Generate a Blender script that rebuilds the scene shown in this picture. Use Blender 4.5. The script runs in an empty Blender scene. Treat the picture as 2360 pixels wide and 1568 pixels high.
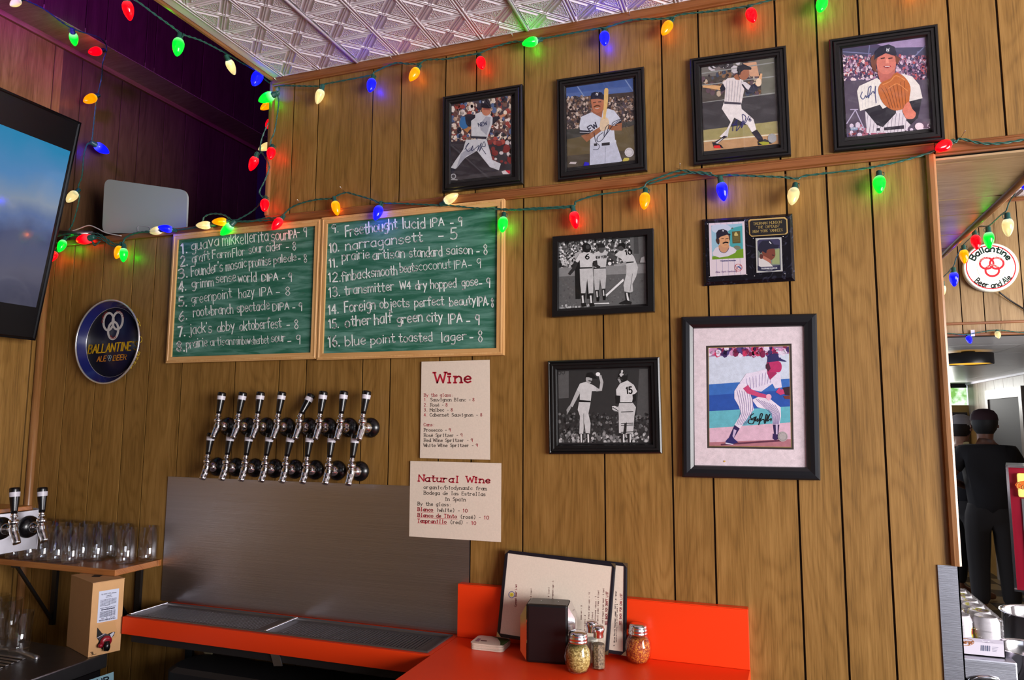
import bpy, bmesh, math, random
from mathutils import Vector, Matrix
random.seed(7)
SC = bpy.context.scene
COL = SC.collection
# ---------------------------------------------------------------- camera
CF, YAW, PITCH, ROLL = 1641.27, -.3405124, .11289956, .004535
CPOS = Vector((0, -2.0, 1.65))
_f = Vector((math.cos(PITCH)*math.sin(YAW), math.cos(PITCH)*math.cos(YAW), math.sin(PITCH)))
_r = Vector((math.cos(YAW), -math.sin(YAW), 0)); _u = _r.cross(_f)
CR = _r*math.cos(ROLL) + _u*math.sin(ROLL)
CU = -_r*math.sin(ROLL) + _u*math.cos(ROLL)
cam_data = bpy.data.cameras.new('camera'); cam = bpy.data.objects.new('camera', cam_data); COL.objects.link(cam)
cam.matrix_world = Matrix(((CR.x, CU.x, -_f.x, CPOS.x), (CR.y, CU.y, -_f.y, CPOS.y), (CR.z, CU.z, -_f.z, CPOS.z), (0, 0, 0, 1)))
cam_data.sensor_width = 36; cam_data.lens = CF/2360*36; cam_data.clip_start = .02
SC.camera = cam
# ---------------------------------------------------------------- light and exposure
SC.view_settings.view_transform = 'Standard'; SC.view_settings.look = 'None'
SC.view_settings.exposure = 0.0; SC.view_settings.gamma = 1.0; SC.view_settings.use_curve_mapping = False
W = bpy.data.worlds.new('world'); SC.world = W; W.use_nodes = True
W.node_tree.nodes['Background'].inputs[0].default_value = (.80, .86, 1.0, 1)
W.node_tree.nodes['Background'].inputs[1].default_value = 1.5
def area(name, loc, target, sx, sy, power, col):
    l = bpy.data.lights.new(name, 'AREA'); l.shape = 'RECTANGLE'; l.size = sx; l.size_y = sy; l.energy = power; l.color = col
    o = bpy.data.objects.new(name, l); COL.objects.link(o); o.location = loc
    o.rotation_euler = (Vector(target)-Vector(loc)).to_track_quat('-Z', 'Y').to_euler(); return o
area('window_daylight', (3.5, -2.4, 1.7), (-1.0, 0, 1.5), 2.4, 1.8, 340, (1.0, .97, .97))
area('side_window_daylight', (3.7, 1.2, 1.45), (.5, 1.6, 2.2), 1.6, 1.7, 150, (1.0, .98, .95))
area('far_window_daylight', (1.3, 7.6, 1.95), (1.5, 4.5, 2.2), 1.6, .3, 20, (1.0, .98, .95))
def point(name, loc, power, col, r=.05):
    l = bpy.data.lights.new(name, 'POINT'); l.energy = power; l.color = col; l.shadow_soft_size = r
    o = bpy.data.objects.new(name, l); COL.objects.link(o); o.location = loc; return o
pl_ = bpy.data.lights.new('purple_neon_glow', 'SPOT'); pl_.energy = 150; pl_.color = (.26, .02, 1.0); pl_.spot_size = 1.25; pl_.spot_blend = .8; pl_.shadow_soft_size = .1
po_ = bpy.data.objects.new('purple_neon_glow', pl_); COL.objects.link(po_); po_.location = (-1.95, -1.0, 3.15); po_.rotation_euler = (Vector((-2.55, .0, 3.42))-Vector(po_.location)).to_track_quat('-Z', 'Y').to_euler()
SC.cycles.max_bounces = 8; SC.cycles.glossy_bounces = 4; SC.cycles.transmission_bounces = 8; SC.cycles.transparent_max_bounces = 24
SC.cycles.caustics_reflective = False; SC.cycles.caustics_refractive = False
SC.cycles.sample_clamp_indirect = 4.0
SC.cycles.use_denoising = True

# ---------------------------------------------------------------- pixel measurements to world points
def ray(px, py): return _f*CF + CR*(px-1180) - CU*(py-784)
def onY(px, py, y=0.0):
    d = ray(px, py); return CPOS + d*((y-CPOS.y)/d.y)
def onX(px, py, x):
    d = ray(px, py); return CPOS + d*((x-CPOS.x)/d.x)
def onZ(px, py, z):
    d = ray(px, py); return CPOS + d*((z-CPOS.z)/d.z)
def onP(px, py, p, n):
    d = ray(px, py); return CPOS + d*((Vector(p)-CPOS).dot(n)/d.dot(n))

# ---------------------------------------------------------------- materials
def lin(c):
    c = c/255.0; return c/12.92 if c <= .04045 else ((c+.055)/1.055)**2.4
def L(r, g, b, k=1.0): return (min(1, lin(r)*k), min(1, lin(g)*k), min(1, lin(b)*k), 1)
def newmat(name):
    m = bpy.data.materials.new(name); m.use_nodes = True
    return m, m.node_tree.nodes, m.node_tree.links, m.node_tree.nodes['Principled BSDF']
def mat(name, col, rough=.5, metal=0.0, bump=0, bscale=200, var=0.0, coat=0.0, vscale=6, spec=.5, alpha=1.0, stretch=(1, 1, 1)):
    m, N, K, P = newmat(name)
    P.inputs['Base Color'].default_value = col; P.inputs['Roughness'].default_value = rough
    P.inputs['Metallic'].default_value = metal; P.inputs['Coat Weight'].default_value = coat
    P.inputs['Specular IOR Level'].default_value = spec; P.inputs['Alpha'].default_value = alpha
    if bump or var:
        g = N.new('ShaderNodeNewGeometry'); mp = N.new('ShaderNodeMapping'); mp.inputs['Scale'].default_value = stretch
        K.new(g.outputs['Position'], mp.inputs[0])
    if var:
        n = N.new('ShaderNodeTexNoise'); n.inputs['Scale'].default_value = vscale; n.inputs['Detail'].default_value = 5
        K.new(mp.outputs[0], n.inputs['Vector'])
        mx = N.new('ShaderNodeMix'); mx.data_type = 'RGBA'
        mx.inputs[6].default_value = tuple(c*(1-var) for c in col[:3])+(1,); mx.inputs[7].default_value = tuple(min(1, c*(1+var)) for c in col[:3])+(1,)
        K.new(n.outputs['Fac'], mx.inputs[0]); K.new(mx.outputs[2], P.inputs['Base Color'])
    if bump:
        n = N.new('ShaderNodeTexNoise'); n.inputs['Scale'].default_value = bscale; n.inputs['Detail'].default_value = 3
        K.new(mp.outputs[0], n.inputs['Vector'])
        b = N.new('ShaderNodeBump'); b.inputs['Strength'].default_value = bump; b.inputs['Distance'].default_value = .002
        K.new(n.outputs['Fac'], b.inputs['Height']); K.new(b.outputs[0], P.inputs['Normal'])
    return m
def emit(name, col, strength, base=(0, 0, 0, 1)):
    m, N, K, P = newmat(name)
    P.inputs['Base Color'].default_value = base; P.inputs['Roughness'].default_value = .25
    P.inputs['Emission Color'].default_value = col; P.inputs['Emission Strength'].default_value = strength
    return m
def wood(name, c0, c1, c2, axis='z', fine=1.0, rings=1.0, rough=.42, spec=.4):
    """wood-print panelling: fine streaks along the grain, cathedral rings and soft knots; every board has its own offset"""
    m, N, K, P = newmat(name)
    g = N.new('ShaderNodeNewGeometry'); oi = N.new('ShaderNodeObjectInfo'); sp = N.new('ShaderNodeSeparateXYZ')
    K.new(g.outputs['Position'], sp.inputs[0])
    def math_(op, a, b=None, c=None):
        n = N.new('ShaderNodeMath'); n.operation = op
        for i, v in enumerate((a, b, c)):
            if v is None: continue
            if isinstance(v, (int, float)): n.inputs[i].default_value = v
            else: K.new(v, n.inputs[i])
        return n.outputs[0]
    if axis == 'z': across, along = math_('ADD', sp.outputs[0], sp.outputs[1]), sp.outputs[2]
    elif axis == 'x': across, along = math_('ADD', sp.outputs[1], sp.outputs[2]), sp.outputs[0]
    else: across, along = math_('ADD', sp.outputs[0], sp.outputs[2]), sp.outputs[1]
    rnd = math_('MULTIPLY', oi.outputs['Random'], 37.0)
    def vec(sa, sl):
        c = N.new('ShaderNodeCombineXYZ')
        K.new(math_('MULTIPLY', across, sa), c.inputs[0]); K.new(math_('MULTIPLY', along, sl), c.inputs[1]); K.new(rnd, c.inputs[2]); return c.outputs[0]
    def noise(v, s, d=3, r=.55):
        n = N.new('ShaderNodeTexNoise'); n.inputs['Scale'].default_value = s; n.inputs['Detail'].default_value = d; n.inputs['Roughness'].default_value = r
        K.new(v, n.inputs['Vector']); return n.outputs['Fac']
    big = noise(vec(5.0, .9), 1.0, 2)
    ring = math_('SINE', math_('MULTIPLY', big, 150.0*rings))
    ring = math_('MULTIPLY', math_('POWER', math_('MULTIPLY_ADD', ring, .5, .5), 2.5), 1.0)
    streak = noise(vec(330*fine, 9*fine), 1.0, 3, .7)
    mid = noise(vec(38*fine, 1.6), 1.0, 3)
    patch = noise(vec(9, 3.4), 1.0, 2)
    f = math_('ADD', math_('MULTIPLY', streak, .50), math_('MULTIPLY', mid, .34))
    f = math_('SUBTRACT', f, math_('MULTIPLY', math_('MULTIPLY', ring, patch), .12))
    f = math_('ADD', f, math_('MULTIPLY', patch, .24))
    r = N.new('ShaderNodeValToRGB'); r.color_ramp.elements[0].position = .30; r.color_ramp.elements[1].position = .70
    r.color_ramp.elements[0].color = c0; r.color_ramp.elements[1].color = c2
    e = r.color_ramp.elements.new(.48); e.color = c1
    K.new(f, r.inputs[0])
    hs = N.new('ShaderNodeHueSaturation'); K.new(r.outputs[0], hs.inputs['Color'])
    K.new(math_('MULTIPLY_ADD', oi.outputs['Random'], .16, .92), hs.inputs['Value'])
    K.new(hs.outputs[0], P.inputs['Base Color'])
    P.inputs['Roughness'].default_value = rough; P.inputs['Specular IOR Level'].default_value = spec
    b = N.new('ShaderNodeBump'); b.inputs['Strength'].default_value = .12; b.inputs['Distance'].default_value = .001
    K.new(streak, b.inputs['Height']); K.new(b.outputs[0], P.inputs['Normal'])
    return m
M = {}
M['panel'] = wood('wood_print_panelling', L(88, 63, 27), L(130, 94, 44), L(158, 119, 64))
M['panel_x'] = wood('wood_print_panelling_crosswise', L(130, 100, 66), L(170, 138, 100), L(196, 166, 128), axis='x')  # tone lightened so the colour carries the daylight on the soffit boards
M['trim'] = wood('reddish_wood_trim', L(92, 50, 22), L(124, 72, 36), L(150, 96, 54), axis='x', fine=.7, rings=.4, rough=.38)
M['trim_z'] = wood('brown_round_wood_trim', L(104, 66, 32), L(142, 96, 56), L(168, 122, 78), axis='z', fine=.7, rings=.4, rough=.3)
M['trim_y'] = wood('brown_round_wood_trim_lengthwise', L(98, 62, 34), L(130, 88, 52), L(158, 112, 72), axis='y', fine=.7, rings=.4, rough=.25)
M['panel_shaded'] = wood('shaded_wood_print_panelling', L(56, 36, 22), L(80, 54, 34), L(98, 70, 46))  # same panelling, its colour darkened to carry the shade of the recess
M['groove'] = mat('dark_panel_groove', L(34, 22, 16), .8)
M['pine'] = wood('pine_chalkboard_frame', L(186, 134, 76), L(205, 156, 98), L(222, 178, 122), axis='z', fine=.6, rings=.3, rough=.4)
M['shelf'] = wood('orange_brown_shelf_wood', L(136, 78, 38), L(160, 98, 52), L(180, 118, 66), axis='x', fine=.6, rings=.3, rough=.25)
M['black'] = mat('black_plastic', L(17, 15, 17), .35)
M['blackgloss'] = mat('glossy_black', L(13, 11, 13), .24)
M['dark'] = mat('dark_painted_surface', L(20, 15, 17), .7)
M['frame'] = mat('black_picture_frame', L(16, 15, 16), .34, bump=.1, bscale=90)
M['chrome'] = mat('polished_chrome', (.78, .76, .78, 1), .14, 1.0)
M['steel'] = mat('brushed_stainless_steel', (.52, .52, .58, 1), .34, 1.0, bump=.22, bscale=40, stretch=(.12, 1, 22), var=.12, vscale=5)
M['steel2'] = mat('dull_steel', (.42, .41, .42, 1), .36, 1.0, bump=.1, bscale=120)
M['traysteel'] = mat('dark_drip_tray_steel', (.20, .185, .19, 1), .42, .85, bump=.1, bscale=200)
M['redtop'] = mat('red_orange_laminate', L(240, 62, 16), .36, var=.04, vscale=3, coat=.0, spec=.5)
M['white'] = mat('white_plastic', L(205, 200, 210), .4)
M['whitewire'] = mat('white_cable', L(205, 200, 195), .5)
M['greenwire'] = mat('green_cord_plastic', L(40, 88, 78), .35)
M['card'] = mat('brown_cardboard', L(206, 158, 108), .75, var=.06, vscale=60, bump=.1, bscale=300)
M['blackboard'] = None
M['paper'] = mat('speckled_cream_paper', L(222, 206, 188), .7, var=.10, vscale=260)
M['nail'] = mat('bright_nail_steel', (.8, .8, .8, 1), .25, 1.0)
def glassmat(name, tint=(1, 1, 1, 1), rough=.02, glossy=.9, ior=1.5):
    m = bpy.data.materials.new(name); m.use_nodes = True; N, K = m.node_tree.nodes, m.node_tree.links
    N.remove(N['Principled BSDF'])
    t = N.new('ShaderNodeBsdfTransparent'); t.inputs[0].default_value = tint
    g = N.new('ShaderNodeBsdfGlossy'); g.inputs['Roughness'].default_value = rough; g.inputs[0].default_value = (glossy,)*3+(1,)
    fr = N.new('ShaderNodeFresnel'); ge = N.new('ShaderNodeNewGeometry'); io = N.new('ShaderNodeMapRange')
    io.inputs['To Min'].default_value = ior; io.inputs['To Max'].default_value = 1/ior; K.new(ge.outputs['Backfacing'], io.inputs[0]); K.new(io.outputs[0], fr.inputs[0])
    mx = N.new('ShaderNodeMixShader'); K.new(fr.outputs[0], mx.inputs[0]); K.new(t.outputs[0], mx.inputs[1]); K.new(g.outputs[0], mx.inputs[2])
    K.new(mx.outputs[0], N['Material Output'].inputs[0]); return m
M['pane'] = glassmat('picture_glass')
def real_glass(name, tint=(1, 1, 1, 1)):
    m, N, K, P = newmat(name)
    P.inputs['Base Color'].default_value = tint; P.inputs['Transmission Weight'].default_value = 1; P.inputs['Roughness'].default_value = .0; P.inputs['IOR'].default_value = 1.46
    return m
M['glass'] = glassmat('clear_drinking_glass', (.965, .97, .975, 1), .05, 1.0, 1.85)

# ---------------------------------------------------------------- mesh builder
class MB:
    def __init__(s): s.v = []; s.f = []; s.m = []; s.smooth = []; s.c = []
    def add(s, vs, fs, mi=0, smooth=False):
        o = len(s.v); s.v += [tuple(v) for v in vs]
        for f in fs: s.f.append(tuple(i+o for i in f)); s.m.append(mi); s.smooth.append(smooth)
    def box(s, a, b, mi=0, bev=0):
        (x0, y0, z0), (x1, y1, z1) = a, b
        x0, x1 = sorted((x0, x1)); y0, y1 = sorted((y0, y1)); z0, z1 = sorted((z0, z1))
        if bev <= 0:
            s.add([(x0,y0,z0),(x1,y0,z0),(x1,y1,z0),(x0,y1,z0),(x0,y0,z1),(x1,y0,z1),(x1,y1,z1),(x0,y1,z1)],
                  [(0,3,2,1),(4,5,6,7),(0,1,5,4),(1,2,6,5),(2,3,7,6),(3,0,4,7)], mi)
        else:
            bm = bmesh.new(); bmesh.ops.create_cube(bm, size=1)
            for v in bm.verts: v.co = ((x0+x1)/2+v.co.x*(x1-x0), (y0+y1)/2+v.co.y*(y1-y0), (z0+z1)/2+v.co.z*(z1-z0))
            bmesh.ops.bevel(bm, geom=bm.edges[:], offset=min(bev, .45*min(x1-x0, y1-y0, z1-z0)), segments=2, profile=.6, affect='EDGES')
            bm.verts.ensure_lookup_table()
            s.add([v.co[:] for v in bm.verts], [[v.index for v in f.verts] for f in bm.faces], mi); bm.free()
    def prism(s, pts, d, mi=0):          # closed polygon of 3D points pushed by vector d
        n = len(pts); d = Vector(d); P = [Vector(p) for p in pts]
        s.add(P+[p+d for p in P], [tuple(range(n))[::-1], tuple(range(n, 2*n))]+[(i, (i+1) % n, (i+1) % n+n, i+n) for i in range(n)], mi)
    def lathe(s, prof, n=20, o=(0,0,0), axis=(0,0,1), mi=0, smooth=True, caps=True, arc=None, squash=None):
        ax = Vector(axis).normalized(); o = Vector(o)
        t = Vector((1,0,0)) if abs(ax.x) < .9 else Vector((0,1,0)); e1 = ax.cross(t).normalized(); e2 = ax.cross(e1)
        vs = []
        for (r, h) in prof:
            for i in range(n):
                a = 2*math.pi*i/n; k = arc(a, h) if arc else 1.0
                vs.append(o+ax*h+(e1*math.cos(a)+e2*math.sin(a))*r*k)
        fs = [(j*n+i, j*n+(i+1) % n, (j+1)*n+(i+1) % n, (j+1)*n+i) for j in range(len(prof)-1) for i in range(n)]
        if caps:
            if prof[0][0] > 1e-6: fs.append(tuple(range(n))[::-1])
            if prof[-1][0] > 1e-6: fs.append(tuple((len(prof)-1)*n+i for i in range(n)))
        s.add(vs, fs, mi, smooth)
    def tube(s, pts, r, n=8, mi=0, closed=False, caps=True):
        P = [Vector(p) for p in pts]; m = len(P); rs = r if isinstance(r, (list, tuple)) else [r]*m
        up = None; vs = []
        for i, p in enumerate(P):
            a = P[(i-1) % m] if (i or closed) else p; b = P[(i+1) % m] if (i < m-1 or closed) else p
            t = (b-a).normalized() if (b-a).length > 1e-9 else Vector((0,0,1))
            if up is None: up = t.cross(Vector((0,0,1)) if abs(t.z) < .9 else Vector((1,0,0))).normalized()
            up = (up-t*up.dot(t)).normalized(); w = t.cross(up)
            for k in range(n):
                q = 2*math.pi*k/n; vs.append(p+(up*math.cos(q)+w*math.sin(q))*rs[i])
        fs = [(j*n+k, j*n+(k+1) % n, ((j+1) % m)*n+(k+1) % n, ((j+1) % m)*n+k) for j in range(m if closed else m-1) for k in range(n)]
        if not closed and caps: fs += [tuple(range(n))[::-1], tuple((m-1)*n+k for k in range(n))]
        s.add(vs, fs, mi, True)
    def sweep_rect(s, corners, prof, nrm, mi=0):
        """moulding round a rectangle: prof = (inset from the outer edge, height above the plane)"""
        C = [Vector(c) for c in corners]; n = Vector(nrm).normalized(); vs = []
        for i in range(4):
            p = C[i]; a = (C[i-1]-p).normalized(); b = (C[(i+1) % 4]-p).normalized(); d = a+b
            for (ins, h) in prof: vs.append(p+d*ins+n*h)
        k = len(prof)
        s.add(vs, [(i*k+j, ((i+1) % 4)*k+j, ((i+1) % 4)*k+j+1, i*k+j+1) for i in range(4) for j in range(k-1)], mi)
    def build(s, name, mats, parent=None, loc=None, fix=True):
        me = bpy.data.meshes.new(name); me.from_pydata(s.v, [], s.f)
        for m in (mats if isinstance(mats, (list, tuple)) else [mats]): me.materials.append(m)
        me.polygons.foreach_set('material_index', s.m); me.polygons.foreach_set('use_smooth', s.smooth)
        if fix:
            bm = bmesh.new(); bm.from_mesh(me); bmesh.ops.recalc_face_normals(bm, faces=bm.faces[:]); bm.to_mesh(me); bm.free()
        me.update()
        return link(name, me, parent, loc)
def link(name, me, parent=None, loc=None):
    o = bpy.data.objects.new(name, me); COL.objects.link(o)
    if parent is not None:
        o.parent = parent
        o.matrix_parent_inverse = wm(parent).inverted() if loc is None else Matrix()
    if loc is not None: o.location = loc
    return o
def wm(o):
    m = o.matrix_basis.copy()
    return wm(o.parent) @ o.matrix_parent_inverse @ m if o.parent else m
def thing(name, label, cat, loc=(0,0,0), rz=0, group=None):
    o = bpy.data.objects.new(name, None); COL.objects.link(o); o.location = loc; o.rotation_euler = (0, 0, rz)
    o.empty_display_size = .05; o['label'] = label; o['category'] = cat
    if group: o['group'] = group
    return o
def tag(o, label, cat, group=None):
    o['label'] = label; o['category'] = cat
    if group: o['group'] = group
    return o
def struct(o): o['kind'] = 'structure'; return o
def boxobj(name, a, b, m, parent=None, bev=0):
    mb = MB(); mb.box(a, b, 0, bev); return mb.build(name, m, parent)
def copy_tree(o, parent=None):
    c = o.copy(); COL.objects.link(c)
    if parent is not None: c.parent = parent; c.matrix_parent_inverse = o.matrix_parent_inverse.copy()
    for ch in [x for x in bpy.data.objects if x.parent == o]: copy_tree(ch, c)
    return c
def smoothpath(pts, k=4, closed=False):
    P = [Vector(p) for p in pts]; n = len(P); out = []
    if n < 3: return P
    for i in range(n if closed else n-1):
        p0 = P[(i-1) % n] if (i or closed) else P[0]; p1 = P[i]; p2 = P[(i+1) % n]; p3 = P[(i+2) % n] if (i < n-2 or closed) else P[-1]
        for j in range(k):
            t = j/k
            out.append(.5*((2*p1)+(p2-p0)*t+(2*p0-5*p1+4*p2-p3)*t*t+(-p0+3*p1-3*p2+p3)*t**3))
    if not closed: out.append(P[-1])
    return out
# ---------------------------------------------------------------- flat printed pictures and lettering
def print_material(name, rough=.6, gain=1.0, spec=.3):
    m, N, K, P = newmat(name)
    a = N.new('ShaderNodeAttribute'); a.attribute_name = 'ink'
    mx = N.new('ShaderNodeVectorMath'); mx.operation = 'SCALE'; mx.inputs['Scale'].default_value = gain
    K.new(a.outputs['Color'], mx.inputs[0]); K.new(mx.outputs[0], P.inputs['Base Color'])
    P.inputs['Roughness'].default_value = rough; P.inputs['Specular IOR Level'].default_value = spec
    return m
M['print'] = print_material('printed_ink')
def photo_material():
    m = print_material('photographic_print', .45, 1.08); N, K = m.node_tree.nodes, m.node_tree.links; P = N['Principled BSDF']; src = P.inputs['Base Color'].links[0].from_socket
    g = N.new('ShaderNodeNewGeometry'); f = None
    for sc, lo, hi in ((95, .91, 1.08), (620, .90, 1.10)):
        n = N.new('ShaderNodeTexNoise'); n.inputs['Scale'].default_value = sc; n.inputs['Detail'].default_value = 4; r = N.new('ShaderNodeMapRange'); r.inputs['From Min'].default_value = .3; r.inputs['From Max'].default_value = .7
        r.inputs['To Min'].default_value = lo; r.inputs['To Max'].default_value = hi; K.new(g.outputs['Position'], n.inputs['Vector']); K.new(n.outputs['Fac'], r.inputs[0])
        v = N.new('ShaderNodeVectorMath'); v.operation = 'SCALE'; K.new(src, v.inputs[0]); K.new(r.outputs[0], v.inputs['Scale']); src = v.outputs[0]
    K.new(src, P.inputs['Base Color']); return m
M['photo'] = photo_material()
M['chalk'] = mat('white_chalk', L(238, 242, 238), .9, var=.12, vscale=900)
GLY = {
'a': '5.4|~5,5 3,6 .5,4 .5,1.5 2.8,0 5,2|5,6 5,0', 'b': '5.2|0,10 0,0|~0,4 2.5,6 5,4 5,2 2.5,0 0,1.5', 'c': '5|~5,5 3,6 .5,4 .5,2 3,0 5,1',
'd': '5.2|5,10 5,0|~5,4.5 2.5,6 .3,4 .3,2 2.5,0 5,1.5', 'e': '5.2|~.5,3.1 4.7,3.4 4.4,5.3 2.5,6 .5,4 .6,1.6 2.7,0 5,1', 'f': '4.4|~5,9 3.5,10 2,8.5 2,5 2,0|0,6 4.5,6',
'g': '5.2|~5,5 3,6 .5,4.5 .6,2 3,1 5,2.5|~5,6 5,-1 3.5,-3 1,-2.5', 'h': '5|0,10 0,0|~0,4 2.5,6 4.5,4.5 4.6,0', 'i': '1.6|.8,6 .8,0|.8,8.2 .8,8.8',
'j': '3|~2.5,6 2.5,-1.5 1,-3 -.5,-2|2.5,8.2 2.5,8.8', 'k': '4.8|0,10 0,0|4.5,6 0,2.6|1.6,3.8 4.8,0', 'l': '1.6|.8,10 .8,0',
'm': '7.2|0,6 0,0|~0,4 2,6 3.5,4.5 3.5,0|~3.5,4 5.5,6 7,4.5 7,0', 'n': '5|0,6 0,0|~0,4 2.5,6 4.5,4.5 4.6,0', 'o': '5.4|~2.7,6 .4,4.5 .4,1.5 2.7,0 5,1.5 5,4.5 2.7,6',
'p': '5.2|0,6 0,-3.4|~0,4 2.5,6 5,4 5,2 2.5,0 0,1.2', 'q': '5.2|5,6 5,-3.4|~5,4 2.5,6 .3,4 .3,2 2.5,0 5,1.2', 'r': '4|0,6 0,0|~0,3.8 1.8,5.8 4,5.4',
's': '4.8|~4.5,5.2 2.5,6 .5,4.8 1,3.4 4,2.6 4.6,1.2 2.5,0 .3,.8', 't': '4.4|~2,9 2,1.5 3,0 4.6,.6|0,6 4.3,6', 'u': '5|~0,6 0,1.5 2,0 4.6,2|4.6,6 4.6,0',
'v': '5|0,6 2.5,0 5,6', 'w': '7|0,6 1.8,0 3.5,5 5.2,0 7,6', 'x': '5|0,6 5,0|5,6 0,0', 'y': '5|0,6 2.5,.8|5,6 1,-3.4', 'z': '4.8|0,6 4.6,6 0,0 4.8,0',
'A': '6|0,0 3,10 6,0|1.2,3.6 4.8,3.6', 'B': '5.6|0,0 0,10|~0,10 4,9.5 4.6,7.5 3.5,5.5 0,5.3|~0,5.3 4.5,4.8 5.4,2.6 4,.3 0,0', 'C': '6|~5.8,8 3.2,10 .4,7.5 .4,2.5 3.2,0 5.8,2',
'D': '5.8|0,0 0,10|~0,10 3.5,9.4 5.6,6.5 5.6,3.5 3.5,.6 0,0', 'E': '5|5,10 0,10 0,0 5,0|0,5.3 4,5.3', 'F': '4.8|4.8,10 0,10 0,0|0,5.3 4,5.3', 'G': '6.2|~5.8,8 3.2,10 .4,7.5 .4,2.5 3.2,0 5.8,2|5.8,2 5.8,4.6 3.6,4.6',
'H': '5.8|0,10 0,0|5.6,10 5.6,0|0,5.2 5.6,5.2', 'I': '1.6|.8,10 .8,0', 'J': '4.6|~4,10 4,2 2,0 0,2', 'K': '5.6|0,10 0,0|5.4,10 0,4|1.8,5.8 5.6,0', 'L': '4.8|0,10 0,0 4.8,0',
'M': '7|0,0 0,10 3.5,3.5 7,10 7,0', 'N': '6|0,0 0,10 5.8,0 5.8,10', 'O': '6.4|~3.2,10 .4,7.5 .4,2.5 3.2,0 6,2.5 6,7.5 3.2,10', 'P': '5.4|0,0 0,10|~0,10 4,9.6 5.2,7.4 4,5 0,4.6',
'Q': '6.4|~3.2,10 .4,7.5 .4,2.5 3.2,0 6,2.5 6,7.5 3.2,10|3.8,3 6.4,-.8', 'R': '5.6|0,0 0,10|~0,10 4,9.6 5.2,7.6 4,5.4 0,5|2.4,5 5.6,0', 'S': '5.4|~5,8.4 3,10 .6,8.6 1,6.2 4.4,4.4 5.2,2 3,0 .2,1.4',
'T': '6|0,10 6,10|3,10 3,0', 'U': '5.8|~0,10 .1,2.6 2.8,0 5.5,2.6 5.6,10', 'V': '6|0,10 3,0 6,10', 'W': '8.4|0,10 2,0 4.2,8 6.4,0 8.4,10', 'X': '6|0,10 6,0|6,10 0,0', 'Y': '6|0,10 3,5 6,10|3,5 3,0', 'Z': '5.6|0,10 5.6,10 0,0 5.6,0',
'0': '5.4|~2.7,10 .4,7.5 .4,2.5 2.7,0 5,2.5 5,7.5 2.7,10', '1': '3|.4,8 2,10 2,0', '2': '5|~.4,8 2.5,10 4.6,8 4,5.4 0,0|0,0 5,0', '3': '5|~.3,9 3,10 4.5,8 3.6,6 1.8,5.4|~1.8,5.4 4.4,4.8 4.8,2 2.6,0 0,1.2',
'4': '5.2|3.8,10 0,3.6 5.2,3.6|3.8,10 3.8,0', '5': '5|4.6,10 .8,10 .5,5.6|~.5,5.6 3,6.2 4.8,4 4.2,1 2,0 0,1', '6': '5.2|~4.2,10 1.5,7 .4,3 2.6,0 4.8,2 4.4,4.8 2.4,5.4 .6,3.6', '7': '5|0,10 5,10 1.6,0',
'8': '5.2|~2.6,10 .6,8 2.2,5.8 4.6,2.6 2.6,0 .4,2.4 2.8,5.6 4.4,8 2.6,10', '9': '5|~4.6,7.4 2.6,5 .5,7 1.8,9.8 4.2,9.4 4.6,7|4.6,9.4 4,0', '.': '1.6|.6,0 .8,.6', '-': '4.4|.4,4 4,4', '+': '3.6|.4,3.4 3.2,3.4|1.8,4.8 1.8,2', "'": '1.4|.7,10 .4,8.2',
':': '1.8|.8,.2 .8,.7|.8,4.2 .8,4.8', '/': '4.6|0,-1 4.4,10', '(': '2.6|~2.4,11 .6,8 .6,2 2.4,-1', ')': '2.6|~.2,11 2,8 2,2 .2,-1', ',': '1.6|.9,.5 .4,-1.4', '"': '2.4|.5,10 .4,8|1.8,10 1.7,8', '&': '5.4|~5.2,0 .8,7.6 2,10 3.4,8 .4,2.8 2,0 5,3.6',
'\u00e9': '5.2|~.5,3.1 4.7,3.4 4.4,5.3 2.5,6 .5,4 .6,1.6 2.7,0 5,1|2.2,7.4 3.6,9'}
def glyph(ch):
    w, *st = GLY[ch].split('|'); out = []
    for s_ in st:
        sm = s_.startswith('~'); P = [Vector((float(a), float(b), 0)) for a, b in (q.split(',') for q in s_.lstrip('~').split())]
        out.append([(p.x, p.y) for p in (smoothpath(P, 4) if sm else P)])
    return float(w), out
GC = {c: glyph(c) for c in GLY}
def layout(text, gap=1.5, space=3.6, mono=None, serif=False, jit=0.0):
    """strokes of a line of text in glyph units; returns strokes, total width"""
    x = 0; out = []
    for ch in text:
        if ch == ' ': x += mono or space; continue
        w, st = GC[ch]; dx = (mono-w)/2-.75 if mono else 0; dy = random.uniform(-jit, jit); k = 1+random.uniform(-jit, jit)*.12
        for s_ in st:
            out.append([(x+dx+a, (b+dy)*k) for a, b in s_])
        if serif and ch.isalpha():
            for s_ in st:
                for e, o in ((s_[0], s_[1]), (s_[-1], s_[-2])):
                    if abs(e[0]-o[0]) < .35*abs(e[1]-o[1]) and (e[1] <= .2 or e[1] >= 5.9):
                        out.append([(x+dx+e[0]-1.1, e[1]), (x+dx+e[0]+1.1, e[1])])
        x += mono or (w+gap)
    return out, max(.1, x-(0 if mono else gap))
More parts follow.
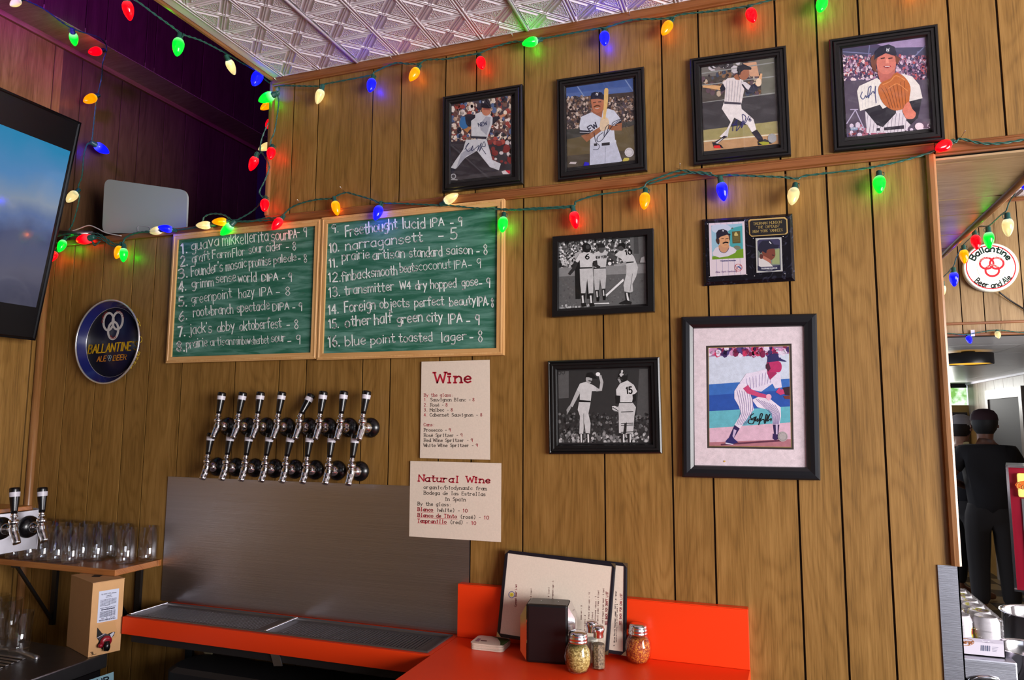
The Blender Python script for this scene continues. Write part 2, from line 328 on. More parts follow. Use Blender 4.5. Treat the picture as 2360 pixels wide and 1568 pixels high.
class Art:
    """flat print: coloured shapes given in measured pixels, mapped to a plane; clipped to a rectangle; one mesh"""
    def __init__(s, mapper, clip=None, step=3e-5):
        s.map = mapper; s.v = []; s.f = []; s.c = []; s.z = 0.0; s.step = step
        s.clip = clip
    def level(s, n=1): s.z += s.step*n
    def _clip(s, pts):
        if not s.clip: return pts
        C = s.clip; n = len(C); area = sum(C[i][0]*C[(i+1) % n][1]-C[(i+1) % n][0]*C[i][1] for i in range(n)); sg = 1 if area > 0 else -1
        out = list(pts)
        for i in range(n):
            (ax, ay), (bx, by) = C[i], C[(i+1) % n]; inp = out; out = []
            if not inp: return []
            def side(p): return sg*((bx-ax)*(p[1]-ay)-(by-ay)*(p[0]-ax))
            for j in range(len(inp)):
                p, q = inp[j-1], inp[j]; sp_, sq = side(p), side(q)
                if (sp_ >= 0) != (sq >= 0):
                    t = sp_/(sp_-sq); out.append((p[0]+(q[0]-p[0])*t, p[1]+(q[1]-p[1])*t))
                if sq >= 0: out.append(q)
        return out
    def poly(s, pts, col, lv=1, k=1.0):
        if lv: s.z += s.step*lv
        pts = s._clip([tuple(p) for p in pts])
        if len(pts) < 3: return
        o = len(s.v); s.v += [s.map(p[0], p[1], s.z) for p in pts]; s.f.append(tuple(range(o, o+len(pts))))
        s.c.append(L(*col, k))
    def blob(s, pts, col, lv=1): # smooth closed outline
        P = smoothpath([Vector((a, b, 0)) for a, b in pts], 3, True); s.poly([(p.x, p.y) for p in P], col, lv)
    def ell(s, cx, cy, rx, ry, col, lv=1, rot=0, n=14):
        ca, sa = math.cos(rot), math.sin(rot)
        s.poly([(cx+rx*math.cos(t)*ca-ry*math.sin(t)*sa, cy+rx*math.cos(t)*sa+ry*math.sin(t)*ca) for t in (2*math.pi*i/n for i in range(n))], col, lv)
    def line(s, pts, w, col, lv=1, smooth=False):
        if lv: s.z += s.step*lv
        P = [Vector((a, b, 0)) for a, b in pts]
        if smooth: P = smoothpath(P, 4)
        for a, b in zip(P, P[1:]):
            d = b-a
            if d.length < 1e-6: continue
            t = d.normalized()*(w*.35); n = Vector((-t.y, t.x, 0)).normalized()*(w/2)
            s.poly([((a-t*.6+n).x, (a-t*.6+n).y), ((a-t-n*.3).x, (a-t-n*.3).y), ((a-t*.6-n).x, (a-t*.6-n).y), ((b+t*.6-n).x, (b+t*.6-n).y), ((b+t+n*.3).x, (b+t+n*.3).y), ((b+t*.6+n).x, (b+t*.6+n).y)], col, 0)
    def ring(s, cx, cy, rx, ry, w, col, lv=1, rot=0, a0=0, a1=2*math.pi, n=28):
        if lv: s.z += s.step*lv
        ca, sa = math.cos(rot), math.sin(rot)
        def pt(t, k): return (cx+(rx+k)*math.cos(t)*ca-(ry+k)*math.sin(t)*sa, cy+(rx+k)*math.cos(t)*sa+(ry+k)*math.sin(t)*ca)
        for i in range(n):
            t0, t1 = a0+(a1-a0)*i/n, a0+(a1-a0)*(i+1)/n
            s.poly([pt(t0, -w/2), pt(t1, -w/2), pt(t1, w/2), pt(t0, w/2)], col, 0)
    def text(s, txt, p0, p1, cap, w, col, lv=1, mono=None, serif=False, slant=0.0, jit=0.0, fit=True, up=None):
        if lv: s.z += s.step*lv
        st, tw = layout(txt, mono=mono, serif=serif, jit=jit)
        a = Vector((p0[0], p0[1])); b = Vector((p1[0], p1[1])); e = (b-a)/tw if fit else (b-a).normalized()*cap/10
        u = Vector(up)*cap/10 if up else Vector((e.y, -e.x)).normalized()*cap/10
        for q in st: s.line([tuple(a+e*(x+slant*y)+u*y) for x, y in q], w, col, 0)
    def arctext(s, txt, cx, cy, rx, ry, a0, a1, cap, w, col, lv=1, inward=False, slant=0, rot=0):
        """text along an ellipse; angles clockwise from the top; letters point outward (or inward at the bottom)"""
        if lv: s.z += s.step*lv
        st, tw = layout(txt)
        for q in st:
            P = []
            for x, y in q:
                t = math.radians(a0+(a1-a0)*x/tw); h = (-y if inward else y)*cap/10
                dx, dy = (rx+h)*math.sin(t), -(ry+h)*math.cos(t)
                P.append((cx+dx*math.cos(rot)-dy*math.sin(rot), cy+dx*math.sin(rot)+dy*math.cos(rot)))
            s.line(P, w, col, 0)
    def build(s, name, m, parent=None):
        me = bpy.data.meshes.new(name); me.from_pydata(s.v, [], s.f)
        at = me.color_attributes.new('ink', 'FLOAT_COLOR', 'CORNER'); flat = []
        for f, c in zip(s.f, s.c): flat += list(c)*len(f)
        at.data.foreach_set('color', flat); me.materials.append(m); me.update()
        return link(name, me, parent)
def wallmap(y0):
    def f(px, py, z): return onY(px, py, y0-z)
    return f
def planemap(p, n, off=0.0):
    n = Vector(n).normalized()
    def f(px, py, z): return onP(px, py, Vector(p)+n*(off+z), n)
    return f
# ---------------------------------------------------------------- room shell
XL, XC, XR = -2.67, -1.612, .415           # left wall, corner of the upper wall, right end of the lower wall
ZR0, ZR1, ZT, ZC = 2.326, 2.352, 2.828, 2.862  # picture rail, underside of the ceiling trim, ceiling
G = .0026
def planks(parent, cuts, make, m):
    for a, b, *w in cuts:
        make(a+G, b-G)
def wall_y(name, xs, z0, z1, y, thick, m, facing=-1, groove=M['groove']):
    """panelled wall in the xz plane: dark backing with one board per gap between grooves"""
    back = struct(boxobj(name, (xs[0], y+.006*-facing, z0), (xs[-1], y+thick*-facing, z1), groove))
    for a, b in zip(xs, xs[1:]):
        g0 = G if a != xs[0] else 0; g1 = G if b != xs[-1] else 0
        boxobj('plank', (a+g0, y, z0), (b-g1, y+.0058*-facing, z1), m, back)
    return back
def wall_x(name, ys, z0, z1, x, thick, m, facing=1):
    back = struct(boxobj(name, (x-.006*facing, ys[0], z0), (x-thick*facing, ys[-1], z1), M['groove']))
    for a, b in zip(ys, ys[1:]):
        g0 = G if a != ys[0] else 0; g1 = G if b != ys[-1] else 0
        boxobj('plank', (x, a+g0, z0), (x-.0058*facing, b-g1, z1), m, back)
    return back
# floor: dark and tan checker tiles seen through the opening
fl = struct(boxobj('floor', (-2.8, -5.2, -.05), (4.2, 8.6, -.004), M['dark']))
M['tile_dark'] = mat('dark_floor_tile', L(40, 36, 34), .3, var=.1, vscale=8); M['tile_tan'] = mat('tan_floor_tile', L(120, 98, 66), .3, var=.12, vscale=8)
for i in range(11):
    for j in range(17):
        x, y = -.2+i*.3, 2.6+j*.3
        if x > 3.2 or y > 7.6: continue
        boxobj('tile', (x+.003, y+.003, -.004), (x+.297, y+.297, 0), M['tile_dark'] if (i+j) % 2 else M['tile_tan'], fl)
# lower main wall, left corner to the opening
lowpx = [(117,740),(160.7,740),(219,882),(290,878),(340,897),(419,850),(541.5,850),(643.6,850),(705.7,850),(835.4,850),(898,900),(1012,900),(1087,900),(1205,1000),(1391,816),(1545.6,868),(1634,724),(1823,721),(1926,868),(2031,868)]
lx = [XL]+[onY(*p).x for p in lowpx]+[XR]
wall_y('wall_back', lx, 0, ZR0+.002, 0, .10, M['panel'])
uppx = [(679,194),(736,181),(861,156),(926,149),(1028,122),(1098.3,109.6),(1207.7,93),(1380.7,60),(1523,36),(1607.6,21),(1784.4,0),(1878.6,0),(1976,0),(2183,0),(2295.6,0)]
ux = [XC]+[onY(*p).x for p in uppx]+[.70, .86, .99, 1.2, 1.42, 1.66, 1.86, 2.1, 2.4, 2.7, 3.0]
wall_y('wall_upper', ux, ZR0+.002, ZC, 0, .10, M['panel'])
# picture rail in two runs, ledge cap on the half wall, ceiling trim, corner trims
def rail_prof(name, x0, x1, z0, z1, d, m, y=0, parent=None):
    mb = MB(); h = z1-z0
    pr = [(0, z0), (-d*.55, z0), (-d*.62, z0+h*.10), (-d, z0+h*.18), (-d, z0+h*.72), (-d*.8, z0+h*.8), (-d*.7, z0+h*.93), (-d*.35, z1), (0, z1)]
    mb.prism([(x0, y+a, b) for a, b in pr], (x1-x0, 0, 0)); return struct(mb.build(name, m, parent))
rail_prof('trim_1', XC-.008, XR+.01, ZR0-.002, ZR1+.004, .013, M['trim'])
rail_prof('trim_2', XR+.012, 3.0, ZR0-.006, ZR1+.002, .013, M['trim'])
struct(boxobj('trim_3', (XL, -.012, ZR0-.004), (XC-.008, .125, ZR1-.006), M['trim'], bev=.003))
rail_prof('trim_4', XC, 3.0, ZT, ZC-.001, .014, M['trim'])
def rod_trim(name, a, b, r, m, squash=None):
    mb = MB(); mb.tube([a, b], r, 14); return struct(mb.build(name, m))
struct(boxobj('trim_5', (XC-.014, -.010, ZR1+.004), (XC+.002, .115, ZC-.012), M['trim_z'], bev=.005))
rod_trim('trim_6', (XL+.012, -.008, 0), (XL+.012, -.008, ZR0-.004), .014, M['trim_z'])
mb = MB(); mb.prism([(XR-.010, -.001, 1.312), (XR-.010, -.011, 1.312), (XR-.004, -.015, 1.312), (XR+.006, -.015, 1.312), (XR+.012, -.008, 1.312), (XR+.012, .112, 1.312), (XR, .112, 1.312)], (0, 0, ZR0-1.314))
struct(mb.build('trim_7', M['trim_z']))
# left wall: lower part with the screen, and the set-back upper part over the half wall
ly = [-5.2, -3.9, -2.8, -1.9, -1.2, -.8, -.45] + [onX(73.5, 789, XL).y]
wall_x('wall_left', ly+[0.0], 0, 3.178, XL, .1, M['panel'])
ry = [0.0]+[onX(*p, XL).y for p in [(192,135),(283,180),(325,207),(381,240)]]+[.66, .76, .93, 1.05, 1.2]
wall_x('wall_recess', ry, 2.0, 3.178, XL, .1, M['panel_shaded'])
uy = [-5.2, -3.0, -1.6, -.9, -.62] + [onX(*p, -2.50).y for p in [(105,0),(204,0),(253,0),(346,0)]] + [.30, .46, .58, .80, .95, 1.2]
uy = sorted(uy)
wall_x('wall_overhang', uy, 3.18, 3.9, -2.505, .16, M['panel_shaded'])
struct(boxobj('trim_8', (XL, -5.2, 3.158), (XL+.014, 1.2, 3.178), M['trim_y']))
struct(boxobj('trim_9', (XL, -5.2, 3.178), (-2.507, 1.2, 3.20), M['panel_x']))
# recess behind the half wall and the high shaft above it
struct(boxobj('wall_recess_back', (-2.75, 1.2, 1.9), (XC+.1, 1.3, 3.9), M['dark']))
struct(boxobj('floor_recess', (-2.75, .10, 2.2), (XC+.1, 1.3, 2.30), M['dark']))
struct(boxobj('wall_recess_right', (XC+.0, .116, 2.2), (XC+.1, 1.3, 3.9), M['dark']))
struct(boxobj('ceiling_shaft', (-2.75, -5.2, 3.9), (XC+.1, 1.3, 4.0), M['dark']))
# side of the lowered ceiling, with its wood edge trim
struct(boxobj('wall_ceiling_side', (XC, -5.2, ZC+.012), (XC+.06, .10, 3.9), M['dark']))
mb = MB(); pr = [(0, -.012), (-.006, -.014), (-.016, -.008), (-.018, .002), (-.016, .020), (0, .024)]
mb.prism([(XC+a, -5.2, ZC+b) for a, b in pr], (0, 5.19, 0)); struct(mb.build('trim_10', M['trim_y']))
# tin ceiling
M['tin'] = None
def tinmat(pads):
    m, N, K, P = newmat('pressed_tin_pads' if pads else 'pressed_tin_ceiling')
    P.inputs['Base Color'].default_value = L(222, 212, 218); P.inputs['Roughness'].default_value = .5; P.inputs['Metallic'].default_value = .0
    g = N.new('ShaderNodeNewGeometry'); v = N.new('ShaderNodeTexVoronoi' if pads else 'ShaderNodeTexNoise'); v.inputs['Scale'].default_value = 230 if pads else 120
    K.new(g.outputs['Position'], v.inputs['Vector']); b = N.new('ShaderNodeBump'); b.inputs['Strength'].default_value = 1.0 if pads else .15; b.inputs['Distance'].default_value = .0022 if pads else .001
    K.new(v.outputs['Distance' if pads else 'Fac'], b.inputs['Height']); K.new(b.outputs[0], P.inputs['Normal']); return m
TIN = [tinmat(False), tinmat(True)]
CELL = .1524
def tin_tile(nx, ny):
    mb = MB(); c = CELL
    mb.add([(0,0,0),(nx*c,0,0),(nx*c,ny*c,0),(0,ny*c,0)], [(0,3,2,1)])
    def bead(a, b, w=.0055, h=.0045):
        a, b = Vector(a), Vector(b); d = (b-a).normalized(); n = Vector((-d.y, d.x, 0))*w; dn = Vector((0,0,-h))
        mb.add([a-n, a-n*.35+dn, a+n*.35+dn, a+n, b-n, b-n*.35+dn, b+n*.35+dn, b+n], [(0,1,5,4),(1,2,6,5),(2,3,7,6)])
    def two(a, b, off, w, h):
        a, b = Vector(a), Vector(b); d = (b-a).normalized(); n = Vector((-d.y, d.x, 0))*off
        bead(a+n, b+n, w, h); bead(a-n, b-n, w, h)
    for i in range(nx+1):
        two((i*c, 0, 0), (i*c, ny*c, 0), .0052, .0042, .0042)
    for j in range(ny+1): two((0, j*c, 0), (nx*c, j*c, 0), .0050, .0030, .0032)
    for i in range(nx):
        for j in range(ny):
            o = Vector((i*c, j*c, 0)); q = [o, o+Vector((c,0,0)), o+Vector((c,c,0)), o+Vector((0,c,0))]; m_ = o+Vector((c/2,c/2,0))
            two(q[0], q[2], .0034, .0022, .003); two(q[1], q[3], .0034, .0022, .003)
            for k in range(4):
                t = [q[k], q[(k+1) % 4], m_]; g = (t[0]+t[1]+t[2])/3
                A = [g+(p-g)*.66 for p in t]; B = [g+(p-g)*.54+Vector((0,0,-.0045)) for p in t]; D = [g+(p-g)*.42+Vector((0,0,-.0035)) for p in t]
                mb.add(A+B, [(i_, (i_+1) % 3, (i_+1) % 3+3, i_+3) for i_ in range(3)])
                mb.add(B+D, [(i_, (i_+1) % 3, (i_+1) % 3+3, i_+3) for i_ in range(3)]+[(3,4,5)], 1)
    return mb
ceil = struct(boxobj('ceiling', (XC+.004, -5.2, ZC+.004), (4.2, 2.4, ZC+.05), M['dark']))
t44 = None; SEAM = -1.268; EDGE = SEAM-2*CELL
def place_tile(nx, ny, x, y, cache={}):
    if (nx, ny) not in cache:
        o = tin_tile(nx, ny).build('ceiling_tile', TIN, ceil, fix=False); cache[(nx, ny)] = o.data
    else: o = link('ceiling_tile', cache[(nx, ny)], ceil)
    o.matrix_parent_inverse = Matrix(); o.location = (x, y, ZC); return o
for j in range(3):
    y = -.004-(j+1)*4*CELL
    place_tile(2, 4, EDGE, y)
    for i in range(4): place_tile(4, 4, SEAM+i*(4*CELL+.0), y)
for i in range(4):                      # raised seams between the sheets
    mb = MB(); mb.tube([(SEAM+i*4*CELL, -1.84, ZC-.004), (SEAM+i*4*CELL, -.004, ZC-.004)], .0052, 10); mb.build('ceiling_seam', TIN[0], ceil)
boxobj('ceiling_edge', (XC+.002, -1.84, ZC-.003), (EDGE-.002, -.004, ZC), TIN[0], ceil)
# rest of the room round the camera: rear wall with the big shop window, right wall
boxw = lambda n, a, b, m: struct(boxobj(n, a, b, m))
M['plainwall'] = mat('plain_grey_wall', L(136, 124, 126), .6)
boxw('wall_rear_left', (-2.8, -5.3, 0), (1.2, -5.2, 3.9), M['plainwall'])
boxw('wall_rear_right', (3.9, -5.3, 0), (4.3, -5.2, 3.9), M['plainwall'])
boxw('wall_rear_below', (1.2, -5.3, 0), (3.9, -5.2, .7), M['plainwall'])
boxw('wall_rear_above', (1.2, -5.3, 2.75), (3.9, -5.2, 3.9), M['plainwall'])
boxw('ceiling_front', (-1.55, -5.2, ZC+.03), (4.2, -1.84, ZC+.06), TIN[0])
boxw('wall_right', (4.2, -5.2, 0), (4.3, 8.6, 3.0), M['plainwall'])
# bulkhead over the opening: boarded underside running back, round edge trim
SX = .683; SZ = 2.312
sof = struct(boxobj('ceiling_soffit', (XR-.4, .10, SZ+.006), (SX, 2.4, ZC), M['groove']))
sy = [.001, onZ(2151,380,SZ).y, onZ(2160,463,SZ).y, onZ(2165,499,SZ).y, onZ(2165,543,SZ).y, onZ(2170,573,SZ).y, 1.30, 1.55, 1.8, 2.1, 2.4]
for a, b in zip(sy, sy[1:]): boxobj('plank', (XR-.4, a+.0045, SZ), (SX, b-.0045, SZ+.0055), M['panel_x'], sof)
side = struct(boxobj('wall_soffit_side', (SX, .11, SZ+.01), (SX+.006, 2.395, ZC-.002), M['panel']))
rod_trim('trim_11', (SX+.004, .02, SZ+.004), (SX+.004, 2.38, SZ+.004), .014, M['trim_y'])
# wall end guard and the room behind
struct(boxobj('wall_end', (XR-.002, .0, 0), (XR+.002, .10, ZR0), M['panel']))
g = MB(); g.box((.377, -.0035, .0), (XR+.006, -.0005, 1.311)); g.box((XR+.003, -.0035, 0), (XR+.006, .104, 1.311))
gd = g.build('corner_guard', M['steel'])
tag(gd, 'brushed steel corner guard on the wall end below the round trim', 'corner guard')
# middle room: bright header wall with the round beer sign, white tin ceiling in front of it
M['panel_b'] = wood('light_wood_print_panelling', L(112, 86, 50), L(142, 112, 72), L(166, 136, 94))
YS = 2.4
zs0 = onY(2280, 772, YS).z; zs1 = 2.874
sx = [XR-.4]+[onY(*p, YS).x for p in [(2208,650),(2214,720),(2258,640),(2296,720),(2341,560),(2402,600)]]
sx = [XR-.4, .7]+sorted(onY(*p, YS).x for p in [(2211,640),(2289,500),(2269,720),(2306,720),(2345,520)])+[1.62, 1.85, 2.1, 2.4, 2.7, 3.0]
wall_y('wall_header', sx, zs0, ZC+.02, YS, .1, M['panel_b'])
rail_prof('trim_12', .42, 3.0, onY(2280,747,YS).z, onY(2280,741,YS).z, .01, M['trim'], y=YS)
rail_prof('trim_13', .42, 3.0, zs0-.004, zs0+.012, .01, M['trim'], y=YS)
rail_prof('trim_14', .42, 3.0, ZC-.03, ZC-.008, .01, M['trim'], y=YS)
for i in range(5):
    for j in range(4):
        place_tile(4, 4, SX+.01+i*4*CELL, -.02+(j)*4*CELL) if j or i else place_tile(4, 4, SX+.01, -.02)
# far room: low white ceiling, window, right wall
M['farceil'] = mat('white_painted_far_ceiling', L(190, 186, 188), .3, bump=.8, bscale=40)
Z2 = zs0+.004
fc = struct(boxobj('ceiling_far', (-.4, YS+.02, Z2+.004), (4.2, 8.6, Z2+.05), M['dark']))
for i in range(7):
    for j in range(10):
        boxobj('ceiling_tile', (-.35+i*.61+.003, YS+.03+j*.61+.003, Z2), (-.35+i*.61+.607, YS+.03+j*.61+.607, Z2+.004), M['farceil'], fc)
XF = 2.30
M['greywall'] = wood('grey_washed_panelling', L(88, 76, 68), L(120, 108, 98), L(150, 138, 128))
yf = [YS+.1]+[YS+.1+k*.31 for k in range(1, 17)]+[7.9]
wall_x('wall_far_right', yf, 1.62, Z2, XF, .1, M['greywall'], facing=-1)
wall_x('wall_far_right_lower', yf, 0, 1.62, XF, .1, M['panel'], facing=-1)
mb = MB(); mb.box((XF-.02, YS+.1, Z2-.02), (XF, 7.9, Z2)); struct(mb.build('trim_15', M['white']))
struct(boxobj('wall_far', (-.4, 7.9, 0), (XF+.1, 8.0, 1.86), mat('yellowish_far_wall', L(130, 105, 50), .6)))
M['outside'] = emit('bright_foliage_outside_the_window', (1, 1, 1, 1), 1.0)
def outside():
    m, N, K, P = M['outside'], M['outside'].node_tree.nodes, M['outside'].node_tree.links, M['outside'].node_tree.nodes['Principled BSDF']
    g_ = N.new('ShaderNodeNewGeometry'); n = N.new('ShaderNodeTexNoise'); n.inputs['Scale'].default_value = 9; n.inputs['Detail'].default_value = 6
    r = N.new('ShaderNodeValToRGB'); r.color_ramp.elements[0].color = (.25, .6, .12, 1); r.color_ramp.elements[0].position = .38
    r.color_ramp.elements[1].color = (1.25, 1.5, 1.2, 1); r.color_ramp.elements[1].position = .55
    K.new(g_.outputs['Position'], n.inputs['Vector']); K.new(n.outputs['Fac'], r.inputs[0]); K.new(r.outputs[0], P.inputs['Emission Color'])
outside()
win = struct(boxobj('window_1', (.9, 7.96, 1.86), (XF, 7.99, Z2), M['outside']))
boxobj('window_frame', (.9, 7.93, Z2-.05), (XF, 7.955, Z2), M['dark'], win); boxobj('window_frame', (1.70, 7.93, 1.87), (1.73, 7.955, Z2-.055), M['white'], win)
# door at the far right wall
d = MB(); y0, y1 = onX(2330, 950, XF).y, onX(2272, 950, XF).y
y0, y1 = 6.0, 7.0
d.box((XF-.03, y0-.09, 0), (XF-.001, y0, 2.0)); d.box((XF-.03, y1, 0), (XF-.001, y1+.09, 2.0)); d.box((XF-.03, y0, 1.9), (XF-.001, y1, 2.0))
dr = struct(d.build('door_1', M['greywall'])); boxobj('door_panel', (XF-.015, y0, 0), (XF-.002, y1, 1.9), M['dark'], dr)
# ---------------------------------------------------------------- bar counters
ZB = 1.026
def V(p, z=0): return (p.x, p.y, p.z+z)
# counter under the drip trays
t = thing('tray_counter', 'red-orange laminate counter along the steel splash sheet, holding two drip trays', 'counter', (-1.40, -.1, 0))
x0, x1 = -1.945, -.866
mb = MB()
TX = [(-1.940, -1.425), (-1.417, -.882)]           # the two tray cut-outs
mb.box((x0, -.200, .974), (x1, -.186, ZB)); mb.box((x0, -.022, .985), (x1, -.0005, ZB)); mb.box((x0, -.186, .985), (-1.941, -.022, ZB)); mb.box((-.880, -.186, .985), (x1, -.022, ZB)); mb.box((-1.4235, -.186, .985), (-1.4185, -.022, ZB-.006)); mb.box((x0, -.186, .984), (x1, -.022, .990))
mb.build('countertop', M['redtop'], t)
mb = MB(); mb.box((x0+.03, -.190, .95), (x1-.03, -.012, .983)); mb.build('underframe', M['dark'], t)
for xx in (-1.86, -1.10):
    b = MB(); b.box((xx, -.018, .62), (xx+.03, -.008, .94)); b.build('bracket', M['black'], t)
b = MB(); b.prism([V(onY(*p, -.192)) for p in ((618,1480),(636,1480),(652,1535),(633,1535))], (0, -.004, 0)); b.build('strut', M['steel2'], t)
for i, (a, b_) in enumerate(TX):
    d = thing('drip_tray', ('left drip tray of the red counter, farther from the raised bar', 'right drip tray of the red counter, ending beside the raised red backsplash')[i], 'drip tray', ((a+b_)/2, -.1, ZB), group='drip trays in the red counter')
    a += .001; b_ -= .001
    m = MB(); m.sweep_rect([(a, -.184, ZB+.0006), (b_, -.184, ZB+.0006), (b_, -.024, ZB+.0006), (a, -.024, ZB+.0006)], [(-.004, 0), (-.003, .003), (.001, .0035), (.004, .001), (.006, -.01)], (0, 0, 1)); m.build('rim', M['traysteel'], d)
    m = MB(); m.box((a, -.184, ZB-.030), (b_, -.024, ZB-.027)); m.build('pan', M['dark'], d)
    m = MB(); m.box((a+.005, -.180, ZB-.006), (b_-.005, -.160, ZB-.003)); m.box((a+.005, -.048, ZB-.006), (b_-.005, -.028, ZB-.003)); m.box((a+.005, -.160, ZB-.006), (a+.028, -.048, ZB-.003)); m.box((b_-.040, -.160, ZB-.006), (b_-.005, -.048, ZB-.003)); m.build('grille_border', M['traysteel'], d)
    n = 42; w = (b_-.040-a-.028)/n; first = None
    for k in range(n):
        if first is None:
            m = MB(); m.box((-w*.33, -.160, ZB-.006), (w*.33, -.048, ZB-.0025), bev=.0008); s_ = m.build('slat', M['traysteel'], d, fix=True); first = s_; s_.matrix_parent_inverse = Matrix.Translation(-Vector(d.location)); s_.location = (a+.028+w*(k+.5), 0, 0)
        else:
            s_ = first.copy(); COL.objects.link(s_); s_.location = (a+.028+w*(k+.5), 0, 0)
    m = MB(); m.box((a-.002, -.180, ZB-.002), (a+.006, -.028, ZB+.006), bev=.002); m.build('bright_end_rim', M['chrome'], d)['label'] = 'bright steel lip at the left end'
# raised bar with backsplash
t = thing('bar_counter', 'glossy red-orange laminate bar corner with a raised splash against the panelled wall', 'counter', (-.46, -.4, 0))
mb = MB(); pts = [(-.864, -.0005), (-.864, -1.45), (-.30, -1.45), (-.16, -1.2), (-.075, -.45), (-.062, -.12), (-.0575, -.0005)]
mb.prism([(a, b, .985) for a, b in pts], (0, 0, ZB-.985)); mb.build('bar_top', M['redtop'], t)
mb = MB(); mb.box((-.864, -.0265, ZB+.0006), (-.058, -.0005, ZB+.147), bev=.0012); mb.build('backsplash', M['redtop'], t)
mb = MB(); mb.box((-.863, -.0268, ZB+.1475), (-.059, -.0006, ZB+.1495)); mb.build('cap_strip', M['redtop'], t)
mb = MB(); mb.box((-.80, -1.38, .05), (-.22, -.02, .983)); mb.build('base_cabinet', M['dark'], t)
# stainless splash sheet
pts = [onY(390,1098), onY(1078,1127), onY(1076,1470), onY(381,1388)]
mb = MB(); mb.box((-1.990, -.0035, ZB+.001), (-.838, -.0008, 1.449)); sp_ = mb.build('splash_sheet', M['steel'])
tag(sp_, 'wide brushed stainless steel sheet on the wall under the beer taps', 'splash guard')
# ---------------------------------------------------------------- beer taps on the wall
def tap_proto():
    t = thing('beer_tap', 'tap', 'tap')
    yb = -.052
    m = MB(); m.lathe([(.031, 0), (.032, .004), (.029, .012), (.020, .018), (.016, .020)], 24, axis=(0, -1, 0)); m.build('wall_flange', M['blackgloss'], t)
    m = MB(); m.lathe([(.016, .018), (.0165, .024), (.015, .030), (.010, .034), (.0075, .040), (.0075, .052)], 20, axis=(0, -1, 0)); m.build('shank', M['chrome'], t)
    m = MB(); m.tube([(0, yb, -.012), (0, yb, .020)], .0095, 16); m.lathe([(.010, 0), (.013, .002), (.013, .012), (.010, .014)], 24, o=(0, yb, .013)); m.lathe([(.006, .014), (.006, .019), (.0095, .020), (.0095, .0245), (.006, .026)], 20, o=(0, yb, .013)); m.build('valve_body', M['chrome'], t)
    m = MB(); m.tube(smoothpath([(0, yb, .006), (0, yb-.004, -.008), (0, yb-.012, -.022), (0, yb-.020, -.038)], 4), [.0122]*4+[.0118]*4+[.0106]*4+[.0096], 16); m.build('spout', M['chrome'], t)
    h = thing('handle', '', ''); del h['label']; del h['category']; h.parent = t; h.location = (0, yb, .036)
    m = MB(); m.lathe([(.0055, -.002), (.0075, .002), (.0075, .010)], 16); a = m.build('ferrule', M['chrome'], h, loc=(0, 0, 0))
    m = MB(); m.lathe([(.0080, .008), (.0088, .016), (.0112, .040), (.0132, .062), (.0138, .074), (.0134, .078), (.0105, .080)], 20); b = m.build('grip', M['blackgloss'], h, loc=(0, 0, 0))
    m = MB(); m.lathe([(.0131, .054), (.0139, .067)], 20, caps=False); c = m.build('number_band', M['white'], h, loc=(0, 0, 0))
    return t, h
FU = [(600,620),(815,632),(1020,625),(1240,640),(1475,640),(1690,640),(1915,650),(2150,655)]
FL = [(485,1060),(690,1072),(895,1078),(1110,1085),(1330,1098),(1550,1103),(1790,1110),(2035,1120)]
ORD = ['leftmost', 'second from the left', 'third from the left', 'fourth from the left', 'fifth from the left', 'third from the right', 'second from the right', 'rightmost']
t0, h0 = tap_proto(); first = True
LEAN = [.03, .08, .02, .07, .02, .05, .03, .09], [.03, .07, .05, .08, .11, .04, .02, .05]
for row, (F_, z) in enumerate(((FU, 1.626), (FL, 1.489))):
    for i, (a, b) in enumerate(F_):
        x = onY(400+a/4.72, 850+b/4.72).x
        o = t0 if first else copy_tree(t0); first = False
        o.location = (x, 0, z)
        o['label'] = 'chrome beer tap, %s in the %s row on the wall%s' % (ORD[i], ('upper', 'lower')[row], ', handle tipped' if (row, i) == (0, 4) else '')
        o['group'] = 'beer taps on the panelled wall'
        hh = [c for c in bpy.data.objects if c.parent == o and c.name.startswith('handle')][0]
        hh.rotation_euler = (-.12 if (row, i) != (0, 4) else -.42, LEAN[row][i] if (row, i) != (0, 4) else .26, 0)
# ---------------------------------------------------------------- shelf of glasses at the left
ZS = 1.164
t = thing('glass_shelf', 'orange-brown wooden shelf full of clear glasses, left of the steel sheet', 'shelf', (-2.33, -.1, ZS))
m = MB(); m.box((XL+.002, -.190, ZS-.020), (-2.000, -.0165, ZS), bev=.002); m.box((-2.2, -.02, ZS-.020), (-2.0, -.001, ZS)); m.build('shelf_board', M['shelf'], t)
for x in (-2.50, -2.10):
    m = MB(); m.box((x, -.012, .90), (x+.022, -.001, ZS-.021)); m.box((x, -.17, ZS-.031), (x+.022, -.012, ZS-.0205)); m.prism([(x+.004, -.16, ZS-.031), (x+.004, -.15, ZS-.031), (x+.004, -.012, .93), (x+.004, -.012, .915)], (.012, 0, 0)); m.build('bracket', M['black'], t)
def glass_proto(r=.0308, h=.115, taper=.0, thick=.0016):
    m = MB(); m.lathe([(0, 0), (r*.93-taper, 0), (r*.97-taper, .004), (r-taper*.9, .012), (r, h), (r-thick, h), (r-thick-taper*.9, .014), (0, .012)], 24, caps=False)
    return m.build('drinking_glass', M['glass'], fix=True)
gp = glass_proto(); tag(gp, 'x', 'glass', 'glasses on the wooden shelf'); firstg = True; k = 0
rows = [(-.1585, [-2.635, -2.568, -2.501, -2.434, -2.367, -2.300, -2.233]), (-.0955, [-2.60, -2.533, -2.466, -2.399, -2.330, -2.262, -2.194, -2.060]),
        (-.020-.034, [])]
rows[2] = (-.0325, [-2.61, -2.543, -2.476, -2.409, -2.342, -2.275, -2.208, -2.141, -2.03])
NTH = ['leftmost', 'second', 'third', 'fourth', 'fifth', 'sixth', 'seventh', 'eighth', 'ninth']
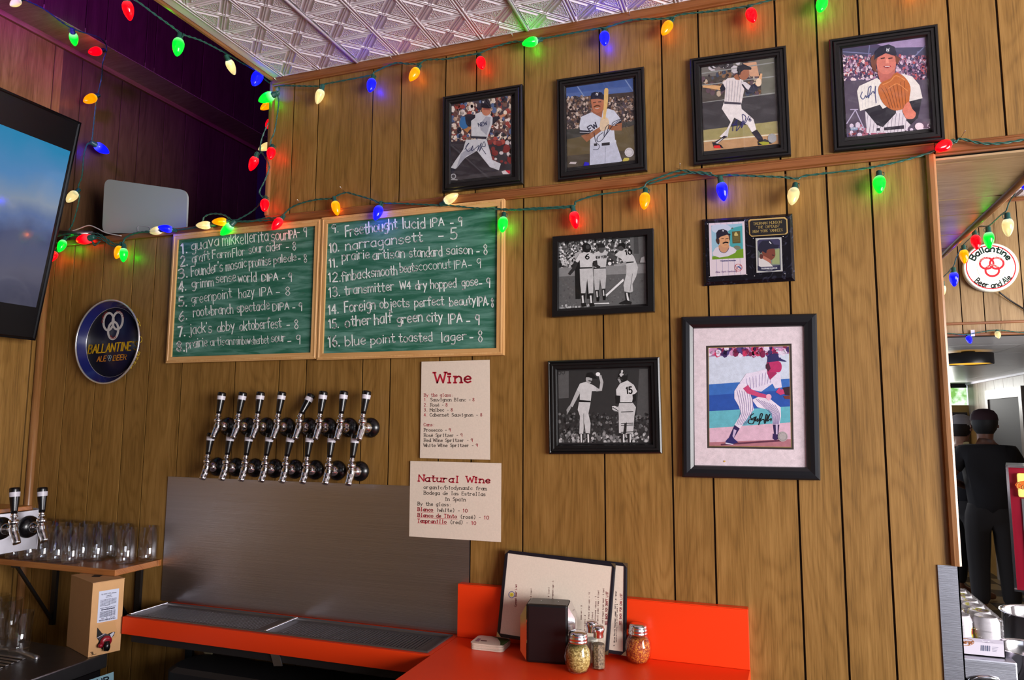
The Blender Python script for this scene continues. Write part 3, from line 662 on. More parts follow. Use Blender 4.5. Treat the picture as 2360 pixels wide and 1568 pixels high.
for ri, (y, xs) in enumerate(rows):
    for i, x in enumerate(xs):
        yy = y
        o = gp if firstg else gp.copy()
        if not firstg: COL.objects.link(o)
        firstg = False
        o.location = (x, yy+0, ZS+.0004); o.rotation_euler = (0, 0, random.random()*6)
        if (ri, i) == (0, 6): o['label'] = 'clear straight glass nearest the front edge, at the right end of the front row'
        elif (ri, i) == (1, 7): o['label'] = 'clear straight glass standing apart near the right end of the shelf'
        elif (ri, i) == (2, 8): o['label'] = 'clear straight glass farthest right against the wall on the shelf'
        else: o['label'] = 'clear straight glass on the wooden shelf, %s from the left in the %s row' % (NTH[i], ('front', 'middle', 'back')[ri])
# tap box coming off the left wall
XT = -2.30
t = thing('tap_box', 'steel-faced tap box with a wooden top at the left edge, in front of the shelf', 'tap tower', (-2.45, -.4, 1.22))
m = MB(); m.box((XL+.002, -.72, 1.224), (XT-.003, -.235, 1.345)); m.build('box_body', M['steel2'], t)
m = MB(); m.box((XT-.003, -.72, 1.222), (XT, -.236, 1.347)); m.build('face_plate', M['chrome'] if 0 else M['steel2'], t)
m = MB(); m.box((XL+.002, -.72, 1.348), (XT-.012, -.250, 1.362), bev=.002); m.build('wooden_top', M['shelf'], t)
m = MB(); m.box((XT-.030, -.2345, 1.218), (XT+.001, -.2325, 1.352)); m.build('end_card', M['white'], t)
for i, (px, py) in enumerate(((65, 1213), (0, 1217))):
    P_ = onX(px, py, XT); o = copy_tree(t0); o.location = (XT, P_.y, P_.z-.002); o.rotation_euler = (0, 0, math.pi/2)
    o['label'] = ('chrome beer tap with black handle on the tap box, in front of the glasses', 'chrome beer tap with black handle on the tap box, cut by the frame edge')[i]
    o['group'] = 'beer taps on the tap box'; o.scale = (1.12, 1.12, 1.12)
# ---------------------------------------------------------------- back bar cooler, glasses and boxed wine
ZK = .92; KF = .948
def kx_(x): return x*KF
def ky_(y): return -2+(y+2)*KF
t = thing('bar_cooler', 'steel-topped bottle cooler with a blue-white maker sign, at the lower left corner', 'cooler', (-2.37, -.6, 0))
m = MB(); m.box((XL+.002, -1.3, .03), (-1.985, -.232, .875), bev=.004); m.build('cabinet', M['blackgloss'], t)
m = MB(); m.box((XL+.002, -1.3, .876), (-1.972, -.222, ZK), bev=.004); m.build('worktop', mat('worn_dark_steel_top', (.16, .155, .165, 1), .3, .9, bump=.2, bscale=40, var=.2, vscale=12), t)
# recessed drain with a rounded rim
ca, cb = onZ(98, 1503, ZK), onZ(170, 1520, ZK)
m = MB(); q = [(-2.60, -.62), (-2.60, -.30), (-2.585, -.282), (-2.30, -.262), (-2.16, -.262), (-2.145, -.28)]
ring = smoothpath([(kx_(a), ky_(b), ZK+.002) for a, b in ((-2.64, -.70), (-2.50, -.262), (-2.44, -.225), (-2.36, -.225), (-2.235, -.252))], 4)
m.tube(ring, .009, 8); m.build('drain_rim', M['steel2'], t)
for kx in range(14):
    m = MB(); yy = -.275-kx*.021; m.box((kx_(-2.46), ky_(yy), ZK+.0005), (kx_(-2.27+kx*.004), ky_(yy)+.009, ZK+.004), bev=.001); m.build('drain_slat', M['steel2'], t)
m = MB(); m.box((-1.9845, -1.2, .846), (-1.980, -.24, .872)); m.build('front_lip', M['black'], t)
bx = -1.978
A = Art(lambda px, py, z: onX(px, py, bx+.0015+z))
A.poly([(110,1600),(262,1549),(262,1600),(110,1640)], (150,190,205)); A.text('BEVERAGE-AIR.', (95,1620), (258,1571), 13, 3.0, (20,24,40), slant=.12)
sg = A.build('sign_print', M['print']); sg.parent = t; sg.matrix_parent_inverse = wm(t).inverted()
m = MB(); m.box((bx-.006, -1.1, .80), (bx, -.245, .846)); m.build('sign_plate', M['white'], t)
gp2 = glass_proto(.034, .125, .006); tag(gp2, 'clear tumbler standing nearest the boxed wine on the cooler', 'glass', 'glasses on the cooler')
gl = [((46,1505), 'clear tumbler standing nearest the boxed wine on the cooler'), ((22,1470), 'clear tumbler half hidden behind the nearest one on the cooler'), ((-8,1500), 'clear tumbler on the cooler cut by the left edge of the frame'), ((-6,1458), 'rearmost clear tumbler on the cooler below the shelf')]
for i, (p, lb) in enumerate(gl):
    o = gp2 if i == 0 else gp2.copy()
    if i: COL.objects.link(o)
    w = onZ(p[0], p[1], ZK); o.location = (w.x, w.y-.004, ZK+.0006); o['label'] = lb
pF, pR, pL = onZ(202.5,1517,ZK), onZ(276.6,1500,ZK), onZ(127,1495,ZK)
e1 = (pR-pF); e2 = (pL-pF); e2 = e2-e1*(e2.dot(e1)/e1.length_squared); H_ = .221; w1, w2 = e1.length, e2.length; e1.normalize(); e2.normalize()
t = thing('wine_box', 'brown cardboard three litre wine box with a torn tap hole, on the cooler', 'box', V(pF), math.atan2(e1.y, e1.x))
def wb(name, a, b, mm, bev=0):
    m = MB(); m.box(a, b, 0, bev); return m.build(name, mm, t, loc=(0, 0, 0))
up_ = 1 if Vector((-e1.y, e1.x)).dot(Vector((e2.x, e2.y))) > 0 else -1
wb('carton', (0, 0, .0008), (w1, w2*up_, H_), M['card'])
wb('top_flap', (-.0008, -.0006*up_, H_+.0005), (w1+.001, w2*up_, H_+.002), M['card'])
m = MB(); m.prism([(w1*.5, w2*up_*.42, H_+.0025), (w1*.32, w2*up_*.53, H_+.0025), (w1*.5, w2*up_*.66, H_+.0025), (w1*.68, w2*up_*.53, H_+.0025)], (0, 0, .0006)); m.build('finger_hole', M['dark'], t, loc=(0, 0, 0))
nF = Vector((e1.y, -e1.x, 0))*up_
A = Art(planemap(pF+nF*.0006, nF))
A.poly([(228.5,1364),(274.6,1356.5),(270.5,1428),(223.5,1437)], (205,210,230))
def tl(u0, u1, v, txt, cap, w, c=(60,60,90)):
    f = lambda u, v_: ((228.5+(274.6-228.5)*u)*(1-v_)+(223.5+(270.5-223.5)*u)*v_, (1364-7.5*u)*(1-v_)+(1437-9*u)*v_)
    A.text(txt, f(u0, v), f(u1, v), cap, w, c)
tl(.15,.62,.13,'B I O M I S O S',2.6,.6); tl(.66,.88,.13,'ORGANIC',1.8,.5); tl(.38,.64,.19,'ecologico 2017',1.8,.4); tl(.36,.68,.235,'vino tinto',1.8,.4)
for i in range(6): tl(.10,.90 if i != 5 else .6,.30+i*.037,'red wine made from organic grapes grown',1.5,.35)
tl(.12,.88,.56,'contains sulphites do not freeze',1.6,.45); tl(.18,.85,.62,'Cultivated Without Pesticides',2.2,.8)
for i in range(6): tl(.12,.88,.68+i*.032,'produced and bottled by the cellar in spain',1.5,.35)
tl(.2,.34,.90,'750',2.2,.4); tl(.45,.52,.90,'3L',2.2,.4); tl(.62,.86,.90,'13.5 vol',2.2,.4); tl(.10,.90,.96,'VINO DE LA TIERRA DE CASTILLA',2.8,.5)
A.text('3L.', (210,1511), (222,1508), 7, 1.2, (60,45,30))
A.poly([(228,1440),(265,1433),(271,1460),(268,1470),(228,1475)], (200,154,102))
A.poly([(224.5,1447),(227,1450),(235,1460),(245,1464),(252,1460),(262,1456.5),(265.7,1457),(262,1466),(256,1472),(252,1490),(249,1502),(240,1501),(232,1494),(223,1491),(228,1478),(223,1470)], (14,10,12))
A.poly([(225,1470),(241,1460),(250,1463),(257,1473),(230,1478)], (60,56,66)); A.line([(224,1471),(242,1461)], 1.1, (190,190,205)); A.poly([(253,1463),(262,1457),(264,1459),(257,1471)], (190,190,200))
lb_ = A.build('printed_face', M['print']); lb_.parent = t; lb_.matrix_parent_inverse = wm(t).inverted()
M['darkred'] = mat('dark_red_tap_plastic', L(140, 12, 34), .3)
tc = onP(243, 1478, pF+nF*.004, nF)
m = MB(); m.lathe([(.016, 0), (.017, .006), (.0145, .010), (.008, .011)], 20, o=tc, axis=nF); sp = m.build('spigot_collar', M['darkred'], t)
m = MB(); m.lathe([(.008, 0), (.0105, .018), (.008, .028)], 14, o=tc+nF*.012+Vector((0, 0, .002)), axis=(0, 0, -1)); m.build('spigot', M['blackgloss'], t)
m = MB(); c_ = onP(230, 1488, pF+nF*.01, nF); m.lathe([(.005, 0), (.008, .004), (.005, .012)], 10, o=c_, axis=nF); m.build('spigot_wing', M['darkred'], t)
# things below the tray counter
bn = thing('waste_bin', 'black rounded bin standing in the dark under the red tray counter', 'bin', (-1.5, -.2, 0))
m = MB()
def rr(x0, x1, y0, y1, z, r=.05):
    P = []
    for cx, cy, a in ((x1-r, y1-r, 0), (x0+r, y1-r, 90), (x0+r, y0+r, 180), (x1-r, y0+r, 270)):
        for k in range(5): P.append((cx+r*math.cos(math.radians(a+k*22.5)), cy+r*math.sin(math.radians(a+k*22.5)), z))
    return P
lev = [rr(-1.74, -1.06, -.175, -.045, .0), rr(-1.78, -1.00, -.185, -.042, .84), rr(-1.79, -.99, -.188, -.040, .845), rr(-1.79, -.99, -.188, -.040, .875), rr(-1.77, -1.01, -.180, -.046, .890)]
vs = [p for l_ in lev for p in l_]; n_ = 20
m.add(vs, [(j*n_+i, j*n_+(i+1) % n_, (j+1)*n_+(i+1) % n_, (j+1)*n_+i) for j in range(4) for i in range(n_)]+[tuple(4*n_+i for i in range(n_)), tuple(range(n_))[::-1]])
m.build('bin_body', mat('dull_black_bin', L(26, 26, 30), .55), bn)
pp = thing('drain_pipe', 'thin dark drain pipe with a pale crusted elbow under the tray counter', 'pipe', (-1.3, -.02, .8))
a_, b_ = onY(478, 1500, -.03), onY(488, 1506, -.03)
m = MB(); m.tube(smoothpath([V(onY(492,1507,-.03)), V(onY(640,1517,-.03)), V(onY(760,1535,-.03)), V(onY(830,1558,-.03))], 4), .008, 10); m.build('pipe', mat('dark_copper_pipe', L(60, 50, 48), .5, .4), pp)
m = MB(); m.tube(smoothpath([V(onY(476,1484,-.03)), V(onY(474,1494,-.03)), V(onY(482,1505,-.03)), V(onY(494,1507,-.03))], 3), .012, 10); m.build('elbow', mat('crusted_pale_fitting', L(150, 140, 110), .9, var=.4, vscale=120), pp)
# ---------------------------------------------------------------- things on the bar
k_ = 3.278
def mp_(x, y): return (1040+x/k_, 1240+y/k_)
# menus leaning on the wall
def menu(name, label, cs, off, art):
    p0 = onY(*mp_(345,745), -.068-off); n = Vector((0, -1, .21)).normalized()
    P_ = [onP(*mp_(*c), p0, n) for c in cs]
    t = thing(name, label, 'menu', V(p0), group='menus leaning on the bar splash')
    def inset(d):
        out = []
        for i in range(4):
            a = (P_[i-1]-P_[i]).normalized(); b = (P_[(i+1) % 4]-P_[i]).normalized(); out.append(P_[i]+(a+b)*d)
        return out
    m = MB(); m.prism([V(p) for p in P_], n*-.004); m.build('cover', M['black'], t)
    m = MB(); m.sweep_rect([V(p) for p in P_], [(0, -.003), (.0, .0015), (.003, .0022), (.0085, .0022), (.0092, .0006)], n); m.build('binding', mat('black_stitched_binding', L(22, 18, 28), .4), t)
    m = MB(); m.prism([V(p+n*.0003) for p in inset(.0088)], n*.0005); m.build('menu_sheet', M['paper'], t)
    for p, i in zip(P_, range(4)):
        a = (P_[i-1]-p).normalized()*.013; b = (P_[(i+1) % 4]-p).normalized()*.013
        m = MB(); m.prism([V(p+n*.0024), V(p+a+n*.0024), V(p+b+n*.0024)], n*.0008); m.build('corner_cap', M['brass'], t)
    A = Art(planemap(p0, n, .0012)); art(A); o = A.build('menu_lettering', M['print']); o.parent = t; o.matrix_parent_inverse = wm(t).inverted()
    return t
M['brass'] = mat('brass_corner', (.75, .60, .36, 1), .25, 1.0)
def vt(A, txt, x, y0, y1, cap, w, c=(120,90,90)):   # text running upward
    A.text(txt, mp_(x, y0), mp_(x-(y0-y1)*-.03, y1), cap/k_, w/k_, c, mono=6.6, serif=False)
def art1(A):
    c = mp_(457, 430)
    A.ell(*c, 4.6, 4.8, (214,200,70)); A.ring(*c, 6.8, 7.2, 1.2, (90,90,150)); A.ell(*c, 1.6, 1.8, (190,160,40))
    vt(A, 'Canned Beer List', 492, 520, 350, 14, 2.6, (150,60,70))
    for x, y0, y1, s_ in ((606,470,380,'- 8 (can)'),(740,470,372,'- 8 (can)'),(770,470,325,'narragansett lager - 5'),(985,620,510,'session - 5'),(1012,720,585,'brown ale bottle - 8'),(1040,700,410,'oatmeal stout american - 10'),(1070,620,560,'stout'),(1092,640,440,'smuttynose robust - 9'),(1110,650,395,'sixpoint global trapo - 8 (can)'),(1148,650,380,'reed a maggot burger beast - 8 (can)')):
        vt(A, s_, x, y0, y1, 9, 1.8, (140,100,96))
    vt(A, 'SEE BACK FOR DRAFT LIST', 1178, 660, 405, 15, 2.8, (150,50,60))
def art2(A):
    vt(A, '9. Blue Point Toasted Lager (NY) - pilsner', 1236, 820, 400, 9, 2.4, (70,60,66)); vt(A, 'contains a malty rich caramel taste - 8', 1250, 790, 500, 8, 1.6, (110,80,80))
    vt(A, 'SEE BACK FOR CAN LIST', 1285, 660, 420, 15, 2.8, (150,50,60))
menu('menu', 'large framed menu page in front, its corner behind the napkin dispenser', [(410,90),(1243,195),(1187,885),(345,745)], 0, art1)
menu('menu', 'second framed menu page peeking out behind the front one, beside the chili jar', [(520,105),(1330,192),(1322,893),(470,765)], -.008, art2)
# napkin dispenser
dA = onZ(*mp_(555,925), ZB); dB = onZ(*mp_(858,940), ZB)
dA = Vector((-.612, -.150, ZB)); 
t = thing('napkin_dispenser', 'black and chrome napkin dispenser standing in front of the menu', 'napkin dispenser', (-.558, -.122, ZB+.0005), math.atan2(.016, .105))
def part(name, mb_, m_): return mb_.build(name, m_, t, loc=(0, 0, 0))
m = MB(); m.box((-.054, -.036, 0), (.054, .036, .147), bev=.006); part('black_wrap', m, M['black'])
for sx_ in (-1, 1):
    m = MB(); o_ = [(-.036, .004), (.036, .004), (.036, .145), (-.036, .145)]; 
    B = [(sx_*.0545, y, z) for y, z in o_]; Mi = [(sx_*.072, y*.80, .070+(z-.074)*.62) for y, z in o_]; I_ = [(sx_*.068, y*.48, .070+(z-.074)*.48) for y, z in o_]; D_ = [(sx_*.058, y*.44, .070+(z-.074)*.42) for y, z in o_]
    m.add(B+Mi+I_+D_, [(r*4+i, r*4+(i+1) % 4, (r+1)*4+(i+1) % 4, (r+1)*4+i) for r in range(3) for i in range(4)]); part('chrome_face', m, M['chrome'])
    m = MB(); m.box((sx_*.0548, -.014, .05), (sx_*.0575, .014, .095)); part('napkins', m, M['white'])
for x_ in (-.022, .024):
    m = MB(); m.lathe([(.0018, 0), (.0012, .001)], 8, o=(x_, .004, .147)); part('rivet', m, M['chrome'])
# shakers
def lid(m, r, z, holes=True):
    m.lathe([(r*.98, z), (r*1.04, z+.002), (r*1.04, z+.005), (r*.99, z+.007), (r*1.02, z+.009), (r*1.02, z+.013), (r*.96, z+.016), (r*.98, z+.018), (r*.90, z+.024), (r*.62, z+.0275), (0, z+.0285)], 28)
def flute(a, h): return 1+.055*abs(math.sin(5*(a+h*9)))
FILL = {}
def fillmat(name, a, b, c):
    m, N, K, P = newmat(name); g = N.new('ShaderNodeNewGeometry'); v = N.new('ShaderNodeTexVoronoi'); v.inputs['Scale'].default_value = 380; K.new(g.outputs['Position'], v.inputs['Vector'])
    r = N.new('ShaderNodeValToRGB'); r.color_ramp.elements[0].color = a; r.color_ramp.elements[1].color = c; e = r.color_ramp.elements.new(.5); e.color = b
    s_ = N.new('ShaderNodeSeparateColor'); K.new(v.outputs['Color'], s_.inputs[0]); K.new(s_.outputs[0], r.inputs[0]); K.new(r.outputs[0], P.inputs['Base Color']); P.inputs['Roughness'].default_value = .8; return m
def cheese_shaker(label, px, py, mm):
    p = onZ(*mp_(px, py), ZB); t = thing('shaker', label, 'shaker', (p.x, p.y+.0, ZB+.0005), group='round fluted shakers')
    m = MB(); m.lathe([(0, .0), (.022, 0), (.026, .003), (.031, .018), (.033, .035), (.031, .052), (.0255, .066), (.0235, .072)], 40, arc=lambda a, h: flute(a, h) if .004 < h < .064 else 1, caps=False); m.build('jar', M['glass2'], t, loc=(0, 0, 0))
    m = MB(); m.lathe([(0, .003), (.021, .003), (.027, .016), (.0292, .034), (.0272, .052), (.023, .060), (0, .061)], 30, arc=lambda a, h: flute(a, h) if .004 < h < .064 else 1, caps=False); m.build('contents', mm, t, loc=(0, 0, 0))
    m = MB(); lid(m, .0245, .0700); m.build('lid', M['chrome'], t, loc=(0, 0, 0)); return t
M['glass2'] = glassmat('shaker_glass', (.96, .97, .95, 1), .03)
cheese_shaker('round fluted shaker of dried green herbs, nearest the bar front', 960, 1010, fillmat('dried_herbs', L(110, 88, 36), L(158, 134, 70), L(214, 196, 130)))
cheese_shaker('round fluted shaker of red chili flakes, right of the menus', 1415, 940, fillmat('chili_flakes', L(120, 28, 12), L(170, 70, 22), L(226, 150, 50)))
def slim(label, p, mm):
    t = thing('shaker', label, 'shaker', (p.x, p.y, ZB+.0005), .2, group='slim paneled salt and pepper shakers')
    m = MB(); m.lathe([(0, 0), (.0165, 0), (.0178, .003), (.0180, .045), (.0175, .068), (.0125, .079)], 8, caps=False, smooth=False); m.build('jar', M['glass2'], t, loc=(0, 0, 0))
    m = MB(); m.lathe([(0, .003), (.0155, .003), (.0158, .060), (0, .0605)], 8, caps=False, smooth=False); m.build('contents', mm, t, loc=(0, 0, 0))
    m = MB(); m.lathe([(.0128, .076), (.0135, .079), (.0128, .085), (.0150, .090), (.0160, .096), (.0135, .103), (.008, .1060), (0, .107)], 24, caps=False); m.build('lid', M['chrome'], t, loc=(0, 0, 0))
slim('slim pepper shaker with a chrome cap, right of the herb shaker', onZ(*mp_(1113, 988), ZB), fillmat('ground_pepper', L(80, 66, 50), L(150, 128, 100), L(60, 50, 42)))
slim('slim salt shaker with a chrome cap, mostly hidden behind the pepper', Vector((-.447, -.106, ZB)), fillmat('salt', L(220, 215, 210), L(235, 232, 226), L(200, 196, 190)))
# coasters
cc = [onZ(*((900+x/6.323), (1320+y/6.323)), ZB) for x, y in ((1165,1112),(1640,1182),(1755,1062))]
cx = (cc[0]+cc[2])/2
for i in range(11):
    m = MB(); P_ = rr(-.0475, .0475, -.0375, .0375, 0, .012); m.prism(P_, (0, 0, .0013))
    o = m.build('coaster', M['paper']); o.location = (cx.x+random.uniform(-.0012, .0012), cx.y-.001+random.uniform(-.0012, .0012), ZB+.0006+i*.0016); o.rotation_euler = (0, 0, random.uniform(-.03, .03))
    if i < 10: tag(o, 'cream cardboard coaster inside the stack left of the menu', 'coaster', 'coasters in the stack on the bar')
    else:
        tag(o, 'topmost coaster of the stack, cream with a dark green curved corner', 'coaster', 'coasters in the stack on the bar')
        A = Art(lambda px, py, z: onZ(px, py, o.location.z+.0017+z)); ck = lambda x, y: (900+x/6.323, 1320+y/6.323)
        A.poly([ck(*q) for q in ((1475,932),(1560,960),(1600,1015),(1600,1058),(1640,1066),(1745,985),(1700,965))], (52,84,40)); A.line([ck(1620,1050), ck(1735,975)], 1.2, (90,120,60))
        A.poly([ck(*q) for q in ((1230,1000),(1285,1008),(1320,965),(1275,958))], (150,120,130)); A.line([ck(1320,992), ck(1400,998)], 2.2, (110,80,80))
        pr_ = A.build('coaster_print', M['print']); pr_.parent = o; pr_.matrix_parent_inverse = wm(o).inverted()
# ---------------------------------------------------------------- chalkboards
def boardmat():
    m, N, K, P = newmat('green_chalkboard_with_smears'); g = N.new('ShaderNodeNewGeometry'); mp = N.new('ShaderNodeMapping'); mp.inputs['Scale'].default_value = (1.2, 1, 9); mp.inputs['Rotation'].default_value = (0, .12, 0)
    K.new(g.outputs['Position'], mp.inputs[0]); n = N.new('ShaderNodeTexNoise'); n.inputs['Scale'].default_value = 6; n.inputs['Detail'].default_value = 7; n.inputs['Roughness'].default_value = .6; n.inputs['Distortion'].default_value = .6
    K.new(mp.outputs[0], n.inputs['Vector']); r = N.new('ShaderNodeValToRGB'); r.color_ramp.elements[0].position = .42; r.color_ramp.elements[1].position = .74
    r.color_ramp.elements[0].color = L(30, 96, 74); r.color_ramp.elements[1].color = L(104, 152, 138); K.new(n.outputs['Fac'], r.inputs[0]); K.new(r.outputs[0], P.inputs['Base Color']); P.inputs['Roughness'].default_value = .8; return m
M['board'] = boardmat()
cbx = lambda x, y: (370+x/2.878, 440+y/2.878)
def chalkboard(label, cs, lines):
    P_ = [onY(*c, -.016) for c in cs]   # TL TR BR BL outer corners of the frame face
    x0, x1, z1, z0 = (P_[0].x+P_[3].x)/2, (P_[1].x+P_[2].x)/2, (P_[0].z+P_[1].z)/2, (P_[2].z+P_[3].z)/2
    t = thing('chalkboard', label, 'chalkboard', (x0, -.001, z0), group='chalkboards with the tap list')
    m = MB(); m.box((x0+.012, -.009, z0+.012), (x1-.012, -.0025, z1-.012)); m.build('slate', M['board'], t)
    w = .0215
    for nm, q in (('rail_top', [(x0,z1),(x1,z1),(x1-w,z1-w),(x0+w,z1-w)]), ('rail_bottom', [(x0,z0),(x1,z0),(x1-w,z0+w),(x0+w,z0+w)]), ('rail_left', [(x0,z1),(x0,z0),(x0+w,z0+w),(x0+w,z1-w)]), ('rail_right', [(x1,z1),(x1,z0),(x1-w,z0+w),(x1-w,z1-w)])):
        c_ = Vector((sum(a for a, b in q)/4, 0, sum(b for a, b in q)/4)); m = MB()
        m.add([(a, -.016, b) for a, b in q]+[(a, -.001, b) for a, b in q], [(0,1,2,3),(0,1,5,4),(1,2,6,5),(2,3,7,6),(3,0,4,7)])
        o = m.build('frame_rail', M['pine'] if 'left' in nm or 'right' in nm else M['pine_x'], t)
    m = MB(); m.sweep_rect([(x0,-.016,z1),(x1,-.016,z1),(x1,-.016,z0),(x0,-.016,z0)], [(.0035, 0), (.0045, .0015), (.0085, .0015), (.0095, 0)], (0, -1, 0)); m.build('frame_bead', M['pine'], t)
    A = Art(wallmap(-.0093), step=1e-5)
    for ln in lines:
        txt, (ax, ay), (bx_, by), cap = ln[:4]; ay = by+.06*(bx_-ax) if txt.startswith('- ') else ay; w_ = ln[4] if len(ln) > 4 else 5.2
        A.text(txt, cbx(ax, ay), cbx(bx_, by), cap/2.878, w_*1.12/2.878, (255,255,255), jit=.5, up=(-.04, -1))
    o = A.build('chalk_writing', M['chalk'], t)
    return t
M['pine_x'] = wood('pine_chalkboard_frame_crosswise', L(186, 134, 76), L(205, 156, 98), L(222, 178, 122), axis='x', fine=.6, rings=.3, rough=.4)
chalkboard('left chalkboard, the smaller one, listing taps 1 to 8', [(399,543),(740,502),(727,828),(382,837)], [
 ('1.', (135,418), (180,412), 70, 8), ('guava', (205,398), (388,362), 74), ('mikkellerita', (412,364), (716,334), 82), ('sour', (735,335), (845,322), 74), ('IPA', (848,320), (903,308), 56), ('- 9', (905,288), (972,302), 62),
 ('2.', (133,503), (182,497), 66, 8), ('graft', (210,482), (325,455), 66), ('Farm', (345,448), (465,436), 56), ('Flor', (478,440), (558,428), 60), ('sour', (585,418), (680,405), 62), ('cider', (700,402), (805,390), 62), ('- 8', (832,380), (900,392), 52),
 ('3.', (118,584), (182,572), 66, 8), ("Founder's", (205,572), (412,532), 70), ('mosaic', (435,530), (570,503), 66), ('promise', (588,508), (732,488), 66), ('pale', (752,485), (835,470), 56), ('ale', (845,470), (900,460), 50), ('- 8', (912,440), (972,472), 52),
 ('4.', (122,680), (172,655), 66, 8), ('grimm', (208,648), (352,632), 66), ('sense', (368,612), (500,600), 62), ('world', (515,606), (636,600), 66), ('DIPA', (672,602), (778,592), 48, 6), ('- 9', (806,570), (872,600), 56),
 ('5.', (122,770), (176,762), 66, 8), ('greenpoint', (205,748), (472,710), 66, 4.4), ('hazy', (520,712), (622,700), 66, 4.4), ('IPA', (655,702), (740,690), 54, 4.4), ('- 8', (765,668), (862,692), 56, 4.4),
 ('6.', (122,868), (178,850), 62, 7), ('root+branch', (218,836), (482,812), 66), ('spectacle', (508,808), (722,785), 66), ('DIPA', (745,800), (852,786), 48), ('- 9', (875,775), (940,795), 56),
 ('7.', (118,970), (165,962), 66, 9), ("jack's", (192,950), (340,938), 70), ('abby', (376,938), (490,922), 66), ('oktoberfest', (526,930), (802,905), 66), ('- 8', (836,886), (916,915), 60),
 ('8.', (108,1068), (162,1062), 62, 10), ('prairie', (172,1048), (310,1028), 64), ('artisan', (330,1028), (476,1020), 56, 4), ('rainbow', (486,1022), (596,1018), 56, 3.2), ('sherbet', (604,1020), (718,1012), 56, 3.4), ('sour', (735,1004), (826,998), 58), ('- 9', (842,985), (930,1020), 58)])
chalkboard('right chalkboard, the wider one, listing taps 9 to 16', [(742,500),(1163,460),(1158,820),(729,829)], [
 ('9.', (1135,282), (1182,272), 58, 6), ('Freethought', (1228,305), (1570,250), 74, 7), ('lucid', (1605,252), (1755,245), 74, 7), ('IPA', (1788,243), (1880,230), 56, 6), ('- 9', (1920,195), (2002,232), 58, 6),
 ('10.', (1120,412), (1185,402), 64, 8), ('narragansett', (1228,394), (1738,335), 66, 6.5), ('- 5', (1842,300), (1968,322), 74, 6.5),
 ('11.', (1118,510), (1175,502), 58, 8), ('prairie', (1205,465), (1385,445), 66, 6), ('artisan', (1408,455), (1620,440), 66, 6), ('standard', (1650,442), (1868,432), 66, 6), ('saison', (1896,420), (2070,418), 62, 6), ('- 8', (2095,385), (2170,425), 70, 6),
 ('12.', (1112,606), (1196,600), 62, 7), ('finback', (1200,602), (1390,575), 68, 6), ('smooth', (1398,572), (1570,556), 66, 6), ('beats', (1590,545), (1705,530), 62, 6), ('coconut', (1712,528), (1925,510), 62, 4), ('IPA', (1945,520), (2030,505), 56, 4), ('- 9', (2040,480), (2128,515), 62, 4),
 ('13.', (1115,705), (1192,698), 62, 7), ('transmitter', (1222,690), (1548,660), 62, 6), ('W4', (1588,655), (1660,650), 54, 6), ('dry', (1690,656), (1766,648), 60, 6), ('hopped', (1792,650), (1962,640), 62, 6), ('gose', (1998,640), (2105,625), 62, 6), ('- 9', (2112,605), (2188,640), 64, 6),
 ('14.', (1112,820), (1182,812), 64, 7), ('Foreign', (1222,805), (1425,785), 74, 7), ('objects', (1455,778), (1650,768), 64, 6), ('perfect', (1686,772), (1880,758), 62, 6), ('beauty', (1918,765), (2090,752), 60, 6), ('IPA', (2100,768), (2168,758), 62, 6), ('- 8', (2166,730), (2210,770), 60, 6),
 ('15.', (1115,915), (1184,905), 60, 7), ('other', (1225,905), (1395,885), 70, 7), ('half', (1420,890), (1535,870), 70, 7), ('green', (1570,880), (1738,868), 66, 7), ('city', (1765,868), (1870,865), 66, 7), ('IPA', (1908,885), (2000,872), 66, 7), ('- 9', (2028,850), (2118,888), 70, 7),
 ('16.', (1112,1040), (1190,1030), 72, 8), ('blue', (1226,1030), (1360,1020), 70, 6), ('point', (1395,1018), (1555,1005), 62, 6), ('toasted', (1582,1002), (1802,1000), 62, 6), ('lager', (1862,1005), (2028,985), 62, 6), ('- 8', (2050,965), (2138,1000), 74, 6)])
# ---------------------------------------------------------------- wine papers
pq = lambda x, y: (930+x/3.565, 820+y/3.565)
def sheet(label, cs, name='paper_sign'):
    P_ = [onY(*c, -.0055) for c in cs]; m = MB(); m.prism([V(p) for p in P_], (0, .0007, 0)); o = m.build(name, M['paper']); return tag(o, label, 'paper sign')
RD, BK = (176,32,52), (66,58,52)
s1 = sheet('upper paper sign, headed Wine, taped below the right chalkboard', [pq(148,50), pq(708,35), pq(711,856), pq(135,842)])
A = Art(wallmap(-.0057), step=1e-5)
A.text('Wine', pq(272,224), pq(572,220), 84/3.565, 14/3.565, RD, mono=6.8, serif=True)
def pl(A, parts, y, cap=26, w=3.6, dy=0):
    for txt, xa, xb, c in parts: A.text(txt, pq(xa, y), pq(xb, y+dy*(xb-xa)), cap/3.565, w/3.565, c, mono=6.8, serif=True)
PR = (186,60,72)
pl(A, [('By the glass:', 170, 412, PR)], 336); pl(A, [('1.', 168, 204, PR), ('Sauvignon Blanc -', 222, 556, BK), ('8', 567, 588, RD)], 375); pl(A, [('2.', 168, 204, PR), ('Ros\u00e9 -', 222, 334, BK), ('8', 346, 367, RD)], 418)
pl(A, [('3.', 168, 204, PR), ('Malbec -', 220, 376, BK), ('8', 388, 410, RD)], 458); pl(A, [('4.', 168, 204, PR), ('Cabernet Sauvignon -', 218, 616, BK), ('8', 630, 652, RD)], 500)
pl(A, [('Cans:', 168, 260, PR)], 580); pl(A, [('Prosecco -', 170, 360, BK), ('9', 371, 392, RD)], 624); pl(A, [('Ros\u00e9 Spritzer -', 170, 454, BK), ('9', 468, 489, RD)], 667); pl(A, [('Red Wine Spritzer -', 170, 540, BK), ('9', 553, 574, RD)], 708); pl(A, [('White Wine Spritzer -', 170, 580, BK), ('9', 594, 616, RD)], 750)
A.build('lettering', M['print'], s1)
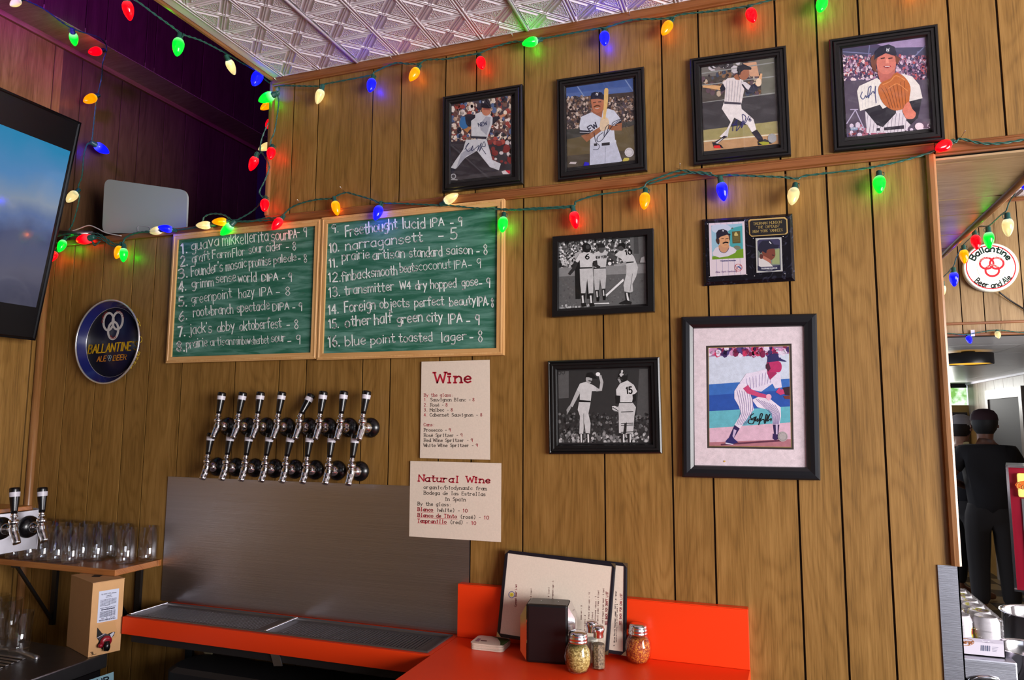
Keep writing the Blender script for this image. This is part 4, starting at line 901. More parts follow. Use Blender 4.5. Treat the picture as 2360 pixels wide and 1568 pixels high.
s2 = sheet('lower paper sign, headed Natural Wine, overlapping the steel sheet corner', [pq(56,866), pq(803,884), pq(800,1533), pq(46,1486)])
A = Art(wallmap(-.0057), step=1e-5)
A.text('Natural', pq(128,1032), pq(470,1044), 52/3.565, 9.5/3.565, RD, mono=6.8, serif=True); A.text('Wine', pq(527,1042), pq(722,1048), 50/3.565, 9.5/3.565, RD, mono=6.8, serif=True)
pl(A, [('organic/biodynamic from', 166, 684, BK)], 1094, 28, 4, .024); pl(A, [('Bodega de las Estrellas', 168, 678, BK)], 1140, 28, 4, .026); pl(A, [('in Spain', 340, 516, BK)], 1192, 28, 4, .03)
pl(A, [('By the glass:', 118, 396, BK)], 1230, 28, 4, .03); pl(A, [('Blanco', 118, 246, RD), ], 1276, 28, 5.4, .03); pl(A, [('(white) -', 272, 468, BK), ], 1282, 28, 4, .03); pl(A, [('10', 484, 530, RD)], 1288, 28, 4.6, .03)
pl(A, [('Blanco de Tinto', 118, 442, RD)], 1324, 28, 5.4, .036); pl(A, [('(ros\u00e9) -', 468, 640, BK)], 1338, 28, 4, .03); pl(A, [('10', 658, 706, RD)], 1345, 28, 4.6, .03)
pl(A, [('Tempranillo', 116, 356, RD)], 1370, 28, 5.4, .04); pl(A, [('(red) -', 384, 536, BK)], 1382, 28, 4, .03); pl(A, [('10', 554, 600, RD)], 1390, 28, 4.6, .03)
for a, b in (((118,1286),(246,1289)), ((118,1332),(442,1344)), ((116,1376),(356,1387))): A.line([pq(*a), pq(*b)], .9, (200,90,96))
A.build('lettering', M['print'], s2)
# ---------------------------------------------------------------- framed pictures
def framed(label, outer, inner, prof, artf, mat_board=None, y_art=-.006, glass=True, group=None, step=3e-5, fm=None):
    y1 = -.018
    P_ = [onY(*c, y1) for c in outer]                     # TL TR BR BL on the front of the moulding
    cen = sum(P_, Vector())/4
    t = thing('framed_picture', label, 'picture', V(cen+Vector((0, y1*-1, 0)))); 
    if group: t['group'] = group
    n = (0, -1, 0); base = [(p.x, -.0006, p.z) for p in P_]
    m = MB(); m.sweep_rect(base, prof, n); m.build('frame', fm or M['frame'], t)
    m = MB(); q = [(p.x, -.002, p.z) for p in P_]; c_ = Vector((cen.x, -.002, cen.z)); m.prism([V(c_+(Vector(a)-c_)*.96) for a in q], (0, -.001, 0)); m.build('backing', M['dark'], t)
    A = Art(wallmap(y_art), clip=[tuple(c) for c in inner], step=step); artf(A); o = A.build('print', M['photo'], t)
    if glass:
        I_ = [onY(*c, y_art-.004-(.002 if mat_board else 0)) for c in (mat_board or inner)]; cc_ = sum(I_, Vector())/4
        m = MB(); m.add([V(cc_+(p-cc_)*1.03) for p in I_], [(0,1,2,3)]); m.build('glass_pane', M['pane'], t)
    return t
PF = [(0, 0), (0, .012), (.003, .015), (.007, .015), (.008, .012), (.0115, .0165), (.017, .0165), (.018, .0135), (.024, .0135), (.0275, .008), (.0285, .004)]
PFLAT = [(0, 0), (0, .017), (.001, .018), (.0165, .018), (.0175, .0165), (.018, .004)]
PBIG = [(0, 0), (0, .014), (.004, .018), (.012, .019), (.022, .017), (.030, .011), (.032, .006)]
c1 = lambda x, y: (1000+x/3.336, y/3.336)
c2 = lambda x, y: (1560+x/2.95, y/2.95)
c3 = lambda x, y: (1230+x/3.47, 470+y/3.47)
c4 = lambda x, y: (1230+x/3.47, 700+y/3.47)
def S(A, cv, pts, col, lv=1): A.poly([cv(*p) for p in pts], col, lv)
def B(A, cv, pts, col, lv=1): A.blob([cv(*p) for p in pts], col, lv)
def E_(A, cv, x, y, rx, ry, col, k, lv=1, rot=0): c = cv(x, y); A.ell(c[0], c[1], rx/k, ry/k, col, lv, rot)
def LN(A, cv, pts, w, col, k, lv=1, sm=True): A.line([cv(*p) for p in pts], w/k, col, lv, sm)
def limb(A, cv, pts, ws, col, lv=1):
    P = [Vector((a, b, 0)) for a, b in pts]; l_, r_ = [], []
    for i, p in enumerate(P):
        d = (P[min(i+1, len(P)-1)]-P[max(i-1, 0)]).normalized(); n = Vector((-d.y, d.x, 0))*ws[i]/2
        l_.append((p+n).to_2d()); r_.append((p-n).to_2d())
    A.poly([cv(*q) for q in l_+r_[::-1]], col, lv)
def crowd(A, cv, x0, y0, x1, y1, n, r, cols, k, seed=1):
    R_ = random.Random(seed)
    for i in range(n):
        if i % (n//4+1) == 0: A.level()
        x, y = R_.uniform(x0, x1), R_.uniform(y0, y1); s_ = R_.uniform(.5, 1.3)
        c = cv(x, y); A.ell(c[0], c[1], r*s_/k, r*s_*R_.uniform(.8, 1.5)/k, R_.choice(cols), 0, n=7)
def ny(A, c, s, col=(225,225,230)):
    x, y = c
    A.line([(x-s*.6, y+s*.5), (x-s*.5, y-s*.4), (x+s*.35, y+s*.5), (x+s*.4, y-s*.5)], s*.22, col, 1); A.line([(x-s*.5, y-s*.7), (x, y), (x+s*.6, y-s*.8)], s*.2, col, 0); A.line([(x, y), (x-.05*s, y+s*.8)], s*.2, col, 0)
G1 = (196,198,204); G2 = (158,160,172); NV = (24,26,40); SK = (190,130,100)
def pic_pitcher(A):
    k = 3.336; S(A, c1, [(120,700),(610,700),(610,1420),(120,1420)], (92,60,56))
    crowd(A, c1, 130, 740, 600, 1100, 420, 17, [(222,208,200),(60,52,60),(150,60,52),(190,160,140),(44,44,60),(212,196,178),(110,80,70),(80,100,140)], k, 3)
    S(A, c1, [(120,1090),(610,1070),(610,1420),(120,1420)], (44,40,46)); crowd(A, c1, 420, 1060, 600, 1260, 26, 22, [(120,40,38),(160,70,60),(200,190,190)], k, 4); S(A, c1, [(120,1370),(600,1300),(600,1420),(120,1420)], (62,58,62))
    B(A, c1, [(200,930),(225,900),(262,905),(270,975),(235,995),(200,970)], (44,104,160)); limb(A, c1, [(240,990),(250,1010),(290,960)], [26,30,22], (176,120,70))
    B(A, c1, [(240,900),(262,878),(318,884),(322,905),(290,930),(282,975),(252,960)], NV)            # left sleeve
    S(A, c1, [(430,905),(510,892),(516,905),(450,960),(430,960)], NV); limb(A, c1, [(505,900),(540,885),(560,868)], [20,20,16], SK); E_(A, c1, 548, 865, 14, 16, (225,210,190), k)
    S(A, c1, [(318,876),(365,860),(430,880),(452,905),(450,950),(408,1068),(288,1062),(286,930),(318,905)], G1); S(A, c1, [(400,895),(438,900),(430,960),(405,1040),(360,1000),(350,960)], G2)
    S(A, c1, [(285,1046),(408,1052),(400,1070),(284,1064)], (40,38,52))
    S(A, c1, [(246,1075),(405,1070),(450,1230),(515,1260),(500,1310),(430,1285),(330,1160),(240,1215),(165,1300),(130,1290),(165,1235),(225,1150)], G1); S(A, c1, [(320,1165),(250,1200),(170,1300),(210,1180),(300,1120)], G2)
    S(A, c1, [(412,1130),(450,1230),(470,1290),(430,1280),(350,1170)], (205,206,214)); S(A, c1, [(130,1290),(165,1305),(150,1335),(125,1330)], NV)
    E_(A, c1, 402, 845, 36, 46, (186,120,92), k); S(A, c1, [(362,820),(366,770),(420,762),(436,800),(442,835),(420,828)], (26,24,38)); S(A, c1, [(352,822),(420,800),(440,835),(400,835)], (18,18,30)); LN(A, c1, [(384,838),(426,842)], 12, (150,80,70), k)
    ny(A, c1(380,785), 3.2); A.text('NEW', c1(345,975), c1(412,960), 28/k, 5/k, (60,66,96))
    LN(A, c1, [(238,1150),(270,1100),(245,1130),(262,1165),(285,1150),(300,1120),(290,1160),(320,1140),(345,1120),(335,1160),(365,1100),(350,1165),(385,1090),(395,1125),(365,1130),(400,1185)], 4.5, (38,48,86), k)
    E_(A, c1, 150, 1356, 21, 21, (170,170,175), k); E_(A, c1, 150, 1356, 14, 14, (60,58,62), k); LN(A, c1, [(128,1380),(180,1384)], 5, (190,190,190), k); S(A, c1, [(520,1318),(548,1310),(582,1330),(580,1340),(530,1340)], (205,196,198)); S(A, c1, [(548,1310),(586,1312),(586,1336),(575,1336)], (190,24,48))
def pic_bat(A):
    k = 3.336; S(A, c1, [(1010,590),(1545,590),(1560,1320),(1010,1320)], (72,98,156)); S(A, c1, [(1010,590),(1545,590),(1545,660),(1010,720)], (60,86,146))
    LN(A, c1, [(1100,660),(1180,780)], 8, (120,140,180), k); LN(A, c1, [(1462,600),(1530,700)], 8, (120,140,180), k)
    S(A, c1, [(1010,755),(1545,705),(1545,1010),(1010,1060)], (62,52,50)); crowd(A, c1, 1015, 745, 1545, 1000, 800, 9, [(40,34,38),(150,130,120),(90,70,62),(190,172,160),(70,60,70),(120,90,70)], k, 5)
    S(A, c1, [(1010,1000),(1545,930),(1545,960),(1010,1090)], (58,58,54)); S(A, c1, [(1010,1075),(1545,965),(1560,1320),(1010,1320)], (92,80,54)); S(A, c1, [(1010,1200),(1560,1150),(1560,1320),(1010,1320)], (70,62,50))
    S(A, c1, [(1130,900),(1200,868),(1260,860),(1340,835),(1385,850),(1425,900),(1440,930),(1400,960),(1385,1000),(1395,1095),(1200,1105),(1205,1010),(1125,1010),(1118,970)], (198,202,216))
    S(A, c1, [(1120,1000),(1195,1006),(1195,1030),(1122,1030)], (34,34,48)); LN(A, c1, [(1122,1016),(1195,1018)], 4, (220,220,228), k, sm=False); S(A, c1, [(1390,960),(1438,925),(1442,945),(1400,985)], (34,34,48))
    limb(A, c1, [(1160,1035),(1170,1070),(1240,1020),(1290,985)], [62,46,38,32], (150,96,66)); limb(A, c1, [(1420,950),(1430,985),(1370,985),(1320,965)], [54,46,36,32], (150,96,66))
    B(A, c1, [(1280,930),(1290,905),(1330,905),(1348,940),(1340,985),(1300,1010),(1275,990)], (214,190,160)); S(A, c1, [(1310,690),(1318,678),(1335,678),(1342,690),(1338,780),(1318,915),(1300,912),(1306,780)], (214,176,110))
    S(A, c1, [(1205,850),(1260,835),(1300,840),(1290,905),(1225,870)], (150,92,66)); B(A, c1, [(1208,770),(1225,750),(1290,750),(1306,780),(1300,840),(1262,868),(1222,845)], (176,108,78)); S(A, c1, [(1204,765),(1212,715),(1240,706),(1290,710),(1308,740),(1306,768),(1262,760)], (24,28,48)); ny(A, c1(1255,724), 4.5)
    LN(A, c1, [(1226,790),(1246,786)], 7, (80,50,40), k); LN(A, c1, [(1264,784),(1284,782)], 7, (80,50,40), k); LN(A, c1, [(1232,822),(1255,812),(1278,818)], 10, (110,66,40), k); LN(A, c1, [(1240,832),(1255,836),(1270,830)], 5, (226,210,200), k)
    S(A, c1, [(1200,1100),(1396,1085),(1448,1240),(1300,1275),(1198,1270)], (186,190,208)); S(A, c1, [(1200,1098),(1400,1076),(1402,1096),(1202,1120)], (196,200,214)); S(A, c1, [(1290,1100),(1352,1094),(1352,1116),(1290,1122)], (30,30,36)); S(A, c1, [(1230,1104),(1256,1102),(1256,1122),(1232,1124)], (40,40,46)); LN(A, c1, [(1320,1130),(1315,1270)], 4, (150,154,172), k)
    A.text('EW', c1(1200,1012), c1(1262,975), 40/k, 8/k, (36,40,64))
    LN(A, c1, [(1300,1020),(1262,1050),(1256,1085),(1290,1080),(1330,1020),(1345,960),(1320,985),(1310,1050),(1350,1000),(1380,960),(1440,915),(1380,940),(1370,960)], 4, (36,38,64), k); LN(A, c1, [(1232,1020),(1245,1090),(1272,1120),(1260,1150),(1225,1152)], 4, (36,38,64), k)
    E_(A, c1, 1502, 1172, 36, 36, (196,192,196), k); A.ring(*c1(1502,1172), 7.6, 7.6, .8, (160,156,160)); S(A, c1, [(1450,1240),(1462,1214),(1500,1214),(1502,1230),(1480,1245)], (186,172,80)); S(A, c1, [(1040,1260),(1050,1245),(1098,1245),(1090,1262)], (190,180,180)); S(A, c1, [(1150,1275),(1160,1245),(1190,1250),(1196,1275)], (40,30,190))
def pic_swing(A):
    k = 2.95; S(A, c2, [(160,380),(700,380),(700,1040),(160,1040)], (70,64,60)); S(A, c2, [(160,400),(660,380),(660,500),(160,520)], (108,104,100)); crowd(A, c2, 170, 490, 640, 640, 90, 14, [(50,44,48),(130,96,70),(90,70,80),(180,160,140),(60,70,90)], k, 6)
    crowd(A, c2, 210, 420, 560, 480, 20, 26, [(190,184,190),(60,56,60),(120,110,110)], k, 7); S(A, c2, [(560,400),(665,390),(668,640),(575,650)], (104,104,94)); S(A, c2, [(450,430),(540,420),(560,520),(500,520)], (196,150,120))
    for a, b in (((170,500),(660,425)),((170,580),(660,520)),((170,700),(665,632))): LN(A, c2, [a, b], 7, (140,142,140), k, sm=False)
    S(A, c2, [(172,700),(666,638),(690,825),(180,885)], (56,54,58)); S(A, c2, [(180,885),(690,822),(690,920),(182,958)], (150,140,92)); S(A, c2, [(182,955),(690,905),(700,1040),(182,1040)], (176,136,96)); LN(A, c2, [(182,962),(690,912)], 9, (205,196,170), k, sm=False)
    limb(A, c2, [(175,588),(250,592),(300,600)], [14,26,30], (206,160,110)); S(A, c2, [(292,600),(308,572),(345,570),(344,605),(300,625)], NV)
    S(A, c2, [(310,560),(345,532),(400,525),(450,545),(460,600),(440,700),(432,712),(322,695),(330,600)], (214,204,204)); S(A, c2, [(440,575),(475,560),(510,600),(480,640),(455,600)], NV); S(A, c2, [(430,548),(470,560),(510,590),(500,625),(470,600)], (206,200,204)); S(A, c2, [(505,580),(570,545),(560,590),(520,635),(470,640)], (34,38,58)); limb(A, c2, [(540,580),(560,560),(575,500)], [26,30,12], (206,160,120)); E_(A, c2, 556, 560, 20, 28, (222,196,170), k)
    S(A, c2, [(320,695),(435,700),(440,740),(520,810),(540,880),(510,900),(480,850),(390,800),(355,880),(330,940),(290,930),(340,880),(365,830),(305,740)], (222,214,214)); S(A, c2, [(355,875),(345,935),(320,930),(340,880)], (200,196,200)); S(A, c2, [(322,690),(436,698),(434,712),(322,706)], (60,56,70))
    S(A, c2, [(345,930),(318,945),(260,990),(240,975),(300,940),(320,922)], (34,30,44)); S(A, c2, [(300,945),(315,940),(262,990),(250,985)], (200,196,200)); S(A, c2, [(240,965),(300,985),(318,1008),(250,1000)], (28,26,34)); S(A, c2, [(250,990),(290,988),(300,1008),(252,1008)], (216,40,40))
    S(A, c2, [(508,900),(545,882),(582,935),(588,960),(560,965)], (34,30,44)); S(A, c2, [(548,962),(600,945),(655,970),(640,978),(552,988)], (24,24,30)); S(A, c2, [(555,968),(590,962),(625,968),(630,980),(585,988)], (150,150,40))
    E_(A, c2, 455, 495, 38, 50, (158,100,74), k); S(A, c2, [(410,480),(415,450),(455,436),(490,452),(508,462),(505,474),(455,474),(425,500)], (26,26,36)); S(A, c2, [(420,470),(440,470),(430,510),(415,505)], (30,28,36)); S(A, c2, [(385,520),(410,500),(430,545),(400,540)], (150,96,72))
    for i in range(6): LN(A, c2, [(340+i*20,550),(335+i*18,690)], 1.4, (150,150,170), k, 0 if i else 1)
    LN(A, c2, [(380,890),(385,850),(410,815),(400,850),(375,845),(410,850),(405,890),(430,860),(450,820),(440,870),(470,800),(445,780),(460,840),(490,790)], 5, (50,50,110), k); A.text('6', c2(490,825), c2(506,823), 22/k, 5/k, (50,50,110)); E_(A, c2, 648, 940, 30, 32, (150,150,152), k)
def pic_mitt(A):
    k = 2.95; S(A, c2, [(1110,240),(1735,240),(1735,950),(1110,950)], (72,62,92)); S(A, c2, [(1360,300),(1690,250),(1695,320),(1450,340)], (150,130,168)); S(A, c2, [(1120,330),(1690,320),(1700,420),(1130,420)], (66,66,92))
    for a, b in (((1130,352),(1320,365)),((1310,310),(1290,480)),((1700,300),(1500,500)),((1640,350),(1600,470))): LN(A, c2, [a, b], 7, (110,112,150), k, sm=False)
    crowd(A, c2, 1130, 380, 1370, 545, 330, 9, [(200,176,196),(90,60,90),(150,110,140),(60,50,80),(220,196,200),(170,80,90)], k, 8); crowd(A, c2, 1490, 380, 1700, 545, 300, 9, [(200,176,196),(90,60,90),(150,110,140),(60,50,80),(170,80,90)], k, 9)
    S(A, c2, [(1135,550),(1715,540),(1720,880),(1150,900)], (76,66,84)); crowd(A, c2, 1160, 840, 1720, 930, 110, 15, [(200,186,204),(90,70,90),(160,90,110)], k, 10)
    for a, b in (((1155,840),(1215,745)),((1215,750),(1275,880)),((1180,745),(1230,745))): LN(A, c2, [a, b], 7, (170,160,186), k, sm=False)
    S(A, c2, [(1280,760),(1370,700),(1580,690),(1660,690),(1640,800),(1580,860),(1540,900),(1290,905)], (204,196,204))
    for i in range(12): LN(A, c2, [(1300+i*24,770),(1285+i*24,900)], 3, (110,100,120), k, 0 if i else 1)
    S(A, c2, [(1272,742),(1380,700),(1488,730),(1490,770),(1400,865),(1360,850)], (26,24,36)); S(A, c2, [(1580,690),(1665,670),(1640,800),(1590,850),(1560,820)], (26,24,36))
    S(A, c2, [(1225,620),(1240,585),(1360,530),(1400,560),(1440,720),(1400,740),(1380,712),(1245,755)], (218,212,206)); S(A, c2, [(1530,500),(1600,520),(1650,580),(1670,668),(1580,690),(1560,600)], (212,204,200))
    for i in range(8): LN(A, c2, [(1255+i*22,590-i*7),(1262+i*22,735-i*6)], 1.6, (180,176,186), k, 0 if i else 1)
    S(A, c2, [(1360,440),(1490,440),(1480,510),(1450,580),(1385,560),(1365,500)], (176,96,86)); B(A, c2, [(1362,390),(1375,370),(1440,355),(1480,380),(1490,430),(1470,480),(1420,505),(1370,480),(1358,430)], (196,112,98)); B(A, c2, [(1318,400),(1345,370),(1366,385),(1352,440),(1360,490),(1330,470)], (110,64,50)); S(A, c2, [(1484,372),(1520,400),(1500,440),(1488,420)], (110,64,50))
    S(A, c2, [(1340,410),(1348,350),(1385,315),(1440,302),(1480,318),(1496,370),(1480,380),(1420,362),(1365,390)], (26,28,48)); ny(A, c2(1435,340), 5.6)
    for x in (1400, 1452): LN(A, c2, [(x-12,398),(x+12,394)], 8, (70,40,40), k)
    S(A, c2, [(1420,400),(1438,400),(1442,430),(1418,432)], (216,136,118)); LN(A, c2, [(1408,452),(1430,458),(1452,450)], 9, (170,50,60), k); LN(A, c2, [(1415,452),(1446,451)], 4, (240,220,220), k)
    B(A, c2, [(1368,610),(1395,560),(1450,535),(1490,495),(1550,525),(1588,590),(1582,660),(1570,720),(1500,752),(1440,735),(1395,690)], (176,96,46))
    for i in range(7): LN(A, c2, [(1392+i*26,600-i*8),(1420+i*22,650),(1450+i*18,735)], 4, (120,58,26), k, 0 if i else 1)
    LN(A, c2, [(1400,575),(1450,552),(1490,515),(1550,545)], 7, (206,130,74), k); LN(A, c2, [(1440,600),(1500,570),(1570,620)], 5, (206,130,74), k)
    B(A, c2, [(1535,745),(1575,690),(1600,740),(1625,770),(1610,805),(1565,808),(1545,780)], (204,116,96)); S(A, c2, [(1360,872),(1545,852),(1545,876),(1362,890)], (40,34,48)); S(A, c2, [(1380,870),(1408,866),(1408,892),(1382,894)], (200,190,200)); E_(A, c2, 1648, 860, 30, 26, (214,196,206), k)
    LN(A, c2, [(1262,625),(1250,655),(1268,675),(1285,650),(1290,665),(1300,650),(1305,665),(1322,590),(1305,600),(1300,650),(1320,640),(1335,620),(1345,635),(1352,585),(1350,640),(1356,700)], 4.2, (60,74,130), k)
    E_(A, c2, 1205, 876, 28, 11, (120,140,170), k); A.text('BGS', c2(1188,880), c2(1222,876), 10/k, 2/k, (230,230,240)); A.text('7-10P', c2(1170,920), c2(1220,916), 12/k, 3/k, (170,70,80))
GR = lambda v: (v, v, v)
def bwman(A, cv, k, body, col=198): S(A, cv, body, GR(col))
def pic_bw1(A):
    k = 3.47; S(A, c3, [(190,250),(910,250),(910,860),(190,860)], GR(112)); S(A, c3, [(200,300),(770,262),(770,500),(205,505)], GR(70)); crowd(A, c3, 205, 290, 770, 480, 900, 8.5, [GR(40), GR(200), GR(120), GR(230), GR(90), GR(60)], k, 11)
    S(A, c3, [(770,262),(895,255),(895,520),(780,520)], GR(96)); S(A, c3, [(800,262),(835,260),(840,400),(800,400)], GR(70)); crowd(A, c3, 210, 450, 330, 510, 50, 12, [GR(40), GR(200), GR(50), GR(180)], k, 12)
    S(A, c3, [(200,515),(895,480),(895,560),(200,585)], GR(132)); S(A, c3, [(200,582),(895,555),(895,810),(195,845)], GR(92)); crowd(A, c3, 200, 600, 890, 820, 200, 6, [GR(78), GR(104), GR(96)], k, 13); S(A, c3, [(560,742),(578,745),(722,615),(716,598)], GR(225)); S(A, c3, [(480,795),(600,790),(606,800),(478,802)], GR(225)); crowd(A, c3, 200, 810, 440, 845, 60, 8, [GR(180), GR(140)], k, 14)
    S(A, c3, [(328,390),(385,370),(400,460),(372,560),(375,760),(335,762),(330,560)], GR(26)); S(A, c3, [(325,400),(380,372),(392,450),(335,450)], GR(170)); S(A, c3, [(425,590),(450,600),(455,760),(425,760)], GR(30))
    # man at the right bending in
    S(A, c3, [(648,410),(690,370),(745,358),(800,420),(820,470),(740,495),(700,440)], GR(196)); S(A, c3, [(740,490),(820,468),(835,510),(820,580),(790,640),(795,700),(770,710),(725,700),(718,650),(740,560)], GR(186)); LN(A, c3, [(790,560),(770,700)], 5, GR(120), k); S(A, c3, [(728,708),(770,712),(768,775),(735,770)], GR(38)); S(A, c3, [(738,712),(750,712),(765,775),(748,775)], GR(205)); S(A, c3, [(680,795),(740,768),(785,785),(780,806),(690,803)], GR(26))
    limb(A, c3, [(660,420),(640,440),(600,420)], [36,26,20], GR(60)); limb(A, c3, [(740,470),(700,490),(640,492)], [26,20,12], GR(150)); S(A, c3, [(738,465),(800,460),(800,470),(742,476)], GR(30)); A.text('10', c3(734,410), c3(786,402), 38/k, 9/k, GR(28)); E_(A, c3, 700, 345, 26, 32, GR(70), k); S(A, c3, [(672,345),(680,318),(720,308),(738,330),(730,362),(700,335)], GR(24))
    # middle man facing
    S(A, c3, [(478,395),(520,378),(590,380),(610,410),(585,440),(575,510),(490,515),(478,450)], GR(192)); S(A, c3, [(482,512),(576,512),(580,580),(572,680),(545,688),(530,600),(520,690),(490,690),(480,590)], GR(182)); limb(A, c3, [(590,400),(630,420),(660,470)], [34,28,24], GR(70)); A.text('NEW YORK', c3(492,440), c3(588,432), 20/k, 4.6/k, GR(60)); E_(A, c3, 542, 360, 24, 34, GR(80), k); S(A, c3, [(516,352),(522,320),(560,314),(572,345),(560,350)], GR(36))
    E_(A, c3, 608, 478, 14, 14, GR(225), k); LN(A, c3, [(482,516),(575,512)], 9, GR(30), k)
    for x, y in ((508,700),(560,690)): S(A, c3, [(x-14,y-10),(x+14,y-12),(x+12,y+60),(x-4,y+66)], GR(36)); S(A, c3, [(x-8,y),(x+2,y),(x+6,y+50),(x-4,y+50)], GR(200)); S(A, c3, [(x-6,y+48),(x+20,y+40),(x+14,y+82),(x-2,y+80)], GR(20))
    # number six, seen from behind
    S(A, c3, [(332,455),(365,400),(400,386),(450,386),(490,410),(500,455),(470,470),(468,512),(372,516),(368,450),(350,475)], GR(204)); limb(A, c3, [(340,465),(322,520),(285,565)], [34,26,20], GR(46)); limb(A, c3, [(490,455),(500,495),(530,510)], [34,26,18], GR(46)); S(A, c3, [(370,508),(468,505),(468,518),(370,522)], GR(34)); S(A, c3, [(368,520),(470,516),(478,590),(475,715),(440,720),(428,600),(412,720),(380,720),(372,640)], GR(192)); A.text('6', c3(412,442), c3(444,442), 40/k, 9/k, GR(28))
    E_(A, c3, 425, 352, 34, 38, GR(26), k); E_(A, c3, 432, 345, 16, 18, GR(64), k)
    for x in (397, 462): S(A, c3, [(x-18,715),(x+18,715),(x+12,790),(x-8,795)], GR(34)); S(A, c3, [(x-14,735),(x,732),(x+6,795),(x-8,795)], GR(214)); S(A, c3, [(x-14,795),(x+18,790),(x+28,820),(x-12,824)], GR(24))
    S(A, c3, [(858,432),(885,420),(895,470),(850,470)], GR(170))
def pic_bw2(A):
    k = 3.47; S(A, c4, [(190,520),(925,515),(925,1125),(195,1125)], GR(46)); S(A, c4, [(195,545),(280,540),(280,755),(200,760)], GR(84)); S(A, c4, [(845,525),(915,520),(922,920),(820,925)], GR(72)); A.text('00', c4(196,570), c4(250,562), 26/k, 4/k, GR(40))
    crowd(A, c4, 205, 880, 920, 1110, 480, 10, [GR(60), GR(34), GR(110), GR(80), GR(40), GR(28)], k, 15); crowd(A, c4, 205, 1040, 920, 1112, 160, 12, [GR(140), GR(180), GR(60), GR(100)], k, 16)
    # pitcher
    S(A, c4, [(345,690),(370,640),(420,625),(480,655),(515,680),(510,700),(465,700),(456,785),(368,775),(370,710)], GR(200)); limb(A, c4, [(500,690),(535,690),(545,630),(530,575)], [26,26,24,22], GR(180)); E_(A, c4, 514, 565, 18, 16, GR(230), k); S(A, c4, [(345,690),(372,712),(310,830),(290,815)], GR(178)); S(A, c4, [(262,850),(285,815),(305,820),(290,850),(268,885)], GR(150))
    S(A, c4, [(366,770),(456,778),(455,792),(364,786)], GR(30)); S(A, c4, [(362,788),(455,790),(438,880),(455,960),(450,1040),(415,1035),(405,950),(395,1045),(365,1045),(370,900),(352,850)], GR(196)); LN(A, c4, [(400,880),(400,960),(404,1030)], 4, GR(110), k)
    for x in (382, 438): S(A, c4, [(x-18,1042),(x+18,1042),(x+14,1112),(x-10,1112)], GR(40)); S(A, c4, [(x-9,1045),(x+4,1045),(x+6,1112),(x-6,1112)], GR(215))
    E_(A, c4, 442, 605, 26, 34, GR(166), k); S(A, c4, [(415,590),(428,555),(468,548),(484,572),(510,600),(480,602),(440,590)], GR(20)); LN(A, c4, [(440,618),(468,622)], 8, GR(24), k); LN(A, c4, [(432,700),(462,700)], 0.1, GR(40), k); S(A, c4, [(455,1100),(490,1108),(470,1113)], GR(20))
    # catcher from behind
    S(A, c4, [(658,690),(690,640),(750,615),(800,650),(828,705),(800,730),(786,790),(690,790),(692,738),(662,735)], GR(202)); A.text('15', c4(742,722), c4(788,718), 52/k, 11/k, GR(30)); S(A, c4, [(655,735),(692,742),(690,800),(660,800)], GR(24)); S(A, c4, [(790,728),(818,722),(818,780),(795,790)], GR(24)); limb(A, c4, [(680,820),(690,860),(640,850)], [40,36,20], GR(120)); S(A, c4, [(626,820),(650,818),(690,840),(670,862),(630,850)], GR(200)); LN(A, c4, [(632,830),(675,856)], 6, GR(30), k)
    S(A, c4, [(686,792),(790,790),(818,830),(805,900),(796,1040),(740,1045),(745,950),(725,960),(715,1040),(682,1035),(680,900),(676,830)], GR(192)); LN(A, c4, [(686,792),(788,792)], 7, GR(40), k)
    for yy in (868, 960, 975, 1030): LN(A, c4, [(700,yy),(795,yy-4)], 6, GR(36), k, sm=False)
    for x in (712, 765): S(A, c4, [(x-18,1040),(x+16,1040),(x+12,1112),(x-8,1112)], GR(40)); S(A, c4, [(x+2,1045),(x+14,1045),(x+12,1112),(x+2,1112)], GR(205))
    E_(A, c4, 715, 585, 38, 42, GR(22), k); S(A, c4, [(668,600),(684,590),(700,625),(690,640)], GR(150)); crowd(A, c4, 690, 540, 745, 575, 18, 7, [GR(190), GR(60)], k, 17); LN(A, c4, [(668,602),(690,600),(710,610)], 6, GR(60), k)
